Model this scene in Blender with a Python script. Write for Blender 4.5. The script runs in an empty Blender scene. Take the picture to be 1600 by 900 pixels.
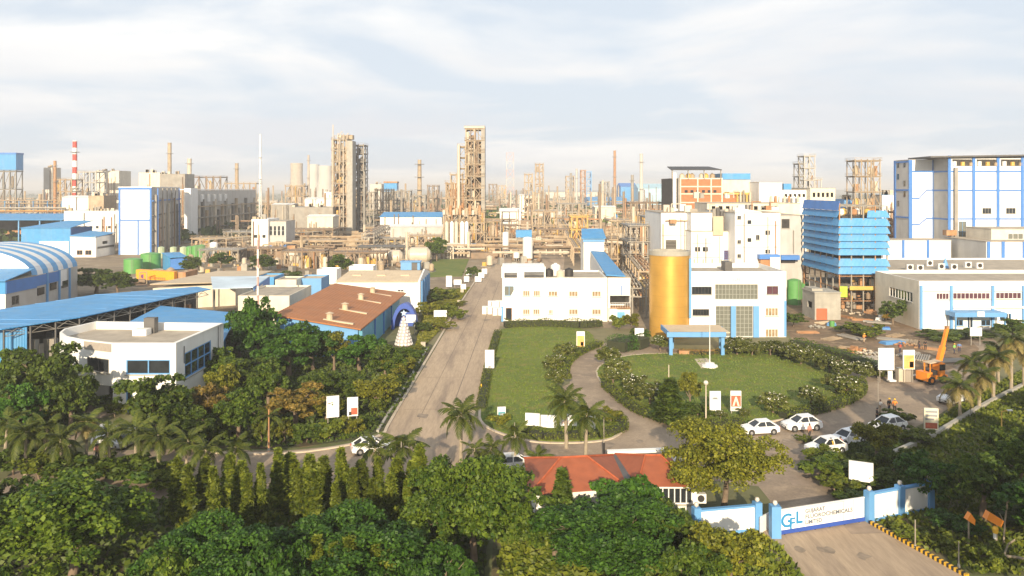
import bpy, bmesh, math, random
import numpy as np
from mathutils import Vector, Matrix
R = math.radians
SC = bpy.context.scene
COL = SC.collection
# ------------------------------------------------------------------ camera, sky, sun, exposure
CAMH, F, HZ = 28.0, 1200.0, 295.0           # camera height (m), focal length in photo pixels, horizon row
cam_d = bpy.data.cameras.new('camera'); cam = bpy.data.objects.new('camera', cam_d); COL.objects.link(cam)
cam.location = (0, 0, CAMH); cam.rotation_euler = (R(90), 0, 0)
cam_d.sensor_width = 36; cam_d.lens = F / 1600 * 36; cam_d.shift_y = -(450 - HZ) / 1600
cam_d.clip_start = 0.5; cam_d.clip_end = 60000
SC.camera = cam
SUN_AZ, SUN_EL = 185.0, 19.0                # sun behind the camera, a little to the left
world = bpy.data.worlds.new('World'); SC.world = world; world.use_nodes = True
def build_world():
    nt = world.node_tree; nt.nodes.clear(); N = nt.nodes.new; L = nt.links.new
    out = N('ShaderNodeOutputWorld'); bg = N('ShaderNodeBackground'); bg.inputs['Strength'].default_value = 0.1
    sky = N('ShaderNodeTexSky'); sky.sky_type = 'NISHITA'; sky.sun_disc = False
    sky.sun_elevation = R(SUN_EL); sky.sun_rotation = R(SUN_AZ); sky.dust_density = 3.0; sky.air_density = 1.0
    tc = N('ShaderNodeTexCoord'); sep = N('ShaderNodeSeparateXYZ'); L(tc.outputs['Generated'], sep.inputs[0])
    z = N('ShaderNodeMath'); z.operation = 'MAXIMUM'; L(sep.outputs['Z'], z.inputs[0]); z.inputs[1].default_value = 0.0
    za = N('ShaderNodeMath'); za.operation = 'ADD'; L(z.outputs[0], za.inputs[0]); za.inputs[1].default_value = 0.10
    dx = N('ShaderNodeMath'); dx.operation = 'DIVIDE'; L(sep.outputs['X'], dx.inputs[0]); L(za.outputs[0], dx.inputs[1])
    dy = N('ShaderNodeMath'); dy.operation = 'DIVIDE'; L(sep.outputs['Y'], dy.inputs[0]); L(za.outputs[0], dy.inputs[1])
    cb = N('ShaderNodeCombineXYZ'); L(dx.outputs[0], cb.inputs[0]); L(dy.outputs[0], cb.inputs[1]); cb.inputs[2].default_value = 3.7
    n1 = N('ShaderNodeTexNoise'); n1.inputs['Scale'].default_value = 0.62; n1.inputs['Detail'].default_value = 7; n1.inputs['Roughness'].default_value = 0.52
    n1.inputs['Distortion'].default_value = 0.35; L(cb.outputs[0], n1.inputs['Vector'])
    r1 = N('ShaderNodeValToRGB'); r1.color_ramp.elements[0].position = 0.44; r1.color_ramp.elements[1].position = 0.58; L(n1.outputs['Fac'], r1.inputs[0])
    n2 = N('ShaderNodeTexNoise'); n2.inputs['Scale'].default_value = 0.30; n2.inputs['Detail'].default_value = 5; L(cb.outputs[0], n2.inputs['Vector'])
    r2 = N('ShaderNodeValToRGB'); r2.color_ramp.elements[0].position = 0.38; r2.color_ramp.elements[1].position = 0.66; L(n2.outputs['Fac'], r2.inputs[0])
    cc = N('ShaderNodeMix'); cc.data_type = 'RGBA'
    cc.inputs[6].default_value = (SKYA[0], SKYA[1], SKYA[2], 1); cc.inputs[7].default_value = (SKYB[0], SKYB[1], SKYB[2], 1)
    L(r2.outputs[0], cc.inputs[0])
    pale = N('ShaderNodeMix'); pale.data_type = 'RGBA'; veil = N('ShaderNodeMapRange'); L(sep.outputs['Z'], veil.inputs[0]); veil.inputs[1].default_value = 0.30; veil.inputs[2].default_value = 1.0; veil.inputs[3].default_value = 0.92; veil.inputs[4].default_value = 0.35; L(veil.outputs[0], pale.inputs[0])   # a veil that looks thinner overhead
    L(sky.outputs[0], pale.inputs[6]); pale.inputs[7].default_value = (SKYC[0], SKYC[1], SKYC[2], 1)
    mx = N('ShaderNodeMix'); mx.data_type = 'RGBA'; cv = N('ShaderNodeMath'); cv.operation = 'MULTIPLY'; L(r1.outputs[0], cv.inputs[0]); L(veil.outputs[0], cv.inputs[1]); L(cv.outputs[0], mx.inputs[0]); L(pale.outputs[2], mx.inputs[6]); L(cc.outputs[2], mx.inputs[7])
    L(mx.outputs[2], bg.inputs['Color']); L(bg.outputs[0], out.inputs['Surface'])
HAZE = 0.0003
SKYA, SKYB, SKYC = (7.6, 7.4, 7.1), (5.3, 5.5, 5.85), (4.9, 5.45, 6.1)
build_world()
sun_d = bpy.data.lights.new('sun', 'SUN'); sun_d.energy = 5.0; sun_d.angle = R(0.6); sun_d.color = (1.0, 0.83, 0.60)
sun = bpy.data.objects.new('sun', sun_d); COL.objects.link(sun)
az = R(SUN_AZ); sdir = Vector((math.sin(az) * math.cos(R(SUN_EL)), math.cos(az) * math.cos(R(SUN_EL)), math.sin(R(SUN_EL))))
sun.rotation_euler = sdir.to_track_quat('Z', 'Y').to_euler(); sun.location = (-60, -200, 150)
SC.view_settings.view_transform = 'Standard'; SC.view_settings.look = 'None'
SC.view_settings.exposure = 0.62; SC.view_settings.gamma = 1.0; SC.view_settings.use_curve_mapping = False
SC.cycles.max_bounces = 6; SC.cycles.diffuse_bounces = 3; SC.cycles.glossy_bounces = 2; SC.cycles.transparent_max_bounces = 6
SC.cycles.volume_bounces = 0; SC.cycles.transmission_bounces = 2

# ------------------------------------------------------------------ pixel <-> place
def gp(px, py, z=0.0):                       # the point at height z that the photo shows at (px, py)
    Y = F * (CAMH - z) / (py - HZ); return ((px - 800) * Y / F, Y)
def yb(py, z=0.0): return F * (CAMH - z) / (py - HZ)
def wx(px, Y): return (px - 800) * Y / F
def wz(py, Y): return CAMH - (py - HZ) * Y / F

# ------------------------------------------------------------------ materials
MATS = {}
def mat(name, col, rough=0.7, var=0.12, scale=0.6, metal=0.0, bump=0.0, bscale=6.0, rib=None, ribh=0.3, dirt=None, dirt_amt=0.0, coat=0.0):
    if name in MATS: return MATS[name]
    m = bpy.data.materials.new(name); m.use_nodes = True; nt = m.node_tree; N = nt.nodes.new; L = nt.links.new
    b = nt.nodes['Principled BSDF']; b.inputs['Roughness'].default_value = rough; b.inputs['Metallic'].default_value = metal
    if coat: b.inputs['Coat Weight'].default_value = coat
    g = N('ShaderNodeNewGeometry'); n = N('ShaderNodeTexNoise'); n.inputs['Scale'].default_value = scale; n.inputs['Detail'].default_value = 6
    L(g.outputs['Position'], n.inputs['Vector'])
    mr = N('ShaderNodeMapRange'); L(n.outputs['Fac'], mr.inputs[0]); mr.inputs[1].default_value = 0.3; mr.inputs[2].default_value = 0.7
    mr.inputs[3].default_value = 1 - var; mr.inputs[4].default_value = 1 + var
    mul = N('ShaderNodeMix'); mul.data_type = 'RGBA'; mul.blend_type = 'MULTIPLY'; mul.inputs[0].default_value = 1
    mul.inputs[6].default_value = (*col, 1); L(mr.outputs[0], mul.inputs[7]); last = mul.outputs[2]
    if dirt:
        n3 = N('ShaderNodeTexNoise'); n3.inputs['Scale'].default_value = scale * 0.55; n3.inputs['Detail'].default_value = 8; n3.inputs['Roughness'].default_value = 0.65
        mp = N('ShaderNodeMapping'); mp.inputs['Location'].default_value = (31, 7, 3); mp.inputs['Scale'].default_value = (1.6, 1.6, 0.22); L(g.outputs['Position'], mp.inputs[0]); L(mp.outputs[0], n3.inputs['Vector'])
        rp = N('ShaderNodeValToRGB'); rp.color_ramp.elements[0].position = 0.48; rp.color_ramp.elements[1].position = 0.68; L(n3.outputs['Fac'], rp.inputs[0])
        am = N('ShaderNodeMath'); am.operation = 'MULTIPLY'; L(rp.outputs[0], am.inputs[0]); am.inputs[1].default_value = dirt_amt
        dm = N('ShaderNodeMix'); dm.data_type = 'RGBA'; L(am.outputs[0], dm.inputs[0]); L(last, dm.inputs[6]); dm.inputs[7].default_value = (*dirt, 1); last = dm.outputs[2]
    L(last, b.inputs['Base Color'])
    hgt = None
    if rib is not None:
        w = N('ShaderNodeTexWave'); w.wave_type = 'BANDS'; w.bands_direction = rib; w.wave_profile = 'SIN'; w.inputs['Scale'].default_value = 0.314 / ribh
        L(g.outputs['Position'], w.inputs['Vector']); hgt = w.outputs['Fac']; st, di = 0.5, 0.06
    elif bump:
        n2 = N('ShaderNodeTexNoise'); n2.inputs['Scale'].default_value = bscale; n2.inputs['Detail'].default_value = 5; L(g.outputs['Position'], n2.inputs['Vector'])
        hgt = n2.outputs['Fac']; st, di = bump, 0.1
    if hgt is not None:
        bp = N('ShaderNodeBump'); bp.inputs['Strength'].default_value = st; bp.inputs['Distance'].default_value = di
        L(hgt, bp.inputs['Height']); L(bp.outputs[0], b.inputs['Normal'])
    MATS[name] = m; return m

WHITE = mat('white_paint', (0.78, 0.77, 0.73), 0.6, 0.05, 0.35, dirt=(0.52, 0.48, 0.40), dirt_amt=0.30)
CREAM = mat('cream_plaster', (0.66, 0.60, 0.48), 0.75, 0.08, 0.5, dirt=(0.40, 0.34, 0.26), dirt_amt=0.35)
ROOFGREY = mat('flat_roof_screed', (0.38, 0.33, 0.26), 0.85, 0.15, 0.5, dirt=(0.22, 0.19, 0.15), dirt_amt=0.5)
CONC = mat('raw_concrete', (0.36, 0.34, 0.29), 0.85, 0.14, 0.7, dirt=(0.2, 0.19, 0.17), dirt_amt=0.4)
SKYBLUE_X = mat('blue_sheet_ribs_x', (0.055, 0.27, 0.56), 0.5, 0.09, 0.5, rib='X', dirt=(0.20, 0.33, 0.44), dirt_amt=0.35)
SKYBLUE_Y = mat('blue_sheet_ribs_y', (0.055, 0.27, 0.56), 0.5, 0.09, 0.5, rib='Y', dirt=(0.20, 0.33, 0.44), dirt_amt=0.35)
BLUE = mat('blue_paint', (0.055, 0.19, 0.52), 0.55, 0.08, 0.6)
LBLUE = mat('light_blue_paint', (0.12, 0.31, 0.58), 0.55, 0.06, 0.6)
DBLUE = mat('deep_blue_paint', (0.03, 0.08, 0.36), 0.5, 0.08)
TEAL = mat('teal_blue_wall', (0.09, 0.30, 0.42), 0.65, 0.12, 0.5, rib='Y', ribh=0.5)
GREYSHEET = mat('grey_cladding', (0.46, 0.45, 0.43), 0.6, 0.08, 0.4, rib='X', dirt=(0.3, 0.27, 0.23), dirt_amt=0.35)
GREYSIDE_Y = mat('grey_clad_shade_side', (0.46, 0.45, 0.43), 0.6, 0.08, 0.4, rib='Y', dirt=(0.3, 0.27, 0.23), dirt_amt=0.35)  # grey cladding, and painted-in shade on the sides of white blocks
WHITESHEET = mat('white_cladding', (0.76, 0.76, 0.75), 0.55, 0.04, 0.4, rib='X', dirt=(0.55, 0.51, 0.44), dirt_amt=0.25)
STEEL = mat('tan_steel', (0.37, 0.285, 0.185), 0.6, 0.22, 0.35, dirt=(0.30, 0.17, 0.08), dirt_amt=0.5)
GSTEEL = mat('grey_steel', (0.27, 0.25, 0.215), 0.55, 0.18, 0.4, dirt=(0.24, 0.17, 0.11), dirt_amt=0.4)
BSTEEL = mat('brown_steel', (0.22, 0.16, 0.105), 0.65, 0.25, 0.35, dirt=(0.26, 0.12, 0.05), dirt_amt=0.5)
DSTEEL = mat('dark_steel', (0.10, 0.095, 0.09), 0.6, 0.2, 0.5)
RUST = mat('rusty_steel', (0.36, 0.18, 0.08), 0.75, 0.25, 0.6, dirt=(0.45, 0.33, 0.2), dirt_amt=0.5)
PIPE = mat('insulated_pipe', (0.52, 0.45, 0.35), 0.45, 0.12, 0.5)
OCHRE = mat('ochre_paint', (0.58, 0.36, 0.08), 0.55, 0.15)
YELLOW = mat('yellow_paint', (0.72, 0.42, 0.03), 0.5, 0.12, 3.0)
BLACK = mat('black_paint', (0.025, 0.023, 0.022), 0.6, 0.2)
ORANGE = mat('orange_paint', (0.75, 0.24, 0.02), 0.45, 0.1)
TRUCKORANGE = mat('orange_trailer_paint', (0.80, 0.33, 0.02), 0.45, 0.06)
GREEN = mat('green_tank_paint', (0.10, 0.30, 0.08), 0.5, 0.12, 0.4)
LIME = mat('lime_paint', (0.38, 0.50, 0.05), 0.6, 0.15)
PALEGREEN = mat('pale_green_tank_paint', (0.42, 0.50, 0.32), 0.5, 0.10, 0.4)
BRICK = mat('brick_infill', (0.40, 0.16, 0.07), 0.85, 0.15, 0.8, bump=0.3)
BROWNROOF = mat('brown_roof_sheet', (0.36, 0.14, 0.045), 0.7, 0.10, 0.35, rib='X', ribh=0.6, dirt=(0.34, 0.16, 0.07), dirt_amt=0.5)
REDROOF = mat('red_tile_roof', (0.30, 0.085, 0.035), 0.75, 0.14, 1.2, dirt=(0.26, 0.08, 0.04), dirt_amt=0.35)
GOLD = mat('gold_cladding', (0.62, 0.35, 0.07), 0.42, 0.10, 0.35, metal=0.45, dirt=(0.50,0.27,0.06), dirt_amt=0.4)
BEIGESHEET = mat('beige_roof_sheet', (0.52, 0.42, 0.29), 0.7, 0.08, 0.4, rib='X', ribh=0.8)
RED = mat('red_paint', (0.50, 0.05, 0.03), 0.5, 0.08)
SOOT = mat('weathered_tan_concrete', (0.42, 0.36, 0.29), 0.85, 0.15, 0.3)
PALECONC = mat('pale_concrete', (0.5, 0.47, 0.42), 0.85, 0.08, 0.05)
GLASS = mat('dark_glass', (0.025, 0.03, 0.035), 0.08, 0.3, 0.8)
PALEGLASS = mat('reflective_glass', (0.16, 0.165, 0.14), 0.12, 0.10, 0.8)
CURTAIN = mat('curtained_glass', (0.30, 0.22, 0.13), 0.25, 0.25, 1.5)
MAROON = mat('maroon_glass', (0.10, 0.045, 0.06), 0.15, 0.2)
FRAME = mat('white_window_frame', (0.7, 0.69, 0.66), 0.5, 0.05)
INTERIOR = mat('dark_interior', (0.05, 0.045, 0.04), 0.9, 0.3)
BARK = mat('bark', (0.17, 0.125, 0.085), 0.9, 0.25, 2.0, bump=0.5, bscale=9)
PALMBARK = mat('palm_bark', (0.30, 0.25, 0.18), 0.9, 0.2, 2.0, bump=0.5, bscale=9)
CARWHITE = mat('white_car_paint', (0.80, 0.80, 0.79), 0.25, 0.02, coat=0.6)
CARGREY = mat('silver_car_paint', (0.42, 0.44, 0.46), 0.3, 0.03, coat=0.6)
TYRE = mat('tyre_rubber', (0.03, 0.03, 0.03), 0.85, 0.2)
RIM = mat('alloy_rim', (0.5, 0.5, 0.5), 0.35, 0.05, metal=0.7)
SKIN = mat('brown_skin', (0.28, 0.15, 0.09), 0.6, 0.05)
PAVE = mat('pale_paving', (0.50, 0.42, 0.32), 0.85, 0.12, 1.0)

def leafmat(name, col, col2, trans=0.24, oscale=0.55):
    m = bpy.data.materials.new(name); m.use_nodes = True; nt = m.node_tree; N = nt.nodes.new; L = nt.links.new
    b = nt.nodes['Principled BSDF']; b.inputs['Roughness'].default_value = 0.55; out = nt.nodes['Material Output']
    try: b.inputs['Specular IOR Level'].default_value = 0.3
    except Exception: pass
    g = N('ShaderNodeNewGeometry'); tc = N('ShaderNodeTexCoord')
    n = N('ShaderNodeTexNoise'); n.inputs['Scale'].default_value = oscale; n.inputs['Detail'].default_value = 3; L(tc.outputs['Object'], n.inputs['Vector'])
    oi = N('ShaderNodeObjectInfo')
    ad = N('ShaderNodeMath'); ad.operation = 'ADD'; L(n.outputs['Fac'], ad.inputs[0])
    m2 = N('ShaderNodeMath'); m2.operation = 'MULTIPLY_ADD'; L(g.outputs['Random Per Island'], m2.inputs[0]); m2.inputs[1].default_value = 0.7; m2.inputs[2].default_value = -0.35; L(m2.outputs[0], ad.inputs[1])
    cr = N('ShaderNodeValToRGB'); cr.color_ramp.elements[0].position = 0.2; cr.color_ramp.elements[1].position = 0.85
    cr.color_ramp.elements[0].color = (*col, 1); cr.color_ramp.elements[1].color = (*col2, 1); L(ad.outputs[0], cr.inputs[0])
    hs = N('ShaderNodeHueSaturation'); L(cr.outputs[0], hs.inputs['Color'])
    mr = N('ShaderNodeMapRange'); L(oi.outputs['Random'], mr.inputs[0]); mr.inputs[3].default_value = 0.8; mr.inputs[4].default_value = 1.2; L(mr.outputs[0], hs.inputs['Value'])
    L(hs.outputs[0], b.inputs['Base Color'])
    t = N('ShaderNodeBsdfTranslucent'); L(hs.outputs[0], t.inputs[0]); mx = N('ShaderNodeMixShader'); mx.inputs[0].default_value = trans
    L(b.outputs[0], mx.inputs[1]); L(t.outputs[0], mx.inputs[2]); L(mx.outputs[0], out.inputs['Surface'])
    MATS[name] = m; return m
LF_MID = leafmat('leaf_mid_green', (0.030, 0.068, 0.005), (0.125, 0.180, 0.014))
LF_DEEP = leafmat('leaf_deep_green', (0.018, 0.060, 0.005), (0.075, 0.165, 0.013))
LF_DARK = leafmat('leaf_dark_green', (0.028, 0.056, 0.006), (0.105, 0.145, 0.014))
LF_YEL = leafmat('leaf_yellow_green', (0.075, 0.090, 0.006), (0.23, 0.225, 0.018))
LF_GOLD = leafmat('leaf_golden', (0.12, 0.10, 0.018), (0.30, 0.20, 0.04))
LF_CONE = leafmat('leaf_columnar', (0.060, 0.095, 0.008), (0.20, 0.23, 0.022))
LF_PALM = leafmat('palm_leaf', (0.035, 0.060, 0.006), (0.12, 0.135, 0.018))
LF_PALMY = leafmat('palm_leaf_yellowed', (0.13, 0.115, 0.03), (0.30, 0.23, 0.08))
LF_GRASS = leafmat('grass_blade', (0.085, 0.128, 0.010), (0.125, 0.165, 0.014), .1)
LF_HEDGE = leafmat('hedge_leaf', (0.055, 0.085, 0.006), (0.165, 0.19, 0.016))
LF_FRANGI = leafmat('frangipani_leaf', (0.045, 0.065, 0.008), (0.17, 0.18, 0.035))
FLOWER = mat('white_flower', (0.75, 0.72, 0.60), 0.7, 0.05)

# ------------------------------------------------------------------ mesh builder
class MB:
    def __init__(s): s.v = []; s.f = []
    def quad(s, a, b, c, d): n = len(s.v); s.v += [tuple(a), tuple(b), tuple(c), tuple(d)]; s.f.append((n, n+1, n+2, n+3)); return s
    def poly(s, pts): n = len(s.v); s.v += [tuple(p) for p in pts]; s.f.append(tuple(range(n, n+len(pts)))); return s
    def box(s, x0, x1, y0, y1, z0, z1):
        n = len(s.v); s.v += [(x0,y0,z0),(x1,y0,z0),(x1,y1,z0),(x0,y1,z0),(x0,y0,z1),(x1,y0,z1),(x1,y1,z1),(x0,y1,z1)]
        s.f += [(n,n+3,n+2,n+1),(n+4,n+5,n+6,n+7),(n,n+1,n+5,n+4),(n+1,n+2,n+6,n+5),(n+2,n+3,n+7,n+6),(n+3,n,n+4,n+7)]; return s
    def obox(s, P0, U, Nn, u0, u1, v0, v1, n0, n1):           # box on a wall: u along it, v up, n outwards
        P0 = Vector(P0); U = Vector(U); Nn = Vector(Nn); W = Vector((0,0,1)); n = len(s.v)
        for nn in (n1, n0):
            for (u, v) in ((u0,v0),(u1,v0),(u1,v1),(u0,v1)): s.v.append(tuple(P0 + U*u + W*v + Nn*nn))
        s.f += [(n,n+1,n+2,n+3),(n+7,n+6,n+5,n+4),(n,n+4,n+5,n+1),(n+1,n+5,n+6,n+2),(n+2,n+6,n+7,n+3),(n+3,n+7,n+4,n)]; return s
    def prism(s, pts, z0, z1):                                # footprint polygon (x,y) extruded
        n = len(s.v); k = len(pts)
        s.v += [(p[0],p[1],z0) for p in pts] + [(p[0],p[1],z1) for p in pts]
        s.f.append(tuple(range(n+k-1, n-1, -1))); s.f.append(tuple(range(n+k, n+2*k)))
        for i in range(k): j = (i+1) % k; s.f.append((n+i, n+j, n+k+j, n+k+i))
        return s
    def extr(s, pts, off):                                    # any planar polygon of 3-D points swept by off
        n = len(s.v); k = len(pts); o = Vector(off)
        s.v += [tuple(p) for p in pts] + [tuple(Vector(p)+o) for p in pts]
        s.f.append(tuple(range(n+k-1, n-1, -1))); s.f.append(tuple(range(n+k, n+2*k)))
        for i in range(k): j = (i+1) % k; s.f.append((n+i, n+j, n+k+j, n+k+i))
        return s
    def tube(s, p, q, r0, r1=None, k=8, cap=True):
        r1 = r0 if r1 is None else r1; p = Vector(p); q = Vector(q); d = (q-p)
        if d.length < 1e-6: return s
        d.normalize(); a = d.orthogonal().normalized(); b = d.cross(a); n = len(s.v)
        for (c, r) in ((p, r0), (q, r1)):
            for i in range(k): t = 2*math.pi*i/k; s.v.append(tuple(c + a*(r*math.cos(t)) + b*(r*math.sin(t))))
        for i in range(k): j = (i+1) % k; s.f.append((n+i, n+j, n+k+j, n+k+i))
        if cap: s.f.append(tuple(range(n+k-1, n-1, -1))); s.f.append(tuple(range(n+k, n+2*k)))
        return s
    def bar(s, p, q, w):                                      # square bar
        return s.tube(p, q, w*0.7071, None, 4)
    def path(s, pts, r, k=6):
        for i in range(len(pts)-1): s.tube(pts[i], pts[i+1], r, None, k)
        return s
    def lathe(s, prof, c=(0,0,0), k=20):                      # profile [(r,z)] turned about z
        n = len(s.v); m = len(prof)
        for (r, z) in prof:
            for i in range(k): t = 2*math.pi*i/k; s.v.append((c[0]+r*math.cos(t), c[1]+r*math.sin(t), c[2]+z))
        for a in range(m-1):
            for i in range(k): j = (i+1) % k; s.f.append((n+a*k+i, n+a*k+j, n+(a+1)*k+j, n+(a+1)*k+i))
        s.f.append(tuple(range(n+k-1, n-1, -1))); s.f.append(tuple(range(n+(m-1)*k, n+m*k))); return s
    def drum(s, p, q, r, k=16):                               # horizontal vessel with domed ends
        p = Vector(p); q = Vector(q); d = (q-p).normalized()
        s.tube(p, q, r, None, k, False); s.tube(q, q+d*r*0.35, r, r*0.6, k, False); s.tube(q+d*r*0.35, q+d*r*0.5, r*0.6, r*0.05, k)
        s.tube(p-d*r*0.35, p, r*0.6, r, k, False); s.tube(p-d*r*0.5, p-d*r*0.35, r*0.05, r*0.6, k); return s
    def mesh(s, name, m, off=(0,0,0), smooth=False):
        me = bpy.data.meshes.new(name)
        me.from_pydata([(a[0]-off[0], a[1]-off[1], a[2]-off[2]) for a in s.v], [], s.f); me.validate(); me.update()
        if m: me.materials.append(m)
        if smooth:
            for p in me.polygons: p.use_smooth = True
            try: me.set_sharp_from_angle(angle=R(40))
            except Exception: pass
        return me
ORDW = ['first','second','third','fourth','fifth','sixth','seventh','eighth','ninth','tenth','eleventh','twelfth','thirteenth']
def ordinal(i, n):                          # place in a row, counted from its nearer end
    return (ORDW[i] + ' from the left') if i < (n+1)//2 else (ORDW[n-1-i] + ' from the right')
ORG = {}
def thing(name, label, cat, loc=(0,0,0), rz=0.0, group=None, local=None):   # an Empty at a thing's base
    o = bpy.data.objects.new(name, None); COL.objects.link(o); o.location = (loc[0], loc[1], loc[2] if len(loc) > 2 else 0); o.rotation_euler = (0,0,rz)
    o.empty_display_size = 0.5; o['label'] = label; o['category'] = cat
    if group: o['group'] = group
    ORG[o.name] = (0,0,0) if (local or rz) else tuple(o.location); return o
def part(root, name, mb, m, parent=None, kind=None, label=None, smooth=False):
    me = mb.mesh(name, m, ORG[root.name], smooth) if isinstance(mb, MB) else mb
    o = bpy.data.objects.new(name, me); COL.objects.link(o); o.parent = parent or root
    if kind: o['kind'] = kind
    if label: o['label'] = label
    return o
def single(name, label, cat, mb, m, loc, group=None, smooth=False, kind=None):  # a thing that is one mesh
    me = mb.mesh(name, m, loc, smooth); o = bpy.data.objects.new(name, me); COL.objects.link(o); o.location = loc
    if label: o['label'] = label
    if cat: o['category'] = cat
    if group: o['group'] = group
    if kind: o['kind'] = kind
    return o
def kids(o): return [c for c in o.children]
KIDS = {}
def copy_tree(o, loc=None, rz=None, sc=None, label=None, group=None):
    c = o.copy(); COL.objects.link(c)
    if loc is not None: c.location = loc
    if rz is not None: c.rotation_euler = (0,0,rz)
    if sc is not None: c.scale = sc if hasattr(sc, '__len__') else (sc,sc,sc)
    if label: c['label'] = label
    if group: c['group'] = group
    def rec(a, b):
        for ch in a.children:
            d = ch.copy(); COL.objects.link(d); d.parent = b; rec(ch, d)
    rec(o, c); return c
def text_mesh(s, size, depth, name='lettering', m=None, align='CENTER', bold=0.0):
    cu = bpy.data.curves.new(name, 'FONT'); cu.body = s; cu.size = size; cu.extrude = depth; cu.align_x = align; cu.offset = bold; cu.resolution_u = 3
    o = bpy.data.objects.new('tmp_text', cu); COL.objects.link(o); bpy.context.view_layer.update()
    me = bpy.data.meshes.new_from_object(o.evaluated_get(bpy.context.evaluated_depsgraph_get())); bpy.data.objects.remove(o); me.name = name
    me.materials.clear()
    if m: me.materials.append(m)
    return me

# ------------------------------------------------------------------ walls with real openings
def facade(mb, P0, U, Nn, u0, u1, v0, v1, ops=(), depth=0.25):
    P0 = Vector(P0); U = Vector(U); Nn = Vector(Nn); W = Vector((0,0,1))
    ops = [(max(a,u0),min(b,u1),max(c,v0),min(d,v1)) for (a,b,c,d) in ops]
    us = sorted({u0,u1,*[o[0] for o in ops],*[o[1] for o in ops]}); vs = sorted({v0,v1,*[o[2] for o in ops],*[o[3] for o in ops]})
    pt = lambda u,v,n=0.0: P0 + U*u + W*v + Nn*n
    for i in range(len(us)-1):
        for j in range(len(vs)-1):
            cu = (us[i]+us[i+1])/2; cv = (vs[j]+vs[j+1])/2
            if any(o[0]<cu<o[1] and o[2]<cv<o[3] for o in ops): continue
            mb.quad(pt(us[i],vs[j]),pt(us[i+1],vs[j]),pt(us[i+1],vs[j+1]),pt(us[i],vs[j+1]))
    for (a,b,c,d) in ops:
        mb.quad(pt(a,c),pt(b,c),pt(b,c,-depth),pt(a,c,-depth)); mb.quad(pt(a,d,-depth),pt(b,d,-depth),pt(b,d),pt(a,d))
        mb.quad(pt(a,c),pt(a,c,-depth),pt(a,d,-depth),pt(a,d)); mb.quad(pt(b,c,-depth),pt(b,c),pt(b,d),pt(b,d,-depth))
FR = lambda y: ((0,y,0),(1,0,0),(0,-1,0))
LF = lambda x: ((x,0,0),(0,1,0),(-1,0,0))
RT = lambda x: ((x,0,0),(0,1,0),(1,0,0))
def window(root, face, op, nx=2, nz=1, fm=None, gm=None, depth=0.16, fw=0.09, name='window'):
    P0,U,Nn = face; a,b,c,d = op; mb = MB(); fw = min(fw, (b-a)/6, (d-c)/6)
    mb.obox(P0,U,Nn,a,b,c,c+fw,-depth,-0.03); mb.obox(P0,U,Nn,a,b,d-fw,d,-depth,-0.03)
    mb.obox(P0,U,Nn,a,a+fw,c+fw,d-fw,-depth,-0.03); mb.obox(P0,U,Nn,b-fw,b,c+fw,d-fw,-depth,-0.03)
    for i in range(1,nx): u = a+(b-a)*i/nx; mb.obox(P0,U,Nn,u-fw/2,u+fw/2,c+fw,d-fw,-depth,-0.04)
    for j in range(1,nz): v = c+(d-c)*j/nz; mb.obox(P0,U,Nn,a+fw,b-fw,v-fw/2,v+fw/2,-depth,-0.05)
    w = part(root, name, mb, fm or FRAME)
    part(root, 'pane', MB().obox(P0,U,Nn,a,b,c,d,-depth-0.06,-depth+0.02), gm or GLASS, w)
    if name == 'window': part(root, 'sill', MB().obox(P0,U,Nn,a-.12,b+.12,c-.13,c-.01,0.004,.16), CONC, w)
    return w
def block(root, x0,x1,y0,y1,z0,z1, m, front=(), left=(), right=(), roof=None, parapet=0.0, pt=0.25, ms=None, name='wall', depth=0.25):
    mb = MB(); facade(mb,*FR(y0),x0,x1,z0,z1,front,depth)
    if ms is None: facade(mb,*LF(x0),y0,y1,z0,z1,left,depth); facade(mb,*RT(x1),y0,y1,z0,z1,right,depth)
    mb.quad((x1,y1,z0),(x0,y1,z0),(x0,y1,z1),(x1,y1,z1)); mb.quad((x0,y0,z0),(x0,y1,z0),(x1,y1,z0),(x1,y0,z0))
    if parapet:
        zr = z1-parapet
        mb.box(x0+0.002,x1-0.002,y0+0.002,y0+pt,zr,z1+0.002); mb.box(x0+0.002,x1-0.002,y1-pt,y1-0.002,zr,z1+0.002)
        mb.box(x0+0.002,x0+pt,y0+pt,y1-pt,zr,z1+0.001); mb.box(x1-pt,x1-0.002,y0+pt,y1-pt,zr,z1+0.001)
    w = part(root, name, mb, m)
    if ms is not None:
        ml = MB(); facade(ml,*LF(x0),y0,y1,z0,z1,left,depth); part(root, 'side_wall', ml, ms)
        mr_ = MB(); facade(mr_,*RT(x1),y0,y1,z0,z1,right,depth); part(root, 'side_wall', mr_, ms)
    zr = z1-parapet
    e = 0.003 if parapet else 0.0
    part(root, 'roof', MB().box(x0+e,x1-e,y0+e,y1-e,zr-0.25,zr) if parapet else MB().box(x0-0.1,x1+0.1,y0-0.1,y1+0.1,z1+0.002,z1+0.15), roof or ROOFGREY)
    return w
def pxop(Y, a, b, t, bt): return (wx(a,Y), wx(b,Y), wz(bt,Y), wz(t,Y))   # opening given by photo pixels on the plane at depth Y
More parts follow.
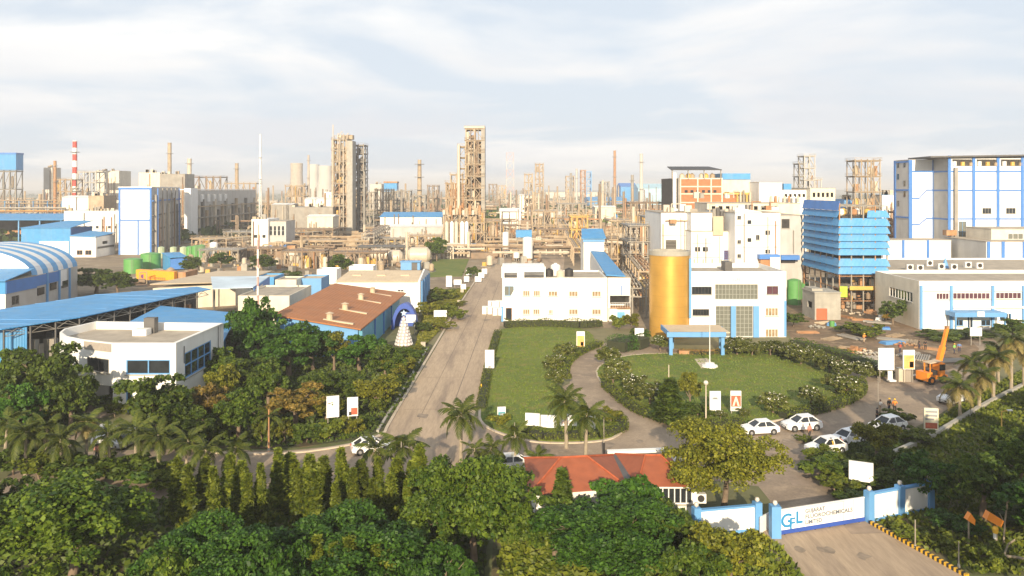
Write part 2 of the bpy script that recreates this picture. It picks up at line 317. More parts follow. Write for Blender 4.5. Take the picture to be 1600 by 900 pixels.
# ------------------------------------------------------------------ the setting: ground, roads, lawns
def spline(pts, n=6, closed=True):
    out = []; k = len(pts)
    for i in range(k if closed else k-1):
        p0 = pts[(i-1) % k] if closed or i > 0 else pts[i]; p1 = pts[i]; p2 = pts[(i+1) % k]; p3 = pts[(i+2) % k] if closed or i+2 < k else p2
        for t in range(n):
            t /= n; out.append(tuple(0.5*((2*p1[a]) + (p2[a]-p0[a])*t + (2*p0[a]-5*p1[a]+4*p2[a]-p3[a])*t*t + (3*p1[a]-p0[a]-3*p2[a]+p3[a])*t**3) for a in (0,1)))
    if not closed: out.append(tuple(pts[-1][:2]))
    return out
def G(pts): return [gp(*p) for p in pts]
def sheet(name, pts, z, m, kind='structure', thick=None):
    mb = MB()
    if thick: mb.prism(pts, z-thick, z)
    else: mb.poly([(p[0],p[1],z) for p in pts])
    me = mb.mesh(name, m); o = bpy.data.objects.new(name, me); COL.objects.link(o); o['kind'] = kind; return o
def groundmat(name, c1, c2, c3, s1=0.05, s2=0.6, rough=0.95, bump=0.4, bs=2.0, stretch=None):
    m = bpy.data.materials.new(name); m.use_nodes = True; nt = m.node_tree; N = nt.nodes.new; L = nt.links.new
    b = nt.nodes['Principled BSDF']; b.inputs['Roughness'].default_value = rough
    g = N('ShaderNodeNewGeometry'); src = g.outputs['Position']
    if stretch:
        mp = N('ShaderNodeMapping'); mp.inputs['Scale'].default_value = stretch; L(src, mp.inputs[0]); src = mp.outputs[0]
    def noise(s, loc=(0,0,0), det=8):
        n = N('ShaderNodeTexNoise'); n.inputs['Scale'].default_value = s; n.inputs['Detail'].default_value = det; n.inputs['Roughness'].default_value = 0.62
        q = N('ShaderNodeMapping'); q.inputs['Location'].default_value = loc; L(src, q.inputs[0]); L(q.outputs[0], n.inputs['Vector']); return n.outputs['Fac']
    def ramp(f, a, bb):
        r = N('ShaderNodeMapRange'); r.interpolation_type = 'SMOOTHSTEP'; L(f, r.inputs[0]); r.inputs[1].default_value = a; r.inputs[2].default_value = bb; return r.outputs[0]
    x = N('ShaderNodeMix'); x.data_type = 'RGBA'; L(ramp(noise(s1), 0.40, 0.60), x.inputs[0]); x.inputs[6].default_value = (*c1,1); x.inputs[7].default_value = (*c2,1)
    y = N('ShaderNodeMix'); y.data_type = 'RGBA'; L(ramp(noise(s2, (13,5,2)), 0.46, 0.72), y.inputs[0]); L(x.outputs[2], y.inputs[6]); y.inputs[7].default_value = (*c3,1)
    v = N('ShaderNodeMix'); v.data_type = 'RGBA'; v.blend_type = 'MULTIPLY'; v.inputs[0].default_value = 1; L(y.outputs[2], v.inputs[6])
    fr = N('ShaderNodeMapRange'); L(noise(bs*1.7, (3,9,1)), fr.inputs[0]); fr.inputs[1].default_value = .3; fr.inputs[2].default_value = .7; fr.inputs[3].default_value = .84; fr.inputs[4].default_value = 1.14
    L(fr.outputs[0], v.inputs[7]); L(v.outputs[2], b.inputs['Base Color'])
    bp = N('ShaderNodeBump'); bp.inputs['Strength'].default_value = bump; bp.inputs['Distance'].default_value = 0.08; L(noise(bs,(1,2,3)), bp.inputs['Height']); L(bp.outputs[0], b.inputs['Normal'])
    MATS[name] = m; return m
PLAIN = groundmat('plain_ground', (0.10,0.12,0.04), (0.22,0.18,0.10), (0.13,0.13,0.05), 0.006, 0.03, bs=0.4)
YARD = groundmat('plant_yard_ground', (0.25,0.19,0.12), (0.17,0.13,0.085), (0.34,0.27,0.185), 0.04, 0.25, bs=1.2)
DIRT = groundmat('bare_earth', (0.20,0.13,0.075), (0.13,0.09,0.05), (0.32,0.23,0.14), 0.12, 0.5, bs=1.5, bump=0.8)
ROAD = groundmat('concrete_road', (0.42,0.32,0.22), (0.35,0.265,0.185), (0.25,0.19,0.14), 0.10, 0.42, bs=2.5, bump=0.15, stretch=(1,0.12,1))
PARKING = groundmat('worn_paving', (0.31,0.24,0.17), (0.22,0.17,0.125), (0.37,0.285,0.20), 0.09, 0.5, bs=2.5, bump=0.15)
GRASS = groundmat('mown_grass', (0.085,0.130,0.010), (0.120,0.158,0.013), (0.19,0.170,0.03), 0.06, 0.5, bs=5.0, bump=0.7)
BED = groundmat('planting_bed_soil', (0.05,0.055,0.02), (0.08,0.06,0.03), (0.045,0.06,0.015), 0.15, 0.6, bs=2.0, bump=0.8)
WILD = groundmat('rough_grass', (0.09,0.10,0.03), (0.15,0.115,0.055), (0.06,0.08,0.02), 0.12, 0.7, bs=2.5, bump=0.9)
sheet('ground', [(-6500,-60),(6500,-60),(6500,12500),(-6500,12500)], 0.0, PLAIN)
sheet('plant_yard', [(-520,128),(-120,120),(-20,158),(60,150),(140,152),(520,200),(900,1500),(-900,1500)], 0.006, YARD)
# front road, paved court and gate road
sheet('paved_court', spline(G([(0,752),(60,726),(140,706),(300,702),(450,704),(560,690),(607,672),(700,660),(742,652),(890,600),(885,575),(925,540),(1000,533),(1135,560),(1330,560),(1400,575),(1480,540),(1545,522),(1560,560),(1500,625),(1420,672),(1330,688),(1262,686),(1290,745),(1312,788),(1208,800),(1185,760),(1000,745),(820,755),(640,770),(400,790),(0,830)]), 2), 0.012, PARKING)
sheet('main_road', G([(601,676),(640,612),(680,545),(720,478),(757,420),(768,402),(800,402),(792,440),(786,470),(780,515),(762,570),(746,632),(738,662),(736,735),(600,760),(560,720)]), 0.020, ROAD)
sheet('plant_road', G([(828,425),(845,385),(858,345),(880,345),(884,385),(880,425)]), 0.020, ROAD)
sheet('gate_road', [gp(1192,830),gp(1215,790),gp(1312,786),gp(1356,817),gp(1505,899),(58,30),(60,-40),(20,-40),(21,40),gp(1224,903)], 0.020, ROAD)
sheet('entrance_drive', G([(100,712),(140,660),(196,640),(196,612),(140,608),(128,655),(60,728)]), 0.020, PARKING)
sheet('construction_ground', spline(G([(1228,470),(1320,468),(1395,500),(1480,520),(1530,545),(1490,575),(1410,590),(1340,580),(1240,535)]), 3), 0.016, DIRT)
sheet('rough_verge', G([(1262,688),(1330,690),(1420,676),(1500,628),(1600,575),(1700,560),(1900,700),(1900,900),(1506,898),(1357,815),(1315,785)]), 0.016, WILD)
LAWN_W = spline(G([(781,516),(905,514),(930,540),(895,556),(878,580),(880,610),(905,642),(950,652),(972,672),(945,686),(860,690),(800,680),(756,662),(750,640),(762,585)]), 4)
sheet('west_lawn', LAWN_W, 0.12, GRASS, thick=0.12)
LAWN_O = spline(G([(935,575),(985,556),(1090,552),(1180,548),(1270,562),(1325,590),(1344,612),(1320,630),(1230,655),(1130,668),(1060,666),(995,640),(945,605)]), 4)
sheet('oval_lawn', LAWN_O, 0.12, GRASS, thick=0.12)
sheet('back_lawn', G([(668,433),(676,405),(733,405),(722,432)]), 0.10, GRASS, thick=0.1)
sheet('garden_bed', spline(G([(650,540),(668,460),(735,450),(712,478),(684,520),(660,545)]), 2), 0.10, WILD, thick=0.1)
sheet('grove_floor', G([(300,700),(450,702),(560,688),(600,672),(640,608),(676,540),(640,528),(560,545),(440,505),(340,530),(345,600),(275,660)]), 0.10, BED, thick=0.1)
sheet('west_grove_floor', G([(-60,700),(60,700),(130,655),(150,610),(90,560),(-60,540)]), 0.10, BED, thick=0.1)
sheet('front_bed', [(-70,66),(-28,69),(-14,70),(-2,71),(-2,40),(-2,20),(-70,20)], 0.10, BED, thick=0.1)
sheet('gatehouse_bed', [(-1.5,70),(13,72),(14,64),(21.5,61.5),(21.5,20),(-1.5,20)], 0.008, WILD)
# kerbs beside the roads: real steps
def kerb(name, pts, w=0.25, h=0.14, m=None):
    mb = MB()
    for i in range(len(pts)-1):
        a = Vector((*pts[i],0)); b = Vector((*pts[i+1],0)); d = (b-a).normalized(); s = Vector((-d.y,d.x,0))*w/2
        n = len(mb.v); mb.v += [tuple(a-s),tuple(b-s),tuple(b+s),tuple(a+s)] + [tuple(p+Vector((0,0,h))) for p in (a-s,b-s,b+s,a+s)]
        mb.f += [(n+4,n+5,n+6,n+7),(n,n+1,n+5,n+4),(n+1,n+2,n+6,n+5),(n+2,n+3,n+7,n+6),(n+3,n,n+4,n+7)]
    me = mb.mesh(name, m or PAVE); o = bpy.data.objects.new(name, me); COL.objects.link(o); o['kind'] = 'structure'; return o
kerb('road_kerb', spline(G([(330,708),(450,709),(560,693),(598,678),(607,664),(640,607),(680,540),(720,473),(750,428)]), 4, False), 0.35)
kerb('road_kerb', spline(G([(781,516),(762,584),(750,638),(756,664),(800,684),(860,693),(945,689),(975,673)]), 4, False), 0.3)
kerb('oval_kerb', LAWN_O + [LAWN_O[0]], 0.25, 0.15)
kerb('drain_kerb', spline(G([(1395,712),(1460,682),(1530,640),(1600,604),(1680,570)]), 3, False), 0.45, 0.5, CONC)
# drainage channel along the left side of the main road: two low walls
kerb('drain_kerb', spline(G([(590,676),(632,607),(668,545)]), 3, False), 0.3, 0.3, CONC)
# road slab joints: dark recessed lines laid as thin strips
def strip(name, a, b, w, z, m):
    a = Vector((*a,0)); b = Vector((*b,0)); d = (b-a).normalized(); s = Vector((-d.y,d.x,0))*w/2
    sheet(name, [tuple((a-s)[:2]),tuple((b-s)[:2]),tuple((b+s)[:2]),tuple((a+s)[:2])], z, m)
JOINT = mat('road_joint', (0.15,0.115,0.09), 0.9, 0.2, 1.0)
for (a, b, w) in (((700,655),(780,440),0.10), ((655,655),(768,430),0.07)): strip('road_joint', gp(*a), gp(*b), w, 0.026, JOINT)
for py in (640,590,548,515,488): strip('road_joint', gp(620+(660-py)*0.6,py), gp(745+(660-py)*0.35,py-1), 0.06, 0.026, JOINT)
# oil stains, patches and tyre marks of the yards: thin sheets with their own outline
STAIN = mat('oil_stain', (0.25,0.195,0.14), 0.7, 0.3, 1.5); PATCH = mat('road_patch', (0.28,0.215,0.16), 0.9, 0.2, 0.8)
rnd = random.Random(77)
for k,(px,py,r) in enumerate([(760,500,.9),(768,480,.6),(1170,690,.6),(1235,690,.8),(1240,730,.5),(1390,620,.9),(1440,625,.7),(1120,690,.5),(950,695,.7),(880,705,.5),(1290,860,.6),(1350,870,.5),(1250,860,.4),(660,650,.8),(1000,690,.5)]):
    x,y = gp(px,py); sheet('road_stain', spline([(x+r*rnd.uniform(.5,1.3)*math.cos(a*.785), y+r*1.4*rnd.uniform(.5,1.3)*math.sin(a*.785)) for a in range(8)], 3), 0.031, STAIN)
for k,(px,py,w,d) in enumerate([(1060,690,4,2),(1240,760,2.5,3),(1330,835,3,2),(1420,600,4,3),(930,640,1.6,3)]):
    x,y = gp(px,py); sheet('road_patch', [(x,y),(x+w,y+.2),(x+w+.15,y+d),(x+.1,y+d-.1)], 0.0285, PATCH)
# ------------------------------------------------------------------ distant ground: low hills and tree belts on the plain
def ridge(name, y, x0, x1, h, seed, m, kind='structure'):
    rnd = random.Random(seed); mb = MB(); n = 60; ph = [rnd.uniform(0,6.28) for _ in range(4)]
    pr = []
    for i in range(n+1):
        x = x0+(x1-x0)*i/n; e = math.sin(math.pi*i/n)**0.4
        pr.append((x, h*e*(0.55+0.2*math.sin(i*0.31+ph[0])+0.15*math.sin(i*0.83+ph[1])+0.10*math.sin(i*2.1+ph[2]))))
    k = len(pr)
    for (dy, f) in ((0,0.0),(120,1.0),(260,0.9),(420,0.0)):
        mb.v += [(x, y+dy, z*f-0.4 if f==0 else z*f) for (x,z) in pr]
    for r in range(3):
        for i in range(n): mb.f.append((r*k+i, r*k+i+1, (r+1)*k+i+1, (r+1)*k+i))
    o = bpy.data.objects.new(name, mb.mesh(name, m, smooth=True)); COL.objects.link(o); o['kind'] = kind
FARGREEN = groundmat('far_fields', (0.06,0.085,0.03), (0.10,0.11,0.045), (0.16,0.14,0.08), 0.004, 0.02, bs=0.2)
ridge('hills', 7000, -5200, 5200, 34, 3, FARGREEN); ridge('hills', 5200, -1500, 4200, 26, 8, FARGREEN)
# ------------------------------------------------------------------ the near buildings
def B(name, label, cat, px, py, group=None): x, y = gp(px, py); return thing(name, label, cat, (x,y,0), group=group)
def bars(root, name, m, boxes, **k):
    mb = MB()
    for b in boxes: mb.box(*b)
    return part(root, name, mb, m, **k)
def ac_unit(x, y, z, label, group, s=1.0):
    t = thing('air_conditioner', label, 'air conditioner', (x,y,z), group=group)
    part(t, 'casing', MB().box(x-.45*s,x+.45*s,y-.2*s,y+.25*s,z,z+.8*s), FRAME)
    part(t, 'fan_grille', MB().tube((x,y-.2*s,z+.42*s),(x,y-.24*s,z+.42*s),.3*s,None,12), BLACK); return t
def roof_tank(x, y, z, r, h, m, label, group=None):
    t = thing('roof_tank', label, 'water tank', (x,y,z), group=group)
    part(t, 'body', MB().lathe([(r,0),(r*1.02,h*.5),(r,h*.8),(r*.7,h*.92),(r*.3,h*.97)], (x,y,z), 18), m, smooth=True)
    part(t, 'lid', MB().tube((x,y,z+h*.95),(x,y,z+h*1.03),r*.32,None,12), m); return t

# --- three-storey office block with gold drum
Y0 = 145.0
of = B('office_block', 'three storey white office block with glazed centre beside the gold drum', 'building', 1150, 527)
o = lambda a,b,t,bt: pxop(Y0,a,b,t,bt)
ws = {'dark': [o(1081,1112,448,460), o(1082,1108,483,493)], 'maroon': [o(1198,1216,447,460)], 'curtain': [o(1196,1216,481,494), o(1196,1216,514,527)]}
big = [o(1117.5,1184,444,468), o(1118.5,1176,478,526)]
XL, XR = wx(1077,Y0), wx(1228.5,Y0)
block(of, XL, XR, Y0, Y0+16, 0, wz(424,Y0), WHITE, [*ws['dark'],*ws['maroon'],*ws['curtain'],*big], parapet=0.9)
for q in ws['dark']: window(of, FR(Y0), q, 6, 1, BLACK, GLASS)
for q in ws['maroon']: window(of, FR(Y0), q, 2, 1, DSTEEL, MAROON)
for q in ws['curtain']: window(of, FR(Y0), q, 4, 1, FRAME, CURTAIN)
def curtain_wall(root, face, q, nx, nz, gm, fm, d=0.2):
    P0,U,Nn = face; a,b,c,e = q; w = part(root, 'curtain_wall', MB().obox(P0,U,Nn,a,b,c,c+.12,-d,-.04).obox(P0,U,Nn,a,b,e-.12,e,-d,-.04), fm)
    for i in range(nx):
        for j in range(nz):
            ua = a+(b-a)*i/nx; ub = a+(b-a)*(i+1)/nx; va = c+(e-c)*j/nz; vb = c+(e-c)*(j+1)/nz; t = random.uniform(-.012,.012)
            part(root, 'pane', MB().obox(P0,U,Nn,ua+.03,ub-.03,va+.03,vb-.03,-d-.1+t,-d+.02+t), gm, w)
    mb = MB()
    for i in range(1,nx): u = a+(b-a)*i/nx; mb.obox(P0,U,Nn,u-.04,u+.04,c+.12,e-.12,-d,-.08)
    for j in range(1,nz): v = c+(e-c)*j/nz; mb.obox(P0,U,Nn,a,b,v-.035,v+.035,-d,-.10)
    part(root, 'mullion', mb, fm, w); return w
random.seed(4)
MULL = mat('grey_green_mullion', (0.32,0.33,0.29), 0.5, 0.05)
curtain_wall(of, FR(Y0), big[0], 12, 3, PALEGLASS, MULL); curtain_wall(of, FR(Y0), big[1], 9, 7, PALEGLASS, MULL)
for (a,b) in ((1141.5,1149),(1176.5,1185.5)): bars(of, 'pilaster', LBLUE, [(wx(a,Y0),wx(b,Y0),Y0-.35,Y0-.02,0.0,wz(478,Y0))])
bars(of, 'corner_strip', LBLUE, [(wx(1076.3,Y0),wx(1080,Y0),Y0-.3,Y0-.01,3.6,wz(404,Y0))])
bars(of, 'corner_strip', LBLUE, [(wx(1225,Y0),wx(1228.6,Y0),Y0-.06,Y0-.004,0.1,wz(470,Y0))])
mb = MB()
for k in range(5): mb.box(wx(1112,Y0),wx(1117,Y0),Y0-.5,Y0-.01,1+k*2.2,1.06+k*2.2)
me = text_mesh('GFL', 0.95, 0.03, 'emblem', mat('emblem_paint', (0.20,0.30,0.38), 0.5, 0.02), bold=0.0); eo = part(of, 'emblem', me, None)
eo.location = (wx(1151.5,Y0)-of.location.x, Y0-.06-of.location.y, wz(439.5,Y0)); eo.rotation_euler = (R(90),0,0)
zr = wz(424,Y0)-0.9
bars(of, 'stair_head', DSTEEL, [(wx(1131,Y0+9),wx(1142,Y0+9),Y0+8,Y0+11,zr,zr+1.9)])
gd = thing('gold_drum', 'tall smooth gold clad cylinder tower at the left of the white office', 'tower', (wx(1046,147),147,0))
rr = 31*147/1200; cx = wx(1046,147)
part(gd, 'drum', MB().lathe([(rr,0),(rr,wz(397,147))], (cx,147,0), 64), GOLD, smooth=True)
part(gd, 'rim', MB().lathe([(rr+.12,wz(397,147)-.1),(rr+.12,wz(391,147)),(rr-.3,wz(391,147)),(rr-.3,wz(396,147))], (cx,147,0), 48), CONC)
mb = MB()
for k in range(1,8): mb.lathe([(rr+.012,k*1.95),(rr+.012,k*1.95+.03)], (cx,147,0), 64)
part(gd, 'seam', mb, mat('gold_seam', (0.45,0.25,0.06), 0.5, 0.1, metal=.6))
pc = thing('entrance_canopy', 'blue edged entrance canopy on four posts before the gold drum', 'canopy', (wx(1088,131),131,0))
zc = wz(515,131)
part(pc, 'roof', MB().box(wx(1042,131),wx(1134,131),128.5,135.5,zc-.15,zc+.02), BEIGESHEET)
part(pc, 'fascia', MB().box(wx(1042,128.3),wx(1134.5,128.3),128.2,128.5,zc-.75,zc+.06), LBLUE)
part(pc, 'fascia', MB().box(wx(1042,131)-.2,wx(1042,131),128.5,135.5,zc-.75,zc+.06), LBLUE)
for (px,y) in ((1048,128.9),(1129,128.9),(1050,134.8),(1126,134.8)): part(pc, 'post', MB().box(wx(px,y)-.28,wx(px,y)+.28,y-.25,y+.25,0,zc-.16), LBLUE)
part(pc, 'planter', MB().box(wx(1060,130),wx(1115,130),129.4,130.4,0,.7), RUST)
# --- two-storey white laboratory with roof screens
Y0 = 162.0
lb = B('white_laboratory', 'long two storey white block with rows of small windows beside the road', 'building', 868, 502)
o = lambda a,b,t,bt: pxop(Y0,a,b,t,bt)
up = [o(817,828,454,463),o(833.5,844,454,463),o(857,871,455,463),o(889,903,455,463.5),o(925,939,455,463.5)]
lo = [o(817,828,483,491.5),o(833,843.5,483,491.5),o(857,864,484,491),o(889,903,483,491.5),o(925,939,483,491.5)]
bal = [o(788,803,447,462)]; dr = [o(790,800,481,500.5)]
zt = wz(434,Y0)
block(lb, wx(785,Y0), wx(949,Y0), Y0, Y0+15, 0, zt, WHITE, [*up,*lo,*bal,*dr], parapet=0.35)
for q in up: window(lb, FR(Y0), q, 3, 1, FRAME, CURTAIN)
for q in lo: window(lb, FR(Y0), q, 3, 1, FRAME, CURTAIN)
window(lb, FR(Y0), bal[0], 2, 1, LBLUE, PALEGLASS); d_ = window(lb, FR(Y0), dr[0], 1, 1, RUST, GLASS, name='door')
mb = MB(); zs = wz(417.5,Y0); s2 = [o(788,808,426,436),o(819,850,425,436)]
facade(mb, *FR(Y0-.05), wx(783.5,Y0), wx(852.5,Y0), zt+.002, zs, s2, .3); facade(mb, *LF(wx(783.5,Y0)), Y0-.05, Y0+9, zt+.002, zs, [(Y0+1.5,Y0+7.5,zt+.5,zs-.6)], .3)
mb.box(wx(783.5,Y0),wx(852.5,Y0),Y0-.05,Y0+.25,zs,zs+.12)
part(lb, 'roof_screen', mb, WHITE)
part(lb, 'screen_slab', MB().box(wx(784.5,Y0),wx(852,Y0),Y0+5,Y0+9,zs-.3,zs), WHITE)
part(lb, 'corner_strip', MB().box(wx(783.6,Y0)-.05,wx(786.5,Y0),Y0-.1,Y0-.06,0,3.2), LBLUE)
for px in (812,848,880,913,946): part(lb, 'downpipe', MB().box(wx(px,Y0)-.06,wx(px,Y0)+.06,Y0-.13,Y0-.01,.1,zt-.2), FRAME)
for px in (824,864,896): part(lb, 'wall_unit', MB().box(wx(px,Y0)-.4,wx(px,Y0)+.4,Y0-.38,Y0-.01,wz(471,Y0),wz(471,Y0)+.6), FRAME)
part(lb, 'wall_duct', MB().extr([(wx(797,Y0),Y0-.03,wz(464,Y0)),(wx(806,Y0),Y0-.03,wz(447,Y0)),(wx(810,Y0),Y0-.03,wz(447,Y0)),(wx(803,Y0),Y0-.03,wz(464,Y0))],(0,-.35,0)), WHITE)
zl = zt-.35
for i,(px,y,r,h,m,lab) in enumerate([(858,168,.9,1.7,BLACK,'black water tank left of the white one on the laboratory roof'),(868,170,1.1,2.6,FRAME,'tall white water tank on the laboratory roof'),(876,166,.9,1.6,PIPE,'cream water tank in front of the roof tank cluster'),(889,168,.95,1.8,BLACK,'black water tank right of the white one on the laboratory roof')]):
    roof_tank(wx(px,y), y, zl, r, h, m, lab)
an = B('laboratory_annex', 'small white annex with balcony at the right end of the laboratory', 'building', 967, 505)
Y1 = 163.0
an_o = [pxop(Y1,953,984,462,480)]
block(an, wx(950,Y1), wx(985,Y1), Y1, Y1+9, 0, wz(434,Y1), WHITE, an_o, depth=2.2)
part(an, 'balcony_floor', MB().box(wx(953,Y1),wx(984,Y1),Y1-1,Y1+2.0,wz(481,Y1),wz(479.5,Y1)), RUST)
mb = MB(); zb = wz(479.5,Y1)
for k in range(9): x = wx(953+k*3.8,Y1); mb.box(x-.03,x+.03,Y1-1,Y1-.94,zb,zb+1)
mb.box(wx(953,Y1),wx(984,Y1),Y1-1.02,Y1-.94,zb+1,zb+1.06); part(an, 'railing', mb, FRAME)
part(an, 'blue_door', MB().box(wx(963,Y1),wx(975,Y1),Y1-1.3,Y1-1.2,0,wz(486,Y1)), mat('gradient_blue_panel',(0.16,0.42,0.66),.4,.2,.4))
part(an, 'porch_wall', MB().box(wx(951,Y1),wx(962.9,Y1),Y1-1.3,Y1-.01,0,wz(481.2,Y1)-.02), WHITE)
part(an, 'drain_stripe', MB().box(wx(970,Y1),wx(971.5,Y1),Y1-.08,Y1-.01,wz(461,Y1),wz(446,Y1)), BLUE)
lr = thing('blue_roofed_shed', 'long narrow shed with bright blue sloping roof behind the laboratory', 'shed', (24,195,0))
part(lr, 'wall', MB().extr([(20.3,172.2,0),(23.9,172.2,0),(23.9,172.2,9.25),(20.3,172.2,9.45)],(2.7,53.5,0)), WHITE)
part(lr, 'roof', MB().extr([(20,163.2,9.55),(24.1,163.2,9.3),(24.1,163.2,9.5),(20,163.2,9.75)],(3.2,63,0)), SKYBLUE_Y)
bs = thing('blue_roofed_block', 'white block with a bright blue pitched roof at the head of the long shed', 'building', (25,232,0))
block(bs, wx(912,232),wx(944,232),232,242,0,wz(372,232),WHITE)
part(bs, 'roof_sheet', MB().extr([(wx(909,231),231,wz(373,231)),(wx(947,231),231,wz(373,231)),(wx(940,246),243,wz(359,240)),(wx(907,246),243,wz(359,240))],(0,0,.2)), SKYBLUE_X)
part(bs, 'fascia', MB().box(wx(911,231.5),wx(945,231.5),231.6,231.9,wz(378,231.5),wz(374,231.5)), LBLUE)

# --- brown roofed store and its white neighbour
br = thing('brown_roofed_store', 'low store with broad brown sheet roof and teal side wall', 'building', (-32,148,0))
zl_, zr_ = 7.0, 4.6
part(br, 'roof', MB().extr([(-39.6,127,zl_),(-25.0,127,zr_),(-23.6,171,zr_),(-39.0,169,zl_)],(0,0,.22)), BROWNROOF)
part(br, 'side_wall', MB().box(-25.5,-24.9,127.8,170,0,zr_-.12), TEAL)
part(br, 'front_wall', MB().extr([(-39.2,127.6,0),(-25.6,127.6,0),(-25.6,127.6,zr_-.05),(-39.2,127.6,zl_-.2)],(0,.3,0)), LBLUE)
part(br, 'side_wall', MB().box(-39.2,-38.9,128,168,0,zl_-.2), LBLUE)
for y in (139,148.5,158): part(br, 'downpipe', MB().box(-24.88,-24.65,y-.15,y+.15,0,zr_-.15), BLUE)
for (px,py) in ((515,500),(539,484),(564,468),(582,457)):
    x,y = gp(px,py,5.8); z = zl_+(x+39.3)/15*(zr_-zl_)+.2
    v = part(br, 'roof_ventilator', MB().tube((x,y,z-.1),(x,y,z+1.1),.55,.5,10).tube((x,y,z+1.1),(x,y,z+1.35),.75,.1,10), BEIGESHEET)
    part(br, 'vent_curb', MB().extr([(x-1.0,y-.5,z),(x+4.2,y-1.1,z-.68),(x+4.2,y-.4,z-.68),(x-1.0,y+.2,z)],(0,0,.22)), BEIGESHEET, v)
wn = thing('beige_roofed_store', 'white store with beige sheet roof and blue piers behind the brown roof', 'building', (-30,180,0))
y0,y1 = 175.0,190.0; xa,xb = wx(527,y0),wx(655,y0)
gz = wz(441,y0); op_ = [pxop(y0,586,594,452.5,456),pxop(y0,621,631,452.5,456)]
block(wn, xa, wx(654,y0), y0, y1, 0, gz, WHITE, op_, roof=BEIGESHEET)
for q in op_: window(wn, FR(y0), q, 2,1)
part(wn, 'roof', MB().extr([(xa-.3,y0-.5,gz+.16),(wx(654,y0)+.2,y0-.5,gz+.16),(wx(650,y0)+.2,y0+9,gz+1.6),(xa+1,y0+9,gz+1.6)],(0,0,.18)), BEIGESHEET, label='beige sheet slope facing the brown roof')
xw = wx(654,y0); mb = MB(); mb.extr([(xw+.05,y0-.8,0),(xw+.05,y0-.8,gz+.5),(xw+.05,y0+9,gz+2.1),(xw+.05,y0+19,gz+.5),(xw+.05,y0+19,0)],(.4,0,0)); part(wn, 'gable_wall', mb, WHITE)
for k in range(5): y = y0+1+k*3.9; part(wn, 'pier', MB().box(xw+.46,xw+.8,y-.4,y+.4,0,gz+.2), LBLUE)
part(wn, 'door', MB().box(xw+.46,xw+.6,y0+2.5,y0+4.2,0,3), GLASS)
for (px) in (560,598,635): part(wn, 'ridge_vent', MB().box(wx(px,y0+5)-1.2,wx(px,y0+5)+.8,y0+4,y0+5,gz+.9,gz+1.25), BEIGESHEET)
dm = thing('blue_dome_arch', 'deep blue arched inflatable shelter behind the white pyramid display', 'shelter', (wx(632,153),153,0))
mb = MB(); cx_,cy_ = wx(632,153),153
pr = [(2.6*math.cos(R(a)),5.2*math.sin(R(a))) for a in range(0,181,12)]
for i in range(len(pr)-1):
    for (sy, ey) in ((0,3.5),): mb.quad((cx_+pr[i][0],cy_+sy,pr[i][1]),(cx_+pr[i+1][0],cy_+sy,pr[i+1][1]),(cx_+pr[i+1][0]*.9,cy_+ey,pr[i+1][1]*.95),(cx_+pr[i][0]*.9,cy_+ey,pr[i][1]*.95))
mb.poly([(cx_+p[0]*.9,cy_+3.5,p[1]*.95) for p in pr]); mb.extr([(cx_+p[0],cy_-.2,p[1]) for p in pr]+[(cx_+p[0]*.78,cy_-.2,p[1]*.8) for p in reversed(pr)],(0,.5,0))
part(dm, 'shell', mb, DBLUE, smooth=True)
py_ = thing('pyramid_display', 'tall white pyramid of round plates topped by a pale star', 'display', (wx(631,137.5),137.5,0))
px0 = wx(631,137.5); hz = 5.2
part(py_, 'core', MB().lathe([(1.55,0),(.15,hz)], (px0,137.5,0), 12), mat('display_frame',(.42,.36,.36),.7,.2,3))
rnd = random.Random(5); me_pl = None
for row in range(9):
    z = .35+row*.55; r = 1.62-(1.45*z/hz); n = max(4,int(2*math.pi*r/.62))
    for k in range(n):
        a = 2*math.pi*(k+.5*(row%2))/n
        if math.sin(a) > .55: continue
        d = Vector((math.cos(a),math.sin(a),.27)).normalized(); c = Vector((px0,137.5,z))+Vector((math.cos(a),math.sin(a),0))*(r+.02)
        part(py_, 'plate', MB().tube(c,c+d*.07,.24,.21,8), FRAME)
st = []; c = Vector((px0,137.4,hz+.55))
for k in range(10): rr_ = .62 if k%2==0 else .26; a = R(90+36*k); st.append(c+Vector((math.cos(a)*rr_,0,math.sin(a)*rr_)))
part(py_, 'star', MB().extr(st,(0,.18,0)), mat('star_paint',(.45,.62,.78),.4,.03))

# --- white corner building on the left with a sunk roof terrace
wl = thing('white_corner_building', 'white two storey building with curved left end and sunk roof terrace', 'building', (-50,100,0))
zt = 8.7; zp = 7.9
outer = [(-42,96),(-49.9,96),(-55,98.2),(-58.6,100.6),(-60.9,103.4),(-61.8,106),(-60.6,112),(-41.5,110.5)]
fz = [(-49.9,96),(-42,96)]
mb = MB(); y = 96.0; fo = [pxop(y,197,266,562,585),pxop(y,196,207,612,640)]
ow = (wx(197,y),wx(266,y),wz(585,y),wz(562,y)); ob = (wx(197,y),wx(207,y),.1,wz(611,y))
facade(mb, *FR(y), -49.9,-42, 0, zt, [ow,ob], .3)
rtop = [(98.5,107,4.2,6.9)]; rt = (98.6,107.2,3.6,6.9)
facade(mb, (-42,0,0),(0,1,0),(1,0,0), 96, 110.5, 0, zt, [rt], .3)
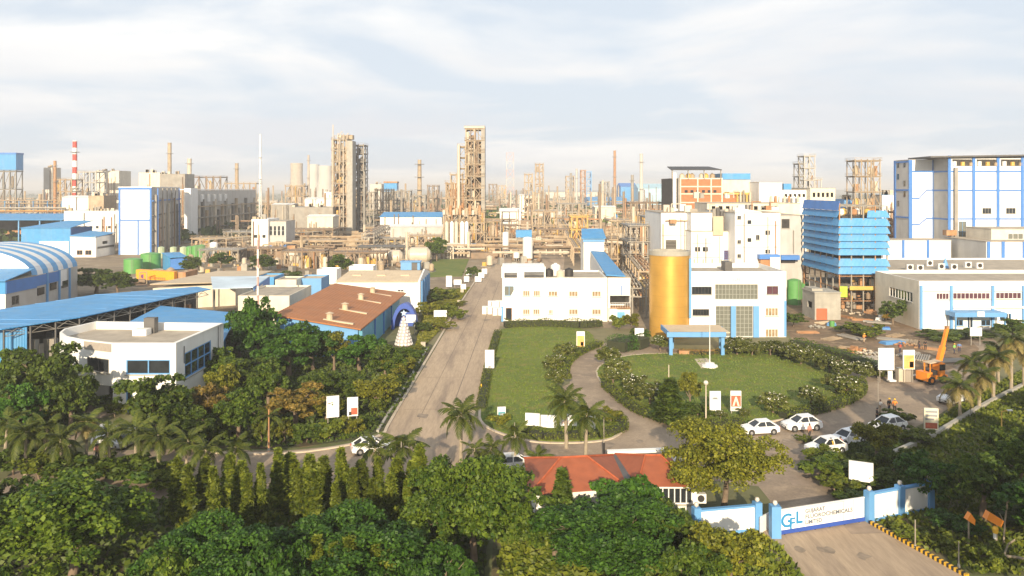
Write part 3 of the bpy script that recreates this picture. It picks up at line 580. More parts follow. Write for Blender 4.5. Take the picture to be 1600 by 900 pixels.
# left curved end: upper storey only spans the entrance, which is recessed
ups = [(-49.9,96),(-55,98.2),(-58.6,100.6),(-60.9,103.4),(-61.8,106),(-60.6,112)]
for i in range(len(ups)-1):
    a,b = Vector((*ups[i],0)),Vector((*ups[i+1],0)); U = (b-a).normalized(); Ln = (b-a).length; Nn = Vector((U.y,-U.x,0))
    if Nn.y > 0 and i < 4: Nn = -Nn
    if i == 0:
        wq = (.7,4.6,4.9,6.6); facade(mb, a, U, Nn, 0, Ln, 3.3, zt, [wq], .3); W0 = ((tuple(a),tuple(U),tuple(Nn)),wq)
    elif i == 1: facade(mb, a, U, Nn, 0, Ln, 3.3, zt)
    else: facade(mb, a, U, Nn, 0, Ln, 0, zt)
mb.quad((-41.5,110.5,0),(-60.6,112,0),(-60.6,112,zt),(-41.5,110.5,zt))
mb.poly([(-49.9,96,3.3),(-55,98.2,3.3),(-58.6,100.6,3.3),(-58.6,104,3.3),(-49.9,102,3.3)])      # soffit over the entrance
mb.quad((-49.9,96,0),(-49.9,102,0),(-49.9,102,3.3),(-49.9,96,3.3)); mb.quad((-58.6,100.6,0),(-58.6,104,0),(-58.6,104,3.3),(-58.6,100.6,3.3))
facade(mb, (-58.6,104,0), Vector((8.7,-2,0)).normalized(), Vector((-2,-8.7,0)).normalized(), 0, 8.93, 0, 3.3, [(4.6,8.2,.05,2.5)], .25)
part(wl, 'wall', mb, WHITE)
window(wl, W0[0], W0[1], 2,1, DSTEEL, GLASS); window(wl, FR(96), ow, 2,1, LBLUE, GLASS, fw=.14); window(wl, FR(96), ob, 1,2, LBLUE, GLASS, fw=.14)
window(wl, RT(-42), rt, 4,2, LBLUE, GLASS, fw=.16)
window(wl, ((-58.6,104,0),tuple(Vector((8.7,-2,0)).normalized()),tuple(Vector((-2,-8.7,0)).normalized())), (4.6,8.2,.05,2.5), 3,1, FRAME, GLASS, name='door')
cx_ = sum(p[0] for p in outer)/8; cy_ = sum(p[1] for p in outer)/8
inner = [(p[0]+(cx_-p[0])*.045, p[1]+(cy_-p[1])*.07) for p in outer]
mb = MB(); k = 8
for i in range(k):
    j = (i+1)%k; a,b,c_,d = outer[i],outer[j],inner[j],inner[i]
    mb.quad((*a,zt),(*b,zt),(*c_,zt),(*d,zt)); mb.quad((*d,zt),(*c_,zt),(*c_,zp-.3),(*d,zp-.3))
part(wl, 'parapet', mb, WHITE)
part(wl, 'roof', MB().poly([(*p,zp-.25) for p in inner]), ROOFGREY)
part(wl, 'roof_hatch', MB().box(-52.5,-50.6,106.2,107.8,zp-.25,zp+.6), WHITE); part(wl, 'chimney_stack', MB().box(-51.8,-50.3,108,109.2,zp-.25,zp+1.9), DSTEEL)
part(wl, 'roof_slab', MB().box(-48.4,-47.0,97.6,98.4,zp-.25,zp), BLACK)
a_,b_ = Vector((-54.8,98.1,0)),Vector((-49.95,96.02,0)); U=(b_-a_).normalized(); Nn=Vector((U.y,-U.x,0))
part(wl, 'louvre', MB().obox(a_,U,Nn,.2,5.1,zt-1.15,zt-.12,.01,.05), mat('louvre_grey',(.33,.29,.25),.7,.1,3))
part(wl, 'drainpipe', MB().path([(-41.9,98.2,zt-.8),(-41.9,98.2,zt-3)],.06), DSTEEL); part(wl, 'drainpipe', MB().path([(-41.8,109.3,zt-.3),(-41.8,109.3,zt-4)],.06), DSTEEL)
# blue canopy roofs behind it
cn = thing('long_blue_canopy', 'long low blue sheet canopy roof behind the white corner building', 'canopy', (-72,135,0))
cp = [(-82,109),(-75,112),(-70.5,118.5),(-62,157.5),(-66,161.5),(-78.6,146),(-86,120)]
mb = MB(); n0 = [(-90,104,7.4),(-74.5,112.2,7.4),(-68.6,122,7.5),(-61.8,157.5,7.3),(-66.2,161.5,7.3),(-78.8,145,7.9),(-92,112,7.6)]
mb.extr(n0,(0,0,.14)); part(cn, 'roof', mb, SKYBLUE_X)
mb = MB()
for k in range(1,12):
    a = Vector((-74.5,112.2,7.55)).lerp(Vector((-61.8,157.5,7.46)),k/12) if k>2 else Vector((-74.5,112.2,7.56)).lerp(Vector((-68.6,122,7.66)),k/2.7); b_ = Vector((-92,112,7.76)).lerp(Vector((-78.8,145,8.06)),k/9) if k<9 else Vector((-78.8,145,8.06)).lerp(Vector((-66.2,161.5,7.46)),(k-9)/3)
    mb.bar(a,b_,.06)
part(cn, 'sheet_lap', mb, LBLUE, kind='stuff')
ed = [Vector((-74.5,112.6,0)),Vector((-68.8,122.2,0)),Vector((-62.1,157.2,0))]
for (a,b,n) in ((ed[0],ed[1],3),(ed[1],ed[2],9)):
    for i in range(n):
        p = a.lerp(b,i/n); q = a.lerp(b,(i+1)/n); part(cn, 'post', MB().box(p.x-.1,p.x+.1,p.y-.1,p.y+.1,0,7.3), DSTEEL)
        part(cn, 'truss', MB().bar((*p.xy,6.3),(*q.xy,6.3),.09).bar((*p.xy,7.3),(*q.xy,6.3),.07).bar((*p.xy,6.3),(*p.lerp(q,.5).xy,7.3),.07).bar((*p.lerp(q,.5).xy,7.3),(*q.xy,6.3),.07), GSTEEL)
part(cn, 'end_wall', MB().extr([(-90,105.2,0),(-72.8,115.2,0),(-72.8,115.2,7.25),(-90,105.2,7.25)],(0,.15,0)), SKYBLUE_X)
for z in (1.2,3.0): part(cn, 'stored_rack', MB().box(-72.5,-66,125,150,z,z+.15), GSTEEL)
rnd = random.Random(9)
part(cn, 'dark_backing', MB().extr([(-66.4,161.2,0),(-78.7,145,0),(-92,112,0),(-92,112,7.3),(-78.7,145,7.6),(-66.4,161.2,7.1)],(.05,.2,0)), DSTEEL)  # dark wall added so the space under the roof looks shaded
for k in range(46): y=115+k*.95; x=-75.5+(y-115)*.21+rnd.uniform(-.5,3.2); part(cn, 'shade_crate', MB().box(x,x+rnd.uniform(.8,1.8),y,y+1.1,.05,rnd.uniform(2.5,6)), rnd.choice([DSTEEL,DSTEEL,BLACK,INTERIOR,RUST,GSTEEL]))  # crates in dark colours stand in for shade under the canopy
c2 = thing('white_sheet_canopy', 'white and blue sheet canopy roof at the far end of the long blue canopy', 'canopy', (-60,172,0))
part(c2, 'roof', MB().extr([(-62,159,7.2),(-55,163,7.0),(-58,184,7.0),(-71,181,7.2)],(0,0,.14)), mat('pale_blue_white_sheet',(.55,.66,.74),.5,.2,.15,rib='X'))
part(c2, 'end_wall', MB().extr([(-54.9,163.6,1),(-57.9,183.6,1),(-57.9,183.6,6.9),(-54.9,163.6,6.9)],(-.15,0,0)), BLUE)
part(c2, 'wall_panel', MB().extr([(-55.2,167,1),(-55.9,172,1),(-55.9,172,6.6),(-55.2,167,6.6)],(.12,0,0)), CREAM)
for (x,y) in ((-62,160),(-55.6,164),(-58,183),(-70,180)): part(c2, 'post', MB().box(x-.12,x+.12,y-.12,y+.12,0,7), DSTEEL)
b3 = thing('sloping_blue_roof', 'blue sheet lean-to roof directly behind the white corner building', 'shed', (-54,126,0))
part(b3, 'roof', MB().extr([(-60.5,113,6.2),(-42.2,112,5.4),(-49.5,139,5.4),(-64.5,141,6.4)],(0,0,.14)), SKYBLUE_X)
part(b3, 'wall', MB().prism([(-60,113.5),(-42.8,112.6),(-50,138.5),(-64,140.5)],0,5.2), LBLUE)
# beige earth-coloured shed roof behind the canopies
b4 = thing('tan_sheet_roof', 'low tan sheet roof beside the orange trailer', 'shed', (-82,188,0))
part(b4, 'roof', MB().extr([(-83,176,6.0),(-66,184,5.5),(-66,212,5.2),(-79,206,5.8)],(0,0,.2)), BEIGESHEET)
part(b4, 'wall', MB().prism([(-82.6,176.6),(-66.4,184.4),(-66.4,211.5),(-78.8,205.5)],0,5.1), CREAM)
# annexes between canopies and brown store
def annex(label, px0,px1,pt,pb, dep, m, roofm, wins=(), z0=0.0, cat='building', name='flat_roofed_annex'):
    Yb = yb(pb); t = thing(name, label, cat, (wx((px0+px1)/2,Yb),Yb,0)); ops = [pxop(Yb,*w) for w in wins]
    block(t, wx(px0,Yb),wx(px1,Yb),Yb,Yb+dep,z0,wz(pt,Yb),m,ops,roof=roofm,parapet=.35)
    for q in ops: window(t, FR(Yb), q, 2, 1)
    return t
a1 = annex('pale annex with flat tan roof left of the brown roofed store', 372,452,462,512,17,CREAM,ROOFGREY)
a2 = annex('bright blue walled annex behind the flat tan roof', 398,428,433,465,9,SKYBLUE_X,BEIGESHEET)
a3 = annex('cream annex between two blue walled ones', 430,463,437,466,8,CREAM,ROOFGREY)
a4 = annex('light blue walled annex nearest the brown roof', 465,502,435,462,9,LBLUE,BEIGESHEET)
a5 = annex('small white cabin behind the beige roofed store', 545,583,416,436,6,WHITE,WHITE)
a6 = annex('small white cabin left of the beige roof', 495,526,421,444,6,WHITE,WHITE)
# --- gatehouse with two red hipped roofs
gh = thing('gatehouse', 'gatehouse with twin red hipped roofs beside the front road', 'building', (11,66,0))
ga = [(1.6,62.5),(9.4,64.0),(9.2,71.4),(1.4,70.6)]
def hip(root, q, ze, zrid, m, over=.4):
    c = Vector((sum(p[0] for p in q)/4, sum(p[1] for p in q)/4)); qq = [Vector(p)+(Vector(p)-c).normalized()*over for p in q]
    mL = (qq[0]+qq[3])/2; mR = (qq[1]+qq[2])/2; r0 = mL.lerp(mR,.36); r1 = mL.lerp(mR,.64); E = [(*p,ze) for p in qq]; A=(*r0,zrid); Bq=(*r1,zrid)
    r = part(root, 'roof', MB().poly([E[0],E[1],Bq,A]).poly([E[1],E[2],Bq]).poly([E[2],E[3],A,Bq]).poly([E[3],E[0],A]).poly([E[3],E[2],E[1],E[0]]), m)
    mb = MB()
    for (a,b) in ((E[0],A),(E[1],Bq),(E[2],Bq),(E[3],A),(A,Bq)): mb.tube(Vector(a)+Vector((0,0,.04)),Vector(b)+Vector((0,0,.05)),.09,None,6)
    part(root, 'ridge_tile', mb, mat('ridge_tile',(.36,.085,.03),.8,.2,2), r); return r
hip(gh, ga, 3.15, 4.55, REDROOF)
gb = [(10.6,64.4),(14.9,64.3),(14.5,71.6),(9.9,71.6)]; hip(gh, gb, 3.15, 4.4, REDROOF)
part(gh, 'gutter_roof', MB().extr([(9.35,63.8,3.05),(10.6,64.0,3.05),(9.9,72.0,3.05),(9.1,71.8,3.05)],(0,0,.12)), DSTEEL)
part(gh, 'wall', MB().prism([(1.9,62.9),(9.1,64.2),(9.0,71),(1.7,70.2)],0,3.1), WHITE)
mb = MB(); wq = [(12.25,15.25,1.35,2.75)]
facade(mb, *FR(64.9), 10.8,15.6,0,3.1, wq, .2); mb.quad((15.6,64.9,0),(15.2,71.5,0),(15.2,71.5,3.1),(15.6,64.9,3.1)); mb.quad((10.8,64.9,0),(10,71.5,0),(10,71.5,3.1),(10.8,64.9,3.1)); mb.quad((10,71.5,0),(15.2,71.5,0),(15.2,71.5,3.1),(10,71.5,3.1))
part(gh, 'wall', mb, WHITE); window(gh, FR(64.9), wq[0], 6,1, FRAME, GLASS)
part(gh, 'porch_slab', MB().box(10.7,15.9,64.5,71.6,3.1,3.14), WHITE); part(gh, 'white_kerb_roof', MB().extr([(9.0,72.3,3.0),(14.6,72.9,3.0),(14.6,73.5,3.0),(9.0,72.9,3.0)],(0,0,.25)), WHITE)
for k in range(3): ac_unit(16.1, 65.6+k*1.7, 1.2, 'air conditioner on the right end wall of the gatehouse', 'air conditioners on the gatehouse end wall')
# --- boundary wall and sliding gate
def wall_run(name, label, a, b, h, th, posts, postm=LBLUE, m=WHITE, cap=True, base=None):
    a = Vector((*a,0)); b = Vector((*b,0)); d = b-a; L_ = d.length; t = thing(name, label, 'wall', (a.x,a.y,0), math.atan2(d.y,d.x))
    n = posts; xs = [L_*i/(n-1) for i in range(n)]
    for i in range(n-1): part(t, 'wall_panel', MB().box(xs[i]+.3,xs[i+1]-.3,-th/2,th/2,.25,h), m)
    part(t, 'plinth', MB().box(0.3,L_-.3,-th/2-.06,th/2+.06,0,.248), LBLUE)
    if cap: part(t, 'coping', MB().box(.3,L_-.3,-th/2-.08,th/2+.08,h+.002,h+.16), LBLUE)
    for x in xs:
        p = part(t, 'pillar', MB().box(x-.298,x+.298,-th/2-.2,th/2+.2,0,h+.35), postm)
        part(t, 'lamp_globe', MB().lathe([(.05,0),(.17,.1),(.2,.22),(.14,.36),(.03,.4)],(x,0,h+.35),10), mat('frosted_globe',(.6,.55,.48),.3,.1), p, smooth=True)
    return t
wall_run('boundary_wall', 'white boundary wall panel with blue pillars left of the gate', gp(1088,838), gp(1183,829), 2.0, .22, 2)
wall_run('boundary_wall', 'white boundary wall run with blue pillars right of the gate', gp(1358,815), gp(1452,796), 2.25, .22, 3)
t = thing('return_wall', 'short sloping white wall stub between the left wall and the gate pillar', 'wall', (*gp(1184,838),0))
a = Vector((*gp(1187,834),0)); b = Vector((*gp(1202,826),0)); part(t, 'wall_panel', MB().extr([tuple(a),tuple(b),(b.x,b.y,1.3),(a.x,a.y,1.3)],(.1,.25,0)), WHITE)
ga_, gb_ = Vector((*gp(1216,837),0)), Vector((*gp(1351,815),0)); d = gb_-ga_; GL = d.length
gt = thing('sliding_gate', 'long white sliding gate with blue lettering across the entrance road', 'gate', tuple(ga_), math.atan2(d.y,d.x))
part(gt, 'gate_panel', MB().box(.1,GL*.74,-.06,.06,.42,1.98), WHITE); part(gt, 'gate_panel', MB().box(GL*.745,GL*.86,-.06,.06,.42,2.0), WHITE); part(gt, 'gate_panel', MB().box(GL*.865,GL-.1,-.06,.06,.42,2.02), WHITE)
part(gt, 'bottom_rail', MB().box(.05,GL-.05,-.08,.08,.08,.418), DBLUE); part(gt, 'top_rail', MB().box(.05,GL-.05,-.07,.07,2.022,2.1), FRAME)
for k in range(6): part(gt, 'roller', MB().tube((.6+k*(GL-1.2)/5,-.05,.08),(.6+k*(GL-1.2)/5,.05,.08),.08,None,10), BLACK)
LOGOB = mat('logo_blue', (0.02,0.22,0.46), .5, .03); LOGOT = mat('sign_lettering', (0.10,0.12,0.16), .6, .03)
def put_text(root, s, x, z, size, m, y=-.066, bold=0.0, align='LEFT', name='lettering', sx=1.0):
    o = part(root, name, text_mesh(s,size,.012,name,m,align,bold), None); o.location = (x,y,z); o.rotation_euler = (R(90),0,0); o.scale = (sx,1,1); return o
put_text(gt, 'G', .18, .62, 1.55, LOGOB, bold=.03, name='emblem'); put_text(gt, 'F', 1.0, .44, 1.25, LOGOB, y=-.07, bold=.02, name='emblem'); put_text(gt, 'L', 1.62, .8, 1.35, LOGOB, y=-.068, bold=.04, name='emblem')
put_text(gt, 'GUJARAT', 2.55, 1.52, .46, LOGOT, bold=.008); put_text(gt, 'FLUOROCHEMICALS', 2.55, 1.06, .46, LOGOT, bold=.008, sx=1.12); put_text(gt, 'LIMITED', 2.55, .60, .46, LOGOT, bold=.008)
for (p, lab) in ((gp(1211,839),'light blue square gate pillar at the left end of the gate'),):
    t = thing('gate_pillar', lab, 'pillar', (*p,0)); part(t, 'shaft', MB().box(p[0]-.38,p[0]+.38,p[1]-.38,p[1]+.38,0,2.55), LBLUE); part(t, 'lamp_globe', MB().lathe([(.05,0),(.17,.1),(.2,.22),(.14,.36),(.03,.4)],(*p,2.55),10), MATS['frosted_globe'], smooth=True)
ke0, ke1 = Vector((*gp(1359,818),0)), Vector((*gp(1512,903),0)); d = ke1-ke0; n = 44
kt = thing('striped_kerb', 'yellow and black striped kerb along the right side of the gate road', 'kerb', tuple(ke0), math.atan2(d.y,d.x)); st = d.length/n
for k in range(n): part(kt, 'kerb_block', MB().box(k*st+.01,(k+1)*st-.01,-.14,.14,0,.28), YELLOW if k%2 else BLACK)
# ------------------------------------------------------------------ big buildings on the right
# white plant block behind the office
wc = thing('white_process_building', 'tall windowless white process building rising directly behind the office block', 'building', (wx(1120,192),192,0))
def ops_of(Y, L): return [pxop(Y,*q) for q in L]
w1 = ops_of(198, [(1040,1057,375,389)]); block(wc, wx(1033,198),wx(1082,198),198,222,0,wz(333,198),WHITE,w1)
for q in w1: window(wc, FR(198), q, 1,6, GSTEEL, INTERIOR)
w2 = ops_of(192, [(1131,1148,391,406)]); block(wc, wx(1080,192),wx(1149,192),192,214,0,wz(362,192),WHITE,w2)
for q in w2: window(wc, FR(192), q, 1,5, BLUE, MAROON)
block(wc, wx(1080,193),wx(1113,193),193,214,wz(362,192)+.2,wz(333,193),WHITE)
Y2 = 186; w3 = ops_of(Y2, [(1152,1158,337,343),(1152,1158,375,381),(1152,1158,397,403),(1181,1187,367,375)])
block(wc, wx(1148.5,Y2),wx(1219.5,Y2),Y2,214,0,wz(333,Y2),WHITE,w3)
for q in w3: window(wc, FR(Y2), q, 2,1, GSTEEL, GLASS)
part(wc, 'parapet', MB().extr([(wx(1148.5,Y2),Y2-.06,wz(335,Y2)),(wx(1190,Y2),Y2-.06,wz(335,Y2)),(wx(1190,Y2),Y2-.06,wz(331,Y2)),(wx(1148.5,Y2),Y2-.06,wz(324,Y2))],(0,.4,0)), WHITE)
part(wc, 'louvre', MB().box(wx(1115,191),wx(1131,191),191.4,191.9,wz(368,191),wz(338,191)), BEIGESHEET)
for k,(px,t,b) in enumerate([(1116,326,362),(1122,324,352),(1135,326,350),(1142,328,352),(1128,330,340)]):
    part(wc, 'duct', MB().tube((wx(px,195),195,wz(b,195)),(wx(px,195),195,wz(t,195)),.5,.5,8), (GSTEEL,DSTEEL,PIPE)[k%3])
part(wc, 'pipe', MB().path([(wx(1040,197),197.4,wz(345,197)),(wx(1080,197),197.4,wz(345,197)),(wx(1078,197),197.4,wz(368,197))],.12), RUST)
part(wc, 'roof_unit', MB().box(wx(1046,197),wx(1056,197),196,199,wz(349,197),wz(343,197)), RUST)
Y3 = 196; w4 = ops_of(Y3, [(1221,1234,342,357)])
block(wc, wx(1220,Y3),wx(1254,Y3),Y3,214,0,wz(337,Y3),GREYSHEET,w4)  # shade on this recessed front is put into its grey
for q in w4: window(wc, FR(Y3), q, 1,1, GSTEEL, INTERIOR)
part(wc, 'canopy', MB().box(wx(1187,184),wx(1219,184),184,186-.02,wz(405,184),wz(398,184)), BLUE); part(wc, 'canopy', MB().box(wx(1220,194.5),wx(1249,194.5),194.2,195.98,wz(406,194.5),wz(399,194.5)), BLUE); part(wc, 'dark_opening', MB().box(wx(1222,195),wx(1244,195),195.6,195.97,wz(411,195),wz(406.5,195)), INTERIOR)
part(wc, 'porch_wall', MB().box(wx(1188,184.5),wx(1203,184.5),184.3,185.9,wz(420,184),wz(406,184)), RUST); part(wc, 'porch_wall', MB().box(wx(1203.5,184),wx(1219,184),183.9,185.9,0,wz(402,184)), WHITE)
random.seed(3)
for k in range(9):
    px = 1088+k*3.6; part(wc, 'roof_pipe', MB().tube((wx(1085+k*14,188),188,wz(412,188)),(wx(1085+k*14,188),188,wz(405,188)),.2,.2,6), PIPE)
rnd = random.Random(44)
for k in range(26):
    px = rnd.uniform(1036,1215); y = rnd.uniform(199,211); top = wz(333,198) if px<1150 else wz(331,190); h = rnd.uniform(.6,2.4); x = wx(px,y)
    if px > 1080 and px < 1150 and k%2: top = wz(362,192)+8.2
    if k%3: part(wc, 'roof_unit', MB().box(x-rnd.uniform(.4,1.3),x+rnd.uniform(.3,1.2),y,y+1.4,top+.05,top+h), rnd.choice([WHITE,GSTEEL,CREAM,PIPE,RUST]))
    else: part(wc, 'roof_pipe', MB().path([(x,y,top),(x,y,top+h),(x+rnd.uniform(1,3),y,top+h)],.16), rnd.choice([PIPE,GSTEEL,RUST]))
for (px,Yp,t,b,m) in ((1064,197.8,340,395,PIPE),(1070,197.8,345,410,GSTEEL),(1036,197.8,350,420,RUST),(1090,191.8,366,412,PIPE),(1103,191.8,372,414,GSTEEL),(1124,191.8,370,412,PIPE),(1163,185.8,334,410,GSTEEL),(1200,185.8,338,396,PIPE),(1212,185.8,345,412,RUST),(1240,195.8,360,396,GSTEEL)): part(wc, 'wall_pipe', MB().tube((wx(px,Yp),Yp,wz(b,Yp)),(wx(px,Yp),Yp,wz(t,Yp)),.13,None,6), m)
for (a,b,py,Yp) in ((1083,1111,380,191.9),(1083,1130,402,191.9),(1150,1218,352,185.9),(1150,1218,386,185.9),(1034,1080,368,197.9)): part(wc, 'wall_band', MB().box(wx(a,Yp),wx(b,Yp),Yp-.02,Yp+.08,wz(py+.6,Yp),wz(py-.6,Yp)), GREYSHEET)
for (a,b,t,bt,Yp) in ((1086,1094,386,393,191.9),(1098,1106,386,393,191.9),(1168,1174,344,350,185.9),(1196,1203,360,367,185.9),(1168,1174,372,378,185.9),(1196,1203,390,396,185.9),(1066,1074,400,407,197.9)): part(wc, 'window', MB().box(wx(a,Yp),wx(b,Yp),Yp-.03,Yp+.09,wz(bt,Yp),wz(t,Yp)), GLASS)
# long white building behind and its brick neighbour
b = thing('long_white_building', 'long low white building with pipes on its roof behind the process building', 'building', (wx(1240,300),300,0))
block(b, wx(1186,300),wx(1222,300),300,318,0,wz(285,300),WHITE); block(b, wx(1222,302),wx(1268,302),302,318,0,wz(297,302),WHITE,ops_of(302,[(1226+i*7,1230+i*7,303,308) for i in range(6)]))
block(b, wx(1266,298),wx(1305,298),298,318,0,wz(294,298),CREAM,ops_of(298,[(1270+i*7,1274+i*7,301,308) for i in range(5)]))
for (px0,px1) in ((1200,1218),(1226,1238)): part(b, 'roof_cabin', MB().box(wx(px0,302),wx(px1,302),303,308,wz(297,302),wz(287,302)), SKYBLUE_X)
for k in range(7): part(b, 'roof_vent', MB().tube((wx(1205+k*7,299),299,wz(316,299)),(wx(1205+k*7,299),299,wz(306,299)),.55,.4,8), (PIPE,RUST,WHITE)[k%3])
b = thing('low_white_building', 'cream flat roofed building between the long white building and the process building', 'building', (wx(1180,262),262,0))
block(b, wx(1105,262),wx(1250,262),262,280,0,wz(318,262),CREAM,ops_of(262,[(1112+i*11,1118+i*11,322,328) for i in range(9)]))
bk = thing('brick_process_building', 'red brick framed plant building with dark open roof shelter and white corner duct', 'building', (wx(1090,310),310,0))
Y = 310.0; cols = [1063,1090,1111,1128]; rows = [279,291.5,303,316.5,330]
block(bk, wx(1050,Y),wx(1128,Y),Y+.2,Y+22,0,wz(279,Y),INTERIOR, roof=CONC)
for i in range(3):
    for j in range(4): part(bk, 'brick_panel', MB().box(wx(cols[i]+1,Y),wx(cols[i+1]-1,Y),Y-.05,Y+.19,wz(rows[j+1]-1,Y),wz(rows[j]+1,Y)), BRICK)
for c in cols: part(bk, 'column', MB().box(wx(c-1,Y)+.01,wx(c+1,Y)-.01,Y-.3,Y+.15,0,wz(278,Y)), CREAM)
for r in rows: part(bk, 'beam', MB().box(wx(1062,Y),wx(1129,Y),Y-.2,Y+.17,wz(r+1,Y)+.02,wz(r-1,Y)-.02), CREAM)
for i in range(6): part(bk, 'window', MB().box(wx(1072+i*9,Y)-.6,wx(1072+i*9,Y)+.6,Y-.12,Y,wz(301,Y),wz(297,Y)), GLASS)
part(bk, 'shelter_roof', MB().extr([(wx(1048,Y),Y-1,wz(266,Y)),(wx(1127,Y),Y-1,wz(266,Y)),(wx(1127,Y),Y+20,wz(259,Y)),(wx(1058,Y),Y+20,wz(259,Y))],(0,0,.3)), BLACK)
for px in (1050,1075,1100,1126): part(bk, 'shelter_post', MB().box(wx(px,Y)-.2,wx(px,Y)+.2,Y-.5,Y,wz(280,Y),wz(266,Y)), GSTEEL)
for k,px in enumerate((1068,1078,1084,1099,1106,1116)): part(bk, 'roof_vessel', MB().lathe([(.2,0),(1.1,.5),(1.1,1.8),(.3,2.5)],(wx(px,Y),Y+3,wz(280,Y)),12), (PIPE,OCHRE,STEEL)[k%3], smooth=True)
part(bk, 'duct', MB().box(wx(1051,Y),wx(1056,Y),Y-.8,Y+.15,0,wz(270,Y)), WHITE); part(bk, 'duct', MB().box(wx(1059,Y),wx(1062,Y),Y-.6,Y+.15,0,wz(278,Y)), GSTEEL)
bt = thing('tan_block_with_blue_top', 'tan plant building with bright blue top band right of the brick building', 'building', (wx(1150,312),312,0))
block(bt, wx(1128.5,312),wx(1172,312),312,330,0,wz(281,312),CREAM,ops_of(312,[(1132,1140,300,306),(1146,1156,300,306)]))
part(bt, 'blue_band', MB().box(wx(1128.5,311.6),wx(1172.5,311.6),311.6,330.2,wz(280.5,312),wz(271,312)), SKYBLUE_X); part(bt, 'brick_panel', MB().box(wx(1114,311),wx(1152,311),311,311.9,wz(325,311),wz(305,311)), BRICK)
part(bt, 'ochre_frame', MB().box(wx(1130,311),wx(1173,311),310.5,311,wz(304,311),wz(301,311)), OCHRE)
for k in range(5): part(bt, 'duct', MB().tube((wx(1152+k*5,310),310,0),(wx(1152+k*5,310),310,wz(303-k%3*3,310)),.4,.4,8), (OCHRE,PIPE,GSTEEL)[k%3])
# blue louvred tower under construction
bl = thing('blue_louvred_tower', 'tall bright blue tower with stacked sheet bands on open scaffold legs', 'tower', (79,182,0))
xa,xb,ya,yb_ = wx(1311.5,174),wx(1386,174),174.0,195.0
def band(root, pt, pb, flare, name='sheet_band'):
    z1, z0 = wz(pt,174), wz(pb,174); f = flare
    mb = MB(); a = [(xa,ya),(xb,ya),(xb,yb_),(xa,yb_)]; o_ = [(xa-f,ya-f),(xb+f,ya-f),(xb+f,yb_),(xa-f,yb_)]
    fr_ = MB().extr([(*o_[0],z0),(*o_[1],z0),(*a[1],z1),(*a[0],z1)],(0,.08,0)); part(root, name, fr_, SKYBLUE_X)
    sd = MB().extr([(*o_[3],z0),(*o_[0],z0),(*a[0],z1),(*a[3],z1)],(.08,0,0)); part(root, name, sd, SKYBLUE_Y)
for (pt,pb) in ((341,353),(353.5,365),(365.5,376.5),(377,387.5),(388,398.5),(404,416),(416.5,428)): band(bl, pt, pb, .55)
part(bl, 'sheet_band', MB().extr([(xa-.5,yb_,wz(329,174)),(xa-.5,ya-.2,wz(329,174)),(xa,ya-.2,wz(314,174)),(xa,yb_,wz(314,174))],(.08,0,0)), BLUE); part(bl, 'sheet_band', MB().extr([(xa-.7,yb_,wz(340,174)),(xa-.7,ya-.2,wz(340,174)),(xa-.1,ya-.2,wz(329.5,174)),(xa-.1,yb_,wz(329.5,174))],(.08,0,0)), SKYBLUE_Y)
part(bl, 'sheet_band', MB().extr([(wx(1353,174),ya-.5,wz(340,174)),(xb+.4,ya-.5,wz(340,174)),(xb,ya,wz(329,174)),(wx(1356,174),ya,wz(329,174))],(0,.08,0)), SKYBLUE_X)
part(bl, 'inner_core', MB().box(xa+1.2,xb-.6,ya+1.5,yb_-1,wz(430,174),wz(338,174)), INTERIOR)
nx_,ny_ = 4,6
for i in range(nx_+1):
    for j in range(ny_+1):
        if 0<i<nx_ and 0<j<ny_: continue
        x = xa+(xb-xa)*i/nx_; y = ya+(yb_-ya)*j/ny_; part(bl, 'scaffold_leg', MB().box(x-.13,x+.13,y-.13,y+.13,0,wz(317,174) if j or i in (0,) else wz(322,174)), RUST if (i+j)%3==0 else GSTEEL)
for z in (2.6,5.4,8.2,wz(322,174)):
    mb = MB(); 
    for j in range(ny_+1): y=ya+(yb_-ya)*j/ny_; mb.bar((xa,y,z),(xb,y,z),.16)
    for i in range(nx_+1): x=xa+(xb-xa)*i/nx_; mb.bar((x,ya,z),(x,yb_,z),.16)
    part(bl, 'floor_beam', mb, RUST if z==8.2 else (RUST if z<6 else GSTEEL), kind='stuff')
part(bl, 'floor_deck', MB().box(xa+.3,xb-.3,ya+.4,yb_-.3,5.45,5.6), CONC)
random.seed(12)
for k in range(26):
    x=random.uniform(xa+.5,xb-.5); y=random.uniform(ya+.2,ya+7); z=random.choice([0,2.7,5.6]); m=random.choice([PIPE,RUST,OCHRE,GSTEEL,DSTEEL,BSTEEL,BSTEEL,RUST])
    if k%2: part(bl, 'vessel', MB().lathe([(.1,0),(.5,.3),(.5,1.4),(.1,1.8)],(x,y,z),10), m, smooth=True)
    else: part(bl, 'stored_box', MB().box(x,x+random.uniform(.5,1.6),y,y+1,z,z+random.uniform(.5,1.8)), m)
part(bl, 'lime_screen', MB().box(wx(1311,173),wx(1323,173),172.6,172.7,wz(464,173),wz(447,173)), LIME); part(bl, 'yellow_rail', MB().box(wx(1327,173),wx(1378,173),172.7,172.8,wz(453,173),wz(447,173)), OCHRE)
for k in range(6): part(bl, 'top_vessel', MB().lathe([(.2,0),(.7,.4),(.7,1.3),(.2,1.8)],(xa+1.2+k*1.5,ya+2+k%2*2,wz(338,174)),10), (WHITE,OCHRE,RUST)[k%3])
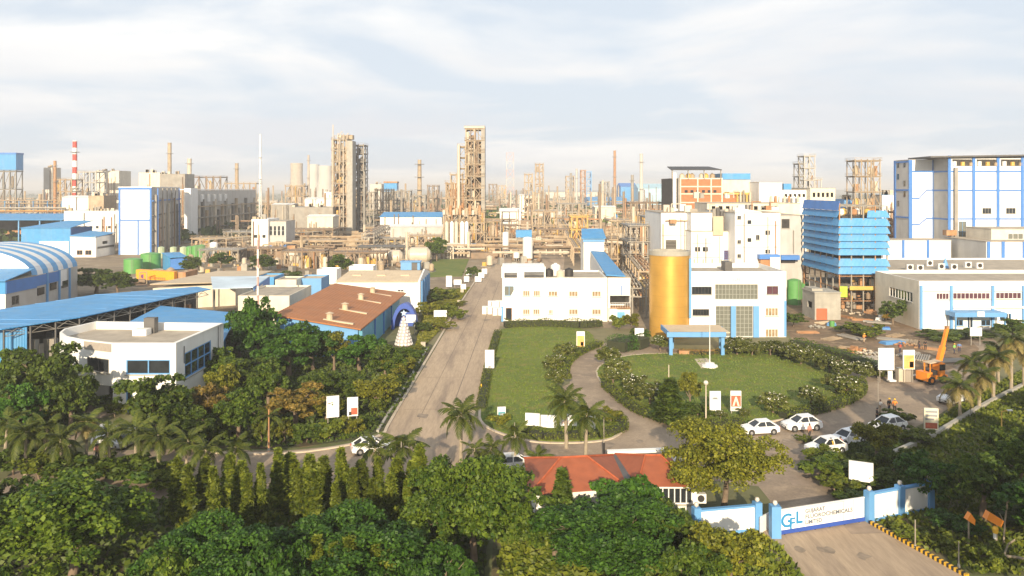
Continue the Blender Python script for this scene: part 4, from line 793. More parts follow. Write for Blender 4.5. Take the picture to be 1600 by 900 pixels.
# big white blue-striped building at the far right
rb = thing('blue_striped_white_building', 'very large white building with blue column stripes and dark roof canopy', 'building', (145,236,0))
YA,YB = 240.0,230.5; xA,xB = 124.0,131.6; zt=wz(250,YA)
block(rb, xA,xB,YA,249,0,zt,WHITE,ms=GREYSIDE_Y)  # both blocks are white; the grey sides paint in their shade
opB = ops_of(YB, [(1535,1549,325,334),(1572,1587,325,334),(1498,1510,346,378)]); row_ = [(1488+i*38,1519+i*38,249,259.5) for i in range(5)]; top = ops_of(YB, row_)
block(rb, xB,200,YB,262,0,wz(247,YB),WHITE,[*opB,*top],ms=GREYSIDE_Y,depth=.6)
for q in opB[:2]: window(rb, FR(YB), q, 3,1, GSTEEL, GLASS)
window(rb, FR(YB), opB[2], 2,2, LBLUE, PALEGLASS)
for q in top: part(rb, 'opening_back', MB().box(q[0],q[1],YB+.55,YB+.65,q[2],q[3]), INTERIOR)
for i in range(9): part(rb, 'roof_vessel', MB().tube((wx(1492+i*13,YB),YB+.3,wz(259,YB)),(wx(1492+i*13,YB),YB+.3,wz(252+i%3,YB)),.6,.6,8), (WHITE,OCHRE,STEEL)[i%3])
for px in (1483,1521,1559,1597,1635,1673): part(rb, 'column_stripe', MB().box(wx(px-2.2,YB),wx(px+2.2,YB),YB-.28,YB-.01,0,wz(243,YB)), BLUE)
for py in (268,297.5,342): part(rb, 'band_stripe', MB().box(xB+.02,200,YB-.12,YB-.005,wz(py+1.1,YB),wz(py-1.1,YB)), BLUE)
for py in (268,297.5,342): part(rb, 'band_stripe', MB().box(xB-.1,xB-.004,YB+.02,YA-.02,wz(py+1.1,YB+4),wz(py-1.1,YB+4)), BLUE)
for (x0_,x1_) in ((xA-.06,xA+1.0),(xB-.25,xB-.02)): part(rb, 'column_stripe', MB().box(x0_,x1_,YA-.22,YA-.01,0,zt), BLUE)
part(rb, 'column_stripe', MB().box(xA-.2,xA-.01,248,249.1,0,zt), BLUE)
for z in (zt-.5,wz(297,YA),wz(340,YA)): part(rb, 'band_stripe', MB().box(xA-.15,xA-.005,YA+.02,247.9,z-.25,z+.25), BLUE)
for j,(ya_,yc_) in enumerate(((268,268),(310,297),(351,341))):
    part(rb, 'band_stripe', MB().extr([(xA+1.02,YA-.1,wz(ya_,YA)-.22),(xA+3.2,YA-.1,wz(ya_,YA)-.22),(xA+5.6,YA-.1,wz(yc_,YA)-.22),(xB-.26,YA-.1,wz(yc_,YA)-.22),(xB-.26,YA-.1,wz(yc_,YA)+.22),(xA+5.6,YA-.1,wz(yc_,YA)+.22),(xA+3.2,YA-.1,wz(ya_,YA)+.22),(xA+1.02,YA-.1,wz(ya_,YA)+.22)],(0,.09,0)), BLUE)
for (py,y_) in ((256,242),(286,242),(303,242),(256,246),(275,246),(318,246)): part(rb, 'window', MB().box(xA-.08,xA-.01,y_,y_+1.1,wz(py+5,YA),wz(py-4,YA)), GLASS)
part(rb, 'canopy_roof', MB().extr([(wx(1450,YB),YB-1.5,wz(246.5,YB)),(205,YB-2,wz(240,YB)),(205,262,wz(238,YB)),(wx(1450,YB)+2,246,wz(246,YB))],(0,0,.45)), DSTEEL)
part(rb, 'riser_pipe', MB().box(wx(1489,YB),wx(1494,YB),YB-1.0,YB-.4,0,wz(262,YB)), GSTEEL)
ax = thing('white_annex_block', 'lower white annex with blue stripes in front of the huge striped building', 'building', (wx(1440,222),222,0))
block(ax, wx(1380,222),wx(1486,222),222,229,0,wz(375.5,222),WHITE)
for px in (1411,1449.5): part(ax, 'column_stripe', MB().box(wx(px-1.8,222),wx(px+1.8,222),221.7,221.99,0,wz(375,222)), BLUE)
ax2 = thing('white_annex_block', 'white annex block with blue piers at the right edge of the view', 'building', (wx(1570,208),208,0))
block(ax2, wx(1541,208),200,208,228,0,wz(378,208),WHITE,ms=GREYSIDE_Y)  # grey on the side walls is shade put into the colour
for px in (1544.5,1567,1600): part(ax2, 'column_stripe', MB().box(wx(px-2.6,208),wx(px+2.2,208),207.7,207.99,0,wz(377.5,208)), BLUE)
block(ax2, wx(1556,212),200,214,226,wz(378,208)+.16,wz(360,208),CREAM,ops_of(214,[(1575,1599,365,374)]))
window(ax2, FR(214), ops_of(214,[(1575,1599,365,374)])[0], 3,1, FRAME, PALEGLASS); ac = part(ax2,'roof_unit',MB().box(wx(1534,211),wx(1551,211),228.1,228.2+2,wz(374,211),wz(365,211)),RUST)
# low office building in front
Y = 153.0; lw = thing('low_white_office', 'long low white office with ribbon windows and blue pillars at the right', 'building', (wx(1530,Y),Y,0))
zt = wz(439,Y); rib = [(1463,1483,458,468),(1489,1547,457.5,467.5),(1556,1596,457,467),(1604,1640,457,467)]; low = [(1492,1505,500,509),(1512,1520,495,512),(1533,1548,500,509),(1562,1580,490,500)]
R_ = ops_of(Y, rib); Lw = ops_of(Y, low); lft = [(Y+2.5,Y+12,5.0,7.0)]
block(lw, wx(1436,Y),125,Y,Y+18.5,0,zt,WHITE,[*R_,*Lw],lft,parapet=.5,ms=CREAM)  # cream side wall: the shade on it is put into the colour
for q in R_: window(lw, FR(Y), q, max(4,int((q[1]-q[0])/.75)),1, FRAME, MAROON)
for q in Lw: window(lw, FR(Y), q, 2,1, LBLUE, GLASS)
window(lw, LF(wx(1436,Y)), lft[0], 8,1, FRAME, GLASS)
for px in (1438.5,1485.5,1550.5,1598.5): part(lw, 'pillar', MB().box(wx(px-2,Y),wx(px+2,Y),Y-.35,Y-.01,0,zt-.9), LBLUE)
part(lw, 'band', MB().box(wx(1436,Y)-.1,125,Y-.15,Y-.005,zt-2.1,zt-1.95), GREYSHEET)
part(lw, 'entrance_canopy', MB().box(wx(1490,150),wx(1571,150),149.5,152.9,wz(495,150),wz(488,150)), LBLUE)
part(lw, 'canopy_sign', MB().box(wx(1524,150),wx(1535,150),149.3,149.49,wz(494,150),wz(486,150)), FRAME)
for px in (1492,1569): part(lw, 'canopy_post', MB().box(wx(px,150)-.12,wx(px,150)+.12,149.6,149.9,0,wz(495,150)), LBLUE)
for px in (1460,1515,1575): part(lw, 'downpipe', MB().box(wx(px,Y)-.06,wx(px,Y)+.06,Y-.13,Y-.01,.1,wz(470,Y)), FRAME)
part(lw, 'ledge', MB().box(wx(1487,Y),wx(1597,Y),Y-.7,Y-.36,wz(481,Y),wz(478,Y)), WHITE)
block(lw, wx(1380,176),140,176.5,207,0,zt-.3,WHITE,parapet=.4)
rnd = random.Random(6)
for k,(px,y) in enumerate([(1421,180),(1437,179),(1470,182),(1490,181),(1512,186),(1530,184),(1452,190)]):
    ac_unit(wx(px,y), y, zt-.7, 'roof air conditioner standing on the low white office', 'air conditioners on the low white office roof', 1.7)
sg = thing('roof_cone', 'small blue cone finial on the low white office roof', 'cone', (wx(1477,184),184,zt-.7)); part(sg, 'cone', MB().lathe([(.9,0),(.05,2.6)],(wx(1477,184),184,zt-.7),8), LBLUE); part(sg, 'base', MB().lathe([(1.0,-.0),(1.0,.12)],(wx(1477,184),184,zt-.7),8), CONC)
# concrete hut and green tanks by the construction yard
ch = thing('concrete_hut', 'small raw concrete hut with brick red door in the construction yard', 'hut', (67,164,0))
d_ = [pxop(164,1275.5,1292.5,482,500)]
mb = MB(); facade(mb,*FR(164),wx(1273,164),wx(1313.5,164),0,wz(458,164),d_,.3); facade(mb,*LF(wx(1273,164)),164,171,0,wz(456,164),[(165.5,168,2.2,3.6)],.3)
x0_,x1_ = wx(1273,164),wx(1313.5,164); mb.quad((x1_,164,0),(x1_,171,0),(x1_,171,wz(458,164)),(x1_,164,wz(458,164))); mb.quad((x0_,171,0),(x1_,171,0),(x1_,171,wz(458,164)),(x0_,171,wz(456,164)))
part(ch,'wall',mb,CONC); part(ch,'roof',MB().box(x0_-.15,x1_+.15,163.8,171.2,wz(458,164)+.002,wz(458,164)+.2),CONC); part(ch,'door',MB().box(d_[0][0]+.02,d_[0][1]-.02,164.1,164.2,0.02,d_[0][3]-.02),mat('brick_red_door',(.5,.12,.05),.6,.1)); part(ch,'roof_room',MB().box(x0_+.2,x0_+2.5,166,170.5,wz(458,164)+.2,wz(453,164)),CONC)
def tank(label, px, Y, rpx, pt, m, name='storage_tank', group=None, z0=0.0):
    x = wx(px,Y); r = rpx*Y/1200; h = wz(pt,Y)-z0; t = thing(name, label, 'tank', (x,Y,z0), group=group)
    part(t,'shell',MB().lathe([(r,0),(r,h*.97)],(x,Y,z0),28),m,smooth=True); part(t,'roof',MB().lathe([(r*1.02,h*.97),(r*.5,h*1.03),(r*.05,h*1.05)],(x,Y,z0),28),m,smooth=True)
    for z in (h*.33,h*.66): part(t,'band',MB().lathe([(r+.04,z),(r+.04,z+.12)],(x,Y,z0),28),m)
    mb=MB(); a=-1.2
    for s in (-.25,.25): mb.bar((x+(r+.25)*math.cos(a)+s,Y+(r+.25)*math.sin(a),z0),(x+(r+.25)*math.cos(a)+s,Y+(r+.25)*math.sin(a),z0+h),.06)
    part(t,'ladder',mb,GSTEEL); return t
tank('tall green tank between the office and the concrete hut',1241,186,10.5,437,GREEN); tank('shorter green tank behind the concrete hut',1257,196,8,442,GREEN)
tank('shorter bright green tank left of the taller green one',208,255,13.5,404,GREEN); tank('taller bright green tank beside the blue container',235.5,266,14.5,395.5,GREEN)
for k,px in enumerate((287,297,306,315)): tank(('pale green slim tank at the left end of the row','dark green tank second in the slim row','dark green slim tank third in the row','dark green slim tank at the right end of the row')[k],px,300,5.6,386-k,(PALEGREEN,GREEN,GREEN,GREEN)[k],group='slim tanks beside the blue container')
tank('pale green tank peeping over the blue container, left one',252,310,5,386,PALEGREEN); tank('pale green tank peeping over the blue container, right one',271,310,5,386,PALEGREEN)
cb = thing('blue_cabin', 'blue sheet cabin with open dark end beside the green tanks', 'cabin', (wx(270,272),272,0))
part(cb,'body',MB().extr([(wx(254,268),268,0),(wx(266,262),262,0),(wx(266,262),262,wz(404,262)),(wx(254,268),268,wz(397,268))],(2,9,0)),SKYBLUE_Y); part(cb,'front_panel',MB().extr([(wx(266.3,262),262,.5),(wx(288,264),264,.5),(wx(288,264),264,wz(402.5,264)),(wx(266.3,262),262,wz(405,262))],(0,.4,0)),BLUE); part(cb,'roof',MB().extr([(wx(252,269),269,wz(396,268)),(wx(265,261),261,wz(403,261)),(wx(289,263),263,wz(401.5,263)),(wx(276,274),274,wz(394.5,274))],(0,0,.15)),SKYBLUE_X)
ot = thing('orange_trailer', 'orange box trailer with round purple emblem parked by the green tanks', 'trailer', (wx(240,227),227,0))
xa,xb = wx(212.5,227),wx(272,225); z0_,z1_ = 1.15,wz(421.5,227)
part(ot,'box_body',MB().extr([(xa,227,z0_),(xb,225,z0_),(xb,225,z1_-.4),(xa,227,z1_)],(0,2.4,0)),TRUCKORANGE); part(ot,'chassis',MB().extr([(xa+.3,227.2,.9),(xb-.3,225.2,.9),(xb-.3,225.2,1.18),(xa+.3,227.2,1.18)],(0,2,0)),DSTEEL)
for k,f in enumerate((.12,.2,.28,.8,.88)): x=xa+(xb-xa)*f; y=227-2*f; part(ot,'wheel',MB().tube((x,y-.05,.5),(x,y+.3,.5),.5,None,14),TYRE)
x=xa+2.2; part(ot,'emblem',MB().tube((x,226.75,z1_-1.9),(x,226.6,z1_-1.9),.62,None,16),mat('purple_emblem',(.14,.04,.16),.5,.05))
bar_=MB(); 
for k in range(9): bx=xa+4.0+k*.62; by=227-2*(bx-xa)/(xb-xa)-.06; bar_.box(bx,bx+.42,by-.02,by+.02,z1_-2.55-.03*k,z1_-1.95-.03*k)
part(ot,'lettering',bar_,mat('rust_red_lettering',(.50,.13,.02),.6,.1)); part(ot,'cab',MB().box(xb+.1,xb+2.4,236,227.3,.8,z1_-.8),RUST)
# ------------------------------------------------------------------ warehouses on the left
wh = thing('tall_white_warehouse', 'tall white warehouse with blue edge trim and long pipe clad side', 'warehouse', (-160,326,0))
YW=326.0; xa,xb=wx(185.5,YW),wx(237,YW); zt=wz(293,YW)
mb=MB(); facade(mb,*FR(YW),xa,xb,0,zt); part(wh,'front_wall',mb,WHITESHEET)
bk_ = [(xb,YW),(wx(281,392),392),(wx(298,408),408),(wx(400,517),517)]
part(wh,'roof',MB().extr([(xa-.3,YW-.3,zt),(xb+.3,YW-.3,zt),(wx(281,392)+.3,392,zt+.0),(wx(281,392)-22,396,zt),(xa-14,396,zt)],(0,0,.35)),WHITESHEET)
for (a,b,c,d) in ((xa,xb,zt-.9,zt-.02),(xa,xa+.8,0,zt-.91),(xb-.9,xb,0,zt-.91),(xa+.81,xb-.91,wz(344,YW)-.3,wz(344,YW)+.3),(wx(216,YW)-.3,wx(216,YW)+.3,0,wz(344,YW)-.31)): part(wh,'edge_trim',MB().box(a,b,YW-.2,YW-.005,c,d),BLUE)
def rec_wall(root, a, b, z0, z1, m, name='side_wall', th=.4):
    A=Vector((*a,0)); Bv=Vector((*b,0)); U=(Bv-A).normalized(); Nn=Vector((U.y,-U.x,0)); part(root,name,MB().obox(A,U,Nn,0,(Bv-A).length,z0,z1,-th,0),m); return A,U,Nn,(Bv-A).length
A,U,Nn,Ln = rec_wall(wh, (xb+.02,YW+.3), (wx(281,392),392), 0, zt-.1, GREYSIDE_Y)
for k in range(4): z=4+k*6.2; part(wh,'gallery_beam',MB().obox(A,U,Nn,0,Ln,z,z+.5,.02,.6),BLUE if k==3 else DSTEEL)
rnd=random.Random(2)
for k in range(9): u=2+k*Ln/9.2; part(wh,'riser',MB().obox(A,U,Nn,u,u+1.1,0,rnd.uniform(14,26),.65,1.4),rnd.choice([GSTEEL,PIPE,RUST,DSTEEL]))
for k in range(6): u=3+k*10.5; part(wh,'gallery_post',MB().obox(A,U,Nn,u,u+.6,0,zt-.3,1.45,1.9),BLUE if k in (0,5) else GSTEEL)
part(wh,'stair_tower',MB().box(wx(288,400),wx(298,400),400,409,0,wz(294,400)),WHITESHEET)
A,U,Nn,Ln = rec_wall(wh, (wx(298.5,409),409), (wx(400,520),520), 0, wz(297.5,409), GREYSIDE_Y)
part(wh,'roof',MB().extr([(wx(298,409),409,wz(297,409)),(wx(400,520),520,wz(297,409)),(wx(395,530)-25,530,wz(297,409)),(wx(298,409)-25,412,wz(297,409))],(0,0,.4)),WHITESHEET)
for k in range(18):
    u=1.5+k*Ln/18.2; part(wh,'wall_duct',MB().obox(A,U,Nn,u,u+2.2,0,wz(330-k%3*9,409),.02,1.2),(GSTEEL,PIPE,DSTEEL,STEEL)[k%4])
for z in (6,12,18): part(wh,'gallery_beam',MB().obox(A,U,Nn,0,Ln,z,z+.6,1.22,2.2),(DSTEEL,GSTEEL,STEEL)[z//6-1])
for k in range(6): u=4+k*9; part(wh,'roof_fan',MB().obox(A,U,Nn,u,u+3,wz(316,409),wz(304,409),.02,1.0),WHITESHEET)
# barrel-roofed shed
bv = thing('barrel_roofed_shed', 'barrel vaulted shed with white and blue striped roof at the left edge', 'shed', (-124,186,0))
xc,hs,ze,zr_,yn,yf = -126.5,16.5,8.0,14.4,176.0,199.0; n=9
arc=[(xc+hs*math.cos(R(a)),ze+(zr_-ze)*math.sin(R(a))) for a in range(0,181,9)]
for s in range(n):
    y0_=yn+(yf-yn)*s/n; y1_=yn+(yf-yn)*(s+1)/n; mb=MB()
    for i in range(len(arc)-1):
        a,b=arc[i],arc[i+1]; dx=-2.6*(y0_-yn)/(yf-yn); dx2=-2.6*(y1_-yn)/(yf-yn)
        mb.quad((a[0]+dx,y0_,a[1]),(a[0]+dx2,y1_,a[1]),(b[0]+dx2,y1_,b[1]),(b[0]+dx,y0_,b[1]))
    part(bv,'roof_sheet',mb,WHITESHEET if s%2 else mat('barrel_blue_sheet',(.10,.33,.62),.5,.06))
mb=MB(); mb.poly([(p[0],yn+.05,p[1]) for p in arc]+[(xc-hs,yn+.05,0),(xc+hs,yn+.05,0)]); part(bv,'gable_wall',mb,WHITESHEET)
A,U,Nn,Ln = (Vector((xc+hs,yn,0)),None,None,0); A,U,Nn,Ln = rec_wall(bv,(xc+hs,yn+.1),(xc+hs-2.6,yf),0,ze,GREYSIDE_Y)
part(bv,'wall_stripe',MB().obox(A,U,Nn,0,Ln*.55,ze-2.6,ze-.2,.01,.15),BLUE); part(bv,'wall_panel',MB().obox(A,U,Nn,Ln*.56,Ln*.72,ze-4,ze-.2,.01,.2),WHITESHEET)
for (u,v) in ((2.2,3.2),(8.2,3.6),(14.2,3.4)): part(bv,'window',MB().obox(A,U,Nn,u,u+3,v,v+1.7,.01,.25),GLASS)
for u in (0,6.4,12.5,18): part(bv,'pier',MB().obox(A,U,Nn,u,u+.6,0,ze,.02,.35),LBLUE)
ln_ = thing('blue_lean_to', 'blue roofed lean-to with white wall in front of the barrel shed', 'shed', (-112,168,0))
part(ln_,'roof',MB().extr([(-140,164,8.2),(-108.2,164,8.2),(-109.4,176,9.6),(-140,176,9.6)],(0,0,.18)),SKYBLUE_X)
qo=[(-113.4,-110.6,2.4,4.4)]; block(ln_,-140,-108.8,165,175.7,0,8.1,WHITESHEET,qo,[],[(167,169.6,2.6,4.6)],ms=GREYSIDE_Y)
window(ln_,FR(165),qo[0],2,1,GSTEEL,GLASS); window(ln_,RT(-108.8),(167,169.6,2.6,4.6),2,1,GSTEEL,GLASS); part(ln_,'wall_stripe',MB().box(-140,-108.7,164.8,164.99,5.4,8.05),SKYBLUE_X); part(ln_,'wall_stripe',MB().box(-108.79,-108.6,165,175.6,5.4,8.05),BLUE)
# other left blocks
bf = thing('bright_blue_flat_block','bright blue flat roofed block behind the barrel shed','building',(-200,335,0)); Yq=330.0
block(bf,wx(33,Yq),wx(110,Yq),Yq,Yq+17,0,wz(357,Yq),SKYBLUE_X,roof=SKYBLUE_X); part(bf,'shaded_side',MB().box(wx(110,Yq)+.11,wx(110,Yq)+.25,Yq,Yq+16.8,0,wz(357,Yq)),BLUE); part(bf,'roof_slope',MB().extr([(wx(33,Yq)-.3,Yq-.5,wz(357,Yq)+.2),(wx(110,Yq)+.4,Yq-.5,wz(357,Yq)+.2),(wx(110,Yq)+.4,Yq+17.5,wz(357,Yq)+2.6),(wx(33,Yq)+10,Yq+17.5,wz(357,Yq)+2.6)],(0,0,.15)),SKYBLUE_X); part(bf,'white_base',MB().box(wx(62,Yq),wx(108,Yq),Yq-.4,Yq-.02,0,wz(377,Yq)),WHITE)  # deeper blue side panel paints in the shade on that flank
sw = thing('small_white_house','small white block with blue lean roof beside the bright blue block','building',(-175,314,0)); Yq=314.0
so=ops_of(Yq,[(120,129,391,398),(133,143,391,398)]); block(sw,wx(109.5,Yq),wx(150,Yq),Yq,Yq+15,0,wz(370,Yq),WHITE,so,[],[(Yq+5,Yq+9,5,6.2)])
for q in so: window(sw,FR(Yq),q,2,1,RUST,GLASS)
part(sw,'roof_sheet',MB().extr([(wx(109,Yq),Yq-.4,wz(369,Yq)),(wx(150.5,Yq),Yq-.4,wz(371,Yq)),(wx(150.5,Yq),Yq+15.3,wz(370,Yq)+.6),(wx(109,Yq),Yq+15.3,wz(367,Yq)+.6)],(0,0,.3)),SKYBLUE_Y)
part(sw,'side_band',MB().box(wx(150,Yq)+.11,wx(150,Yq)+.2,Yq+1,Yq+14,3.4,4.2),DSTEEL)
cp2=thing('light_blue_shed','wide light blue roofed open shed at the far left','shed',(-255,410,0)); part(cp2,'roof',MB().extr([(-300,400,11.6),(-234,400,11.6),(-232,426,14),(-300,426,14)],(0,0,.3)),SKYBLUE_X); part(cp2,'dark_backing',MB().box(-300,-234,424,424.4,0,13.4),DSTEEL)
for k in range(6): part(cp2,'post',MB().box(-236-k*11,-235.4-k*11,401,401.6,0,11.5),LBLUE)
part(cp2,'wall_band',MB().box(-300,-236,406,406.4,4,6),RUST)
# ------------------------------------------------------------------ process plant: towers, racks, vessels, stacks
def tower_frame(root, x0,x1,y0,y1,z0,z1, levels, nx=2, ny=2, m=None, dm=None, cw=.5, brace=True, decks=True, seed=1, skip=()):
    m = m or STEEL; rnd = random.Random(seed)
    for i in range(nx+1):
        for j in range(ny+1):
            if 0<i<nx and 0<j<ny: continue
            x=x0+(x1-x0)*i/nx; y=y0+(y1-y0)*j/ny; part(root,'column',MB().box(x-cw/2,x+cw/2,y-cw/2,y+cw/2,z0,z1+.4),m)
    for l in range(1,levels+1):
        z=z0+(z1-z0)*l/levels
        if decks: part(root,'platform',MB().box(x0-.7,x1+.7,y0-.7,y1+.7,z-.25,z),dm or m)
        mb=MB(); 
        for (a,b) in (((x0,y0),(x1,y0)),((x0,y1),(x1,y1)),((x0,y0),(x0,y1)),((x1,y0),(x1,y1))): mb.bar((*a,z-.5),(*b,z-.5),cw*.9)
        for (a,b) in (((x0-.7,y0-.7),(x1+.7,y0-.7)),((x0-.7,y0-.7),(x0-.7,y1+.7)),((x1+.7,y0-.7),(x1+.7,y1+.7))): mb.bar((*a,z+1.0),(*b,z+1.0),.10); mb.bar((*a,z+.5),(*b,z+.5),.08)
        if brace:
            zl=z0+(z1-z0)*(l-1)/levels
            for i in range(nx):
                xa=x0+(x1-x0)*i/nx; xb=x0+(x1-x0)*(i+1)/nx; k=rnd.random()
                if k<.55: mb.bar((xa,y0,zl),(xb,y0,z-.5),cw*.5)
                if k>.3: mb.bar((xb,y0,zl),(xa,y0,z-.5),cw*.5)
            for j in range(ny):
                ya=y0+(y1-y0)*j/ny; yb_=y0+(y1-y0)*(j+1)/ny
                for x in (x0,x1): mb.bar((x,ya,zl),(x,yb_,z-.5),cw*.5)
        part(root,'bracing',mb,m)
def fill(root, x0,x1,y0,y1,z0,z1,levels,n,seed,mats=None):
    rnd=random.Random(seed); mats=mats or [STEEL,PIPE,GSTEEL,RUST,PIPE,STEEL,OCHRE]; H=(z1-z0)/levels; s=min(1.0,(x1-x0)/8)
    for k in range(n):
        l=rnd.randrange(levels); x=rnd.uniform(x0+.5,x1-.5); y=rnd.uniform(y0+.3,(y0+y1)/2); zb=z0+l*H+.02; m=rnd.choice(mats); q=rnd.random()
        if q<.4: r=rnd.uniform(.5,1.1)*max(.5,s); h=H*rnd.uniform(.5,.85); part(root,'vessel',MB().lathe([(.15,0),(r,r*.4),(r,h-r*.4),(.15,h)],(x,y,zb),10),m,smooth=True)
        elif q<.65: w=rnd.uniform(.8,2.2)*max(.5,s); part(root,'equipment_box',MB().box(x-w/2,x+w/2,y,y+1.2,zb,zb+H*rnd.uniform(.25,.7)),m)
        elif q<.85: r=rnd.uniform(.35,.6); L_=rnd.uniform(1,2.5); part(root,'exchanger',MB().drum((x-L_/2,y,zb+1.2),(x+L_/2,y,zb+1.2),r,8),m,smooth=True)
        else: z2=min(z1,zb+H*rnd.choice([1,2,3])); part(root,'riser_pipe',MB().tube((x,y0-.3,zb),(x,y0-.3,z2),rnd.uniform(.14,.3),None,6),m)
# tower A: two linked steel towers left of centre
ta=thing('distillation_tower','tall tan steel process tower with grey stair core left of centre','tower',(-97,436,0)); x0,x1,y0=wx(519,436),wx(551,436),436
zt=wz(217,436); tower_frame(ta,x0,x1-3.4,y0,y0+11,0,zt,9,2,2,STEEL,GSTEEL,.55,seed=3); fill(ta,x0,x1-3.4,y0,y0+10,0,zt,9,95,5,[STEEL,PIPE,BSTEEL,RUST,BSTEEL,GSTEEL,OCHRE]); part(ta,'dark_inner_panel',MB().box(x0+.3,x1-3.6,y0+8,y0+8.4,2,zt-4),BSTEEL)  # dark panel added inside the open frame to darken its interior
part(ta,'stair_core',MB().box(x1-3.3,x1,y0-.5,y0+9,0,zt-1),CONC)
for px in (521,537): part(ta,'riser_pipe',MB().tube((wx(px,y0),y0-1,4),(wx(px,y0),y0-1,zt+(8 if px==521 else 3)),.28,None,8),PIPE)
part(ta,'head_frame',MB().box(wx(533,y0),wx(549,y0),y0+3,y0+8,zt,zt+2.5),STEEL); part(ta,'head_vessel',MB().drum((wx(526,y0),y0+4,zt+1.6),(wx(531,y0),y0+4,zt+1.6),1.2,12),PIPE,smooth=True)
for k in range(5): part(ta,'head_pipe',MB().path([(wx(522+k*5,y0),y0+1,zt),(wx(522+k*5,y0),y0+1,zt+2+k%3),(wx(525+k*5,y0),y0+1,zt+2+k%3)],.2),PIPE)
tb=thing('dark_steel_tower','darker open steel tower standing right behind the tan stair core tower','tower',(wx(560,452),452,0)); x0,x1=wx(552,452),wx(568,452); zt=wz(226,452)
tower_frame(tb,x0,x1,452,464,0,zt,11,2,2,GSTEEL,GSTEEL,.5,seed=6); fill(tb,x0,x1,452,462,0,zt,11,55,8,[GSTEEL,DSTEEL,BSTEEL]); part(tb,'dark_inner_panel',MB().box(x0+.3,x1-.3,461,461.4,2,zt-8),DSTEEL)
tc_=thing('steel_tower_annex','lower steel frame stepping down on the right of the dark tower','frame',(wx(577,448),448,0)); tower_frame(tc_,wx(570,448),wx(584,448),448,456,0,wz(300,448),4,2,1,GSTEEL,GSTEEL,.45,seed=7); fill(tc_,wx(570,448),wx(584,448),448,456,0,wz(300,448),4,12,9)
part(tc_,'stack',MB().tube((wx(569.5,447),446,0),(wx(569.5,447),446,wz(268,447)),.7,.6,10),GSTEEL)
# tower B: the tallest, right of centre
tB=thing('reactor_tower','tallest tan steel process tower near the centre of the plant','tower',(-16,336,0)); Y=336; x0,x1=wx(728,Y),wx(755,Y); zt=wz(200,Y)
tower_frame(tB,x0,x1,Y,Y+9,wz(330,Y),zt,7,2,2,STEEL,STEEL,.5,seed=11); fill(tB,x0,x1-1,Y,Y+8,wz(330,Y),zt,7,70,12,[STEEL,PIPE,BSTEEL,RUST,STEEL,GSTEEL,BSTEEL]); part(tB,'side_core',MB().box(x1-.9,x1+.75,Y-.4,Y+9,wz(328,Y),zt+.6),GSTEEL)
part(tB,'top_ring',MB().box(x0-.8,x1+.6,Y-.6,Y+9,zt,zt+.7),PIPE)
tower_frame(tB,wx(694,Y),wx(757,Y),Y-3,Y+9,0,wz(330,Y),4,5,2,STEEL,STEEL,.5,seed=13,brace=True); fill(tB,wx(694,Y),wx(757,Y),Y-3,Y+6,0,wz(332,Y),4,95,14,[STEEL,PIPE,RUST,OCHRE,BSTEEL,BSTEEL,GSTEEL]); tower_frame(tB,wx(697,Y),wx(727,Y),Y,Y+8,wz(330,Y),wz(286,Y),2,3,1,STEEL,STEEL,.5,seed=19); fill(tB,wx(697,Y),wx(727,Y),Y,Y+6,wz(330,Y),wz(286,Y),2,40,20,[STEEL,PIPE,RUST,BSTEEL,BSTEEL])
part(tB,'dark_inner_panel',MB().box(x0+.3,x1-1,Y+6.5,Y+6.8,wz(330,Y),zt-6),BSTEEL)  # dark sheet set within the frame for a darker interior
for px in (698,706,713,722,729): part(tB,'tall_vessel',MB().lathe([(.2,0),(.85,.7),(.85,11.5),(.2,12.3)],(wx(px,331),331.2,wz(390,331)),14),WHITE if px in (706,722,729) else PIPE,smooth=True)
part(tB,'slim_column',MB().tube((wx(717,335),334,wz(330,335)),(wx(717,335),334,wz(226,335)),.75,.6,12),PIPE,smooth=True)
tower_frame(tB,wx(717,Y),wx(727,Y),Y+1,Y+7,wz(330,Y),wz(228,Y),6,1,1,STEEL,STEEL,.4,seed=15)
for k in range(12): x=wx(695+k*5,Y); part(tB,'pump_skid',MB().box(x-.5,x+.5,Y-4.4,Y-3.5,wz(335,Y),wz(335,Y)+2+k%3),(PIPE,STEEL,RUST)[k%3])
bf_=thing('blue_pipe_frame','pale blue steel frame at the foot of the tallest tower','frame',(wx(715,320),320,0)); tower_frame(bf_,wx(690,320),wx(741,320),318,323,0,wz(384,320),2,9,1,LBLUE,LBLUE,.3,seed=16,brace=False)
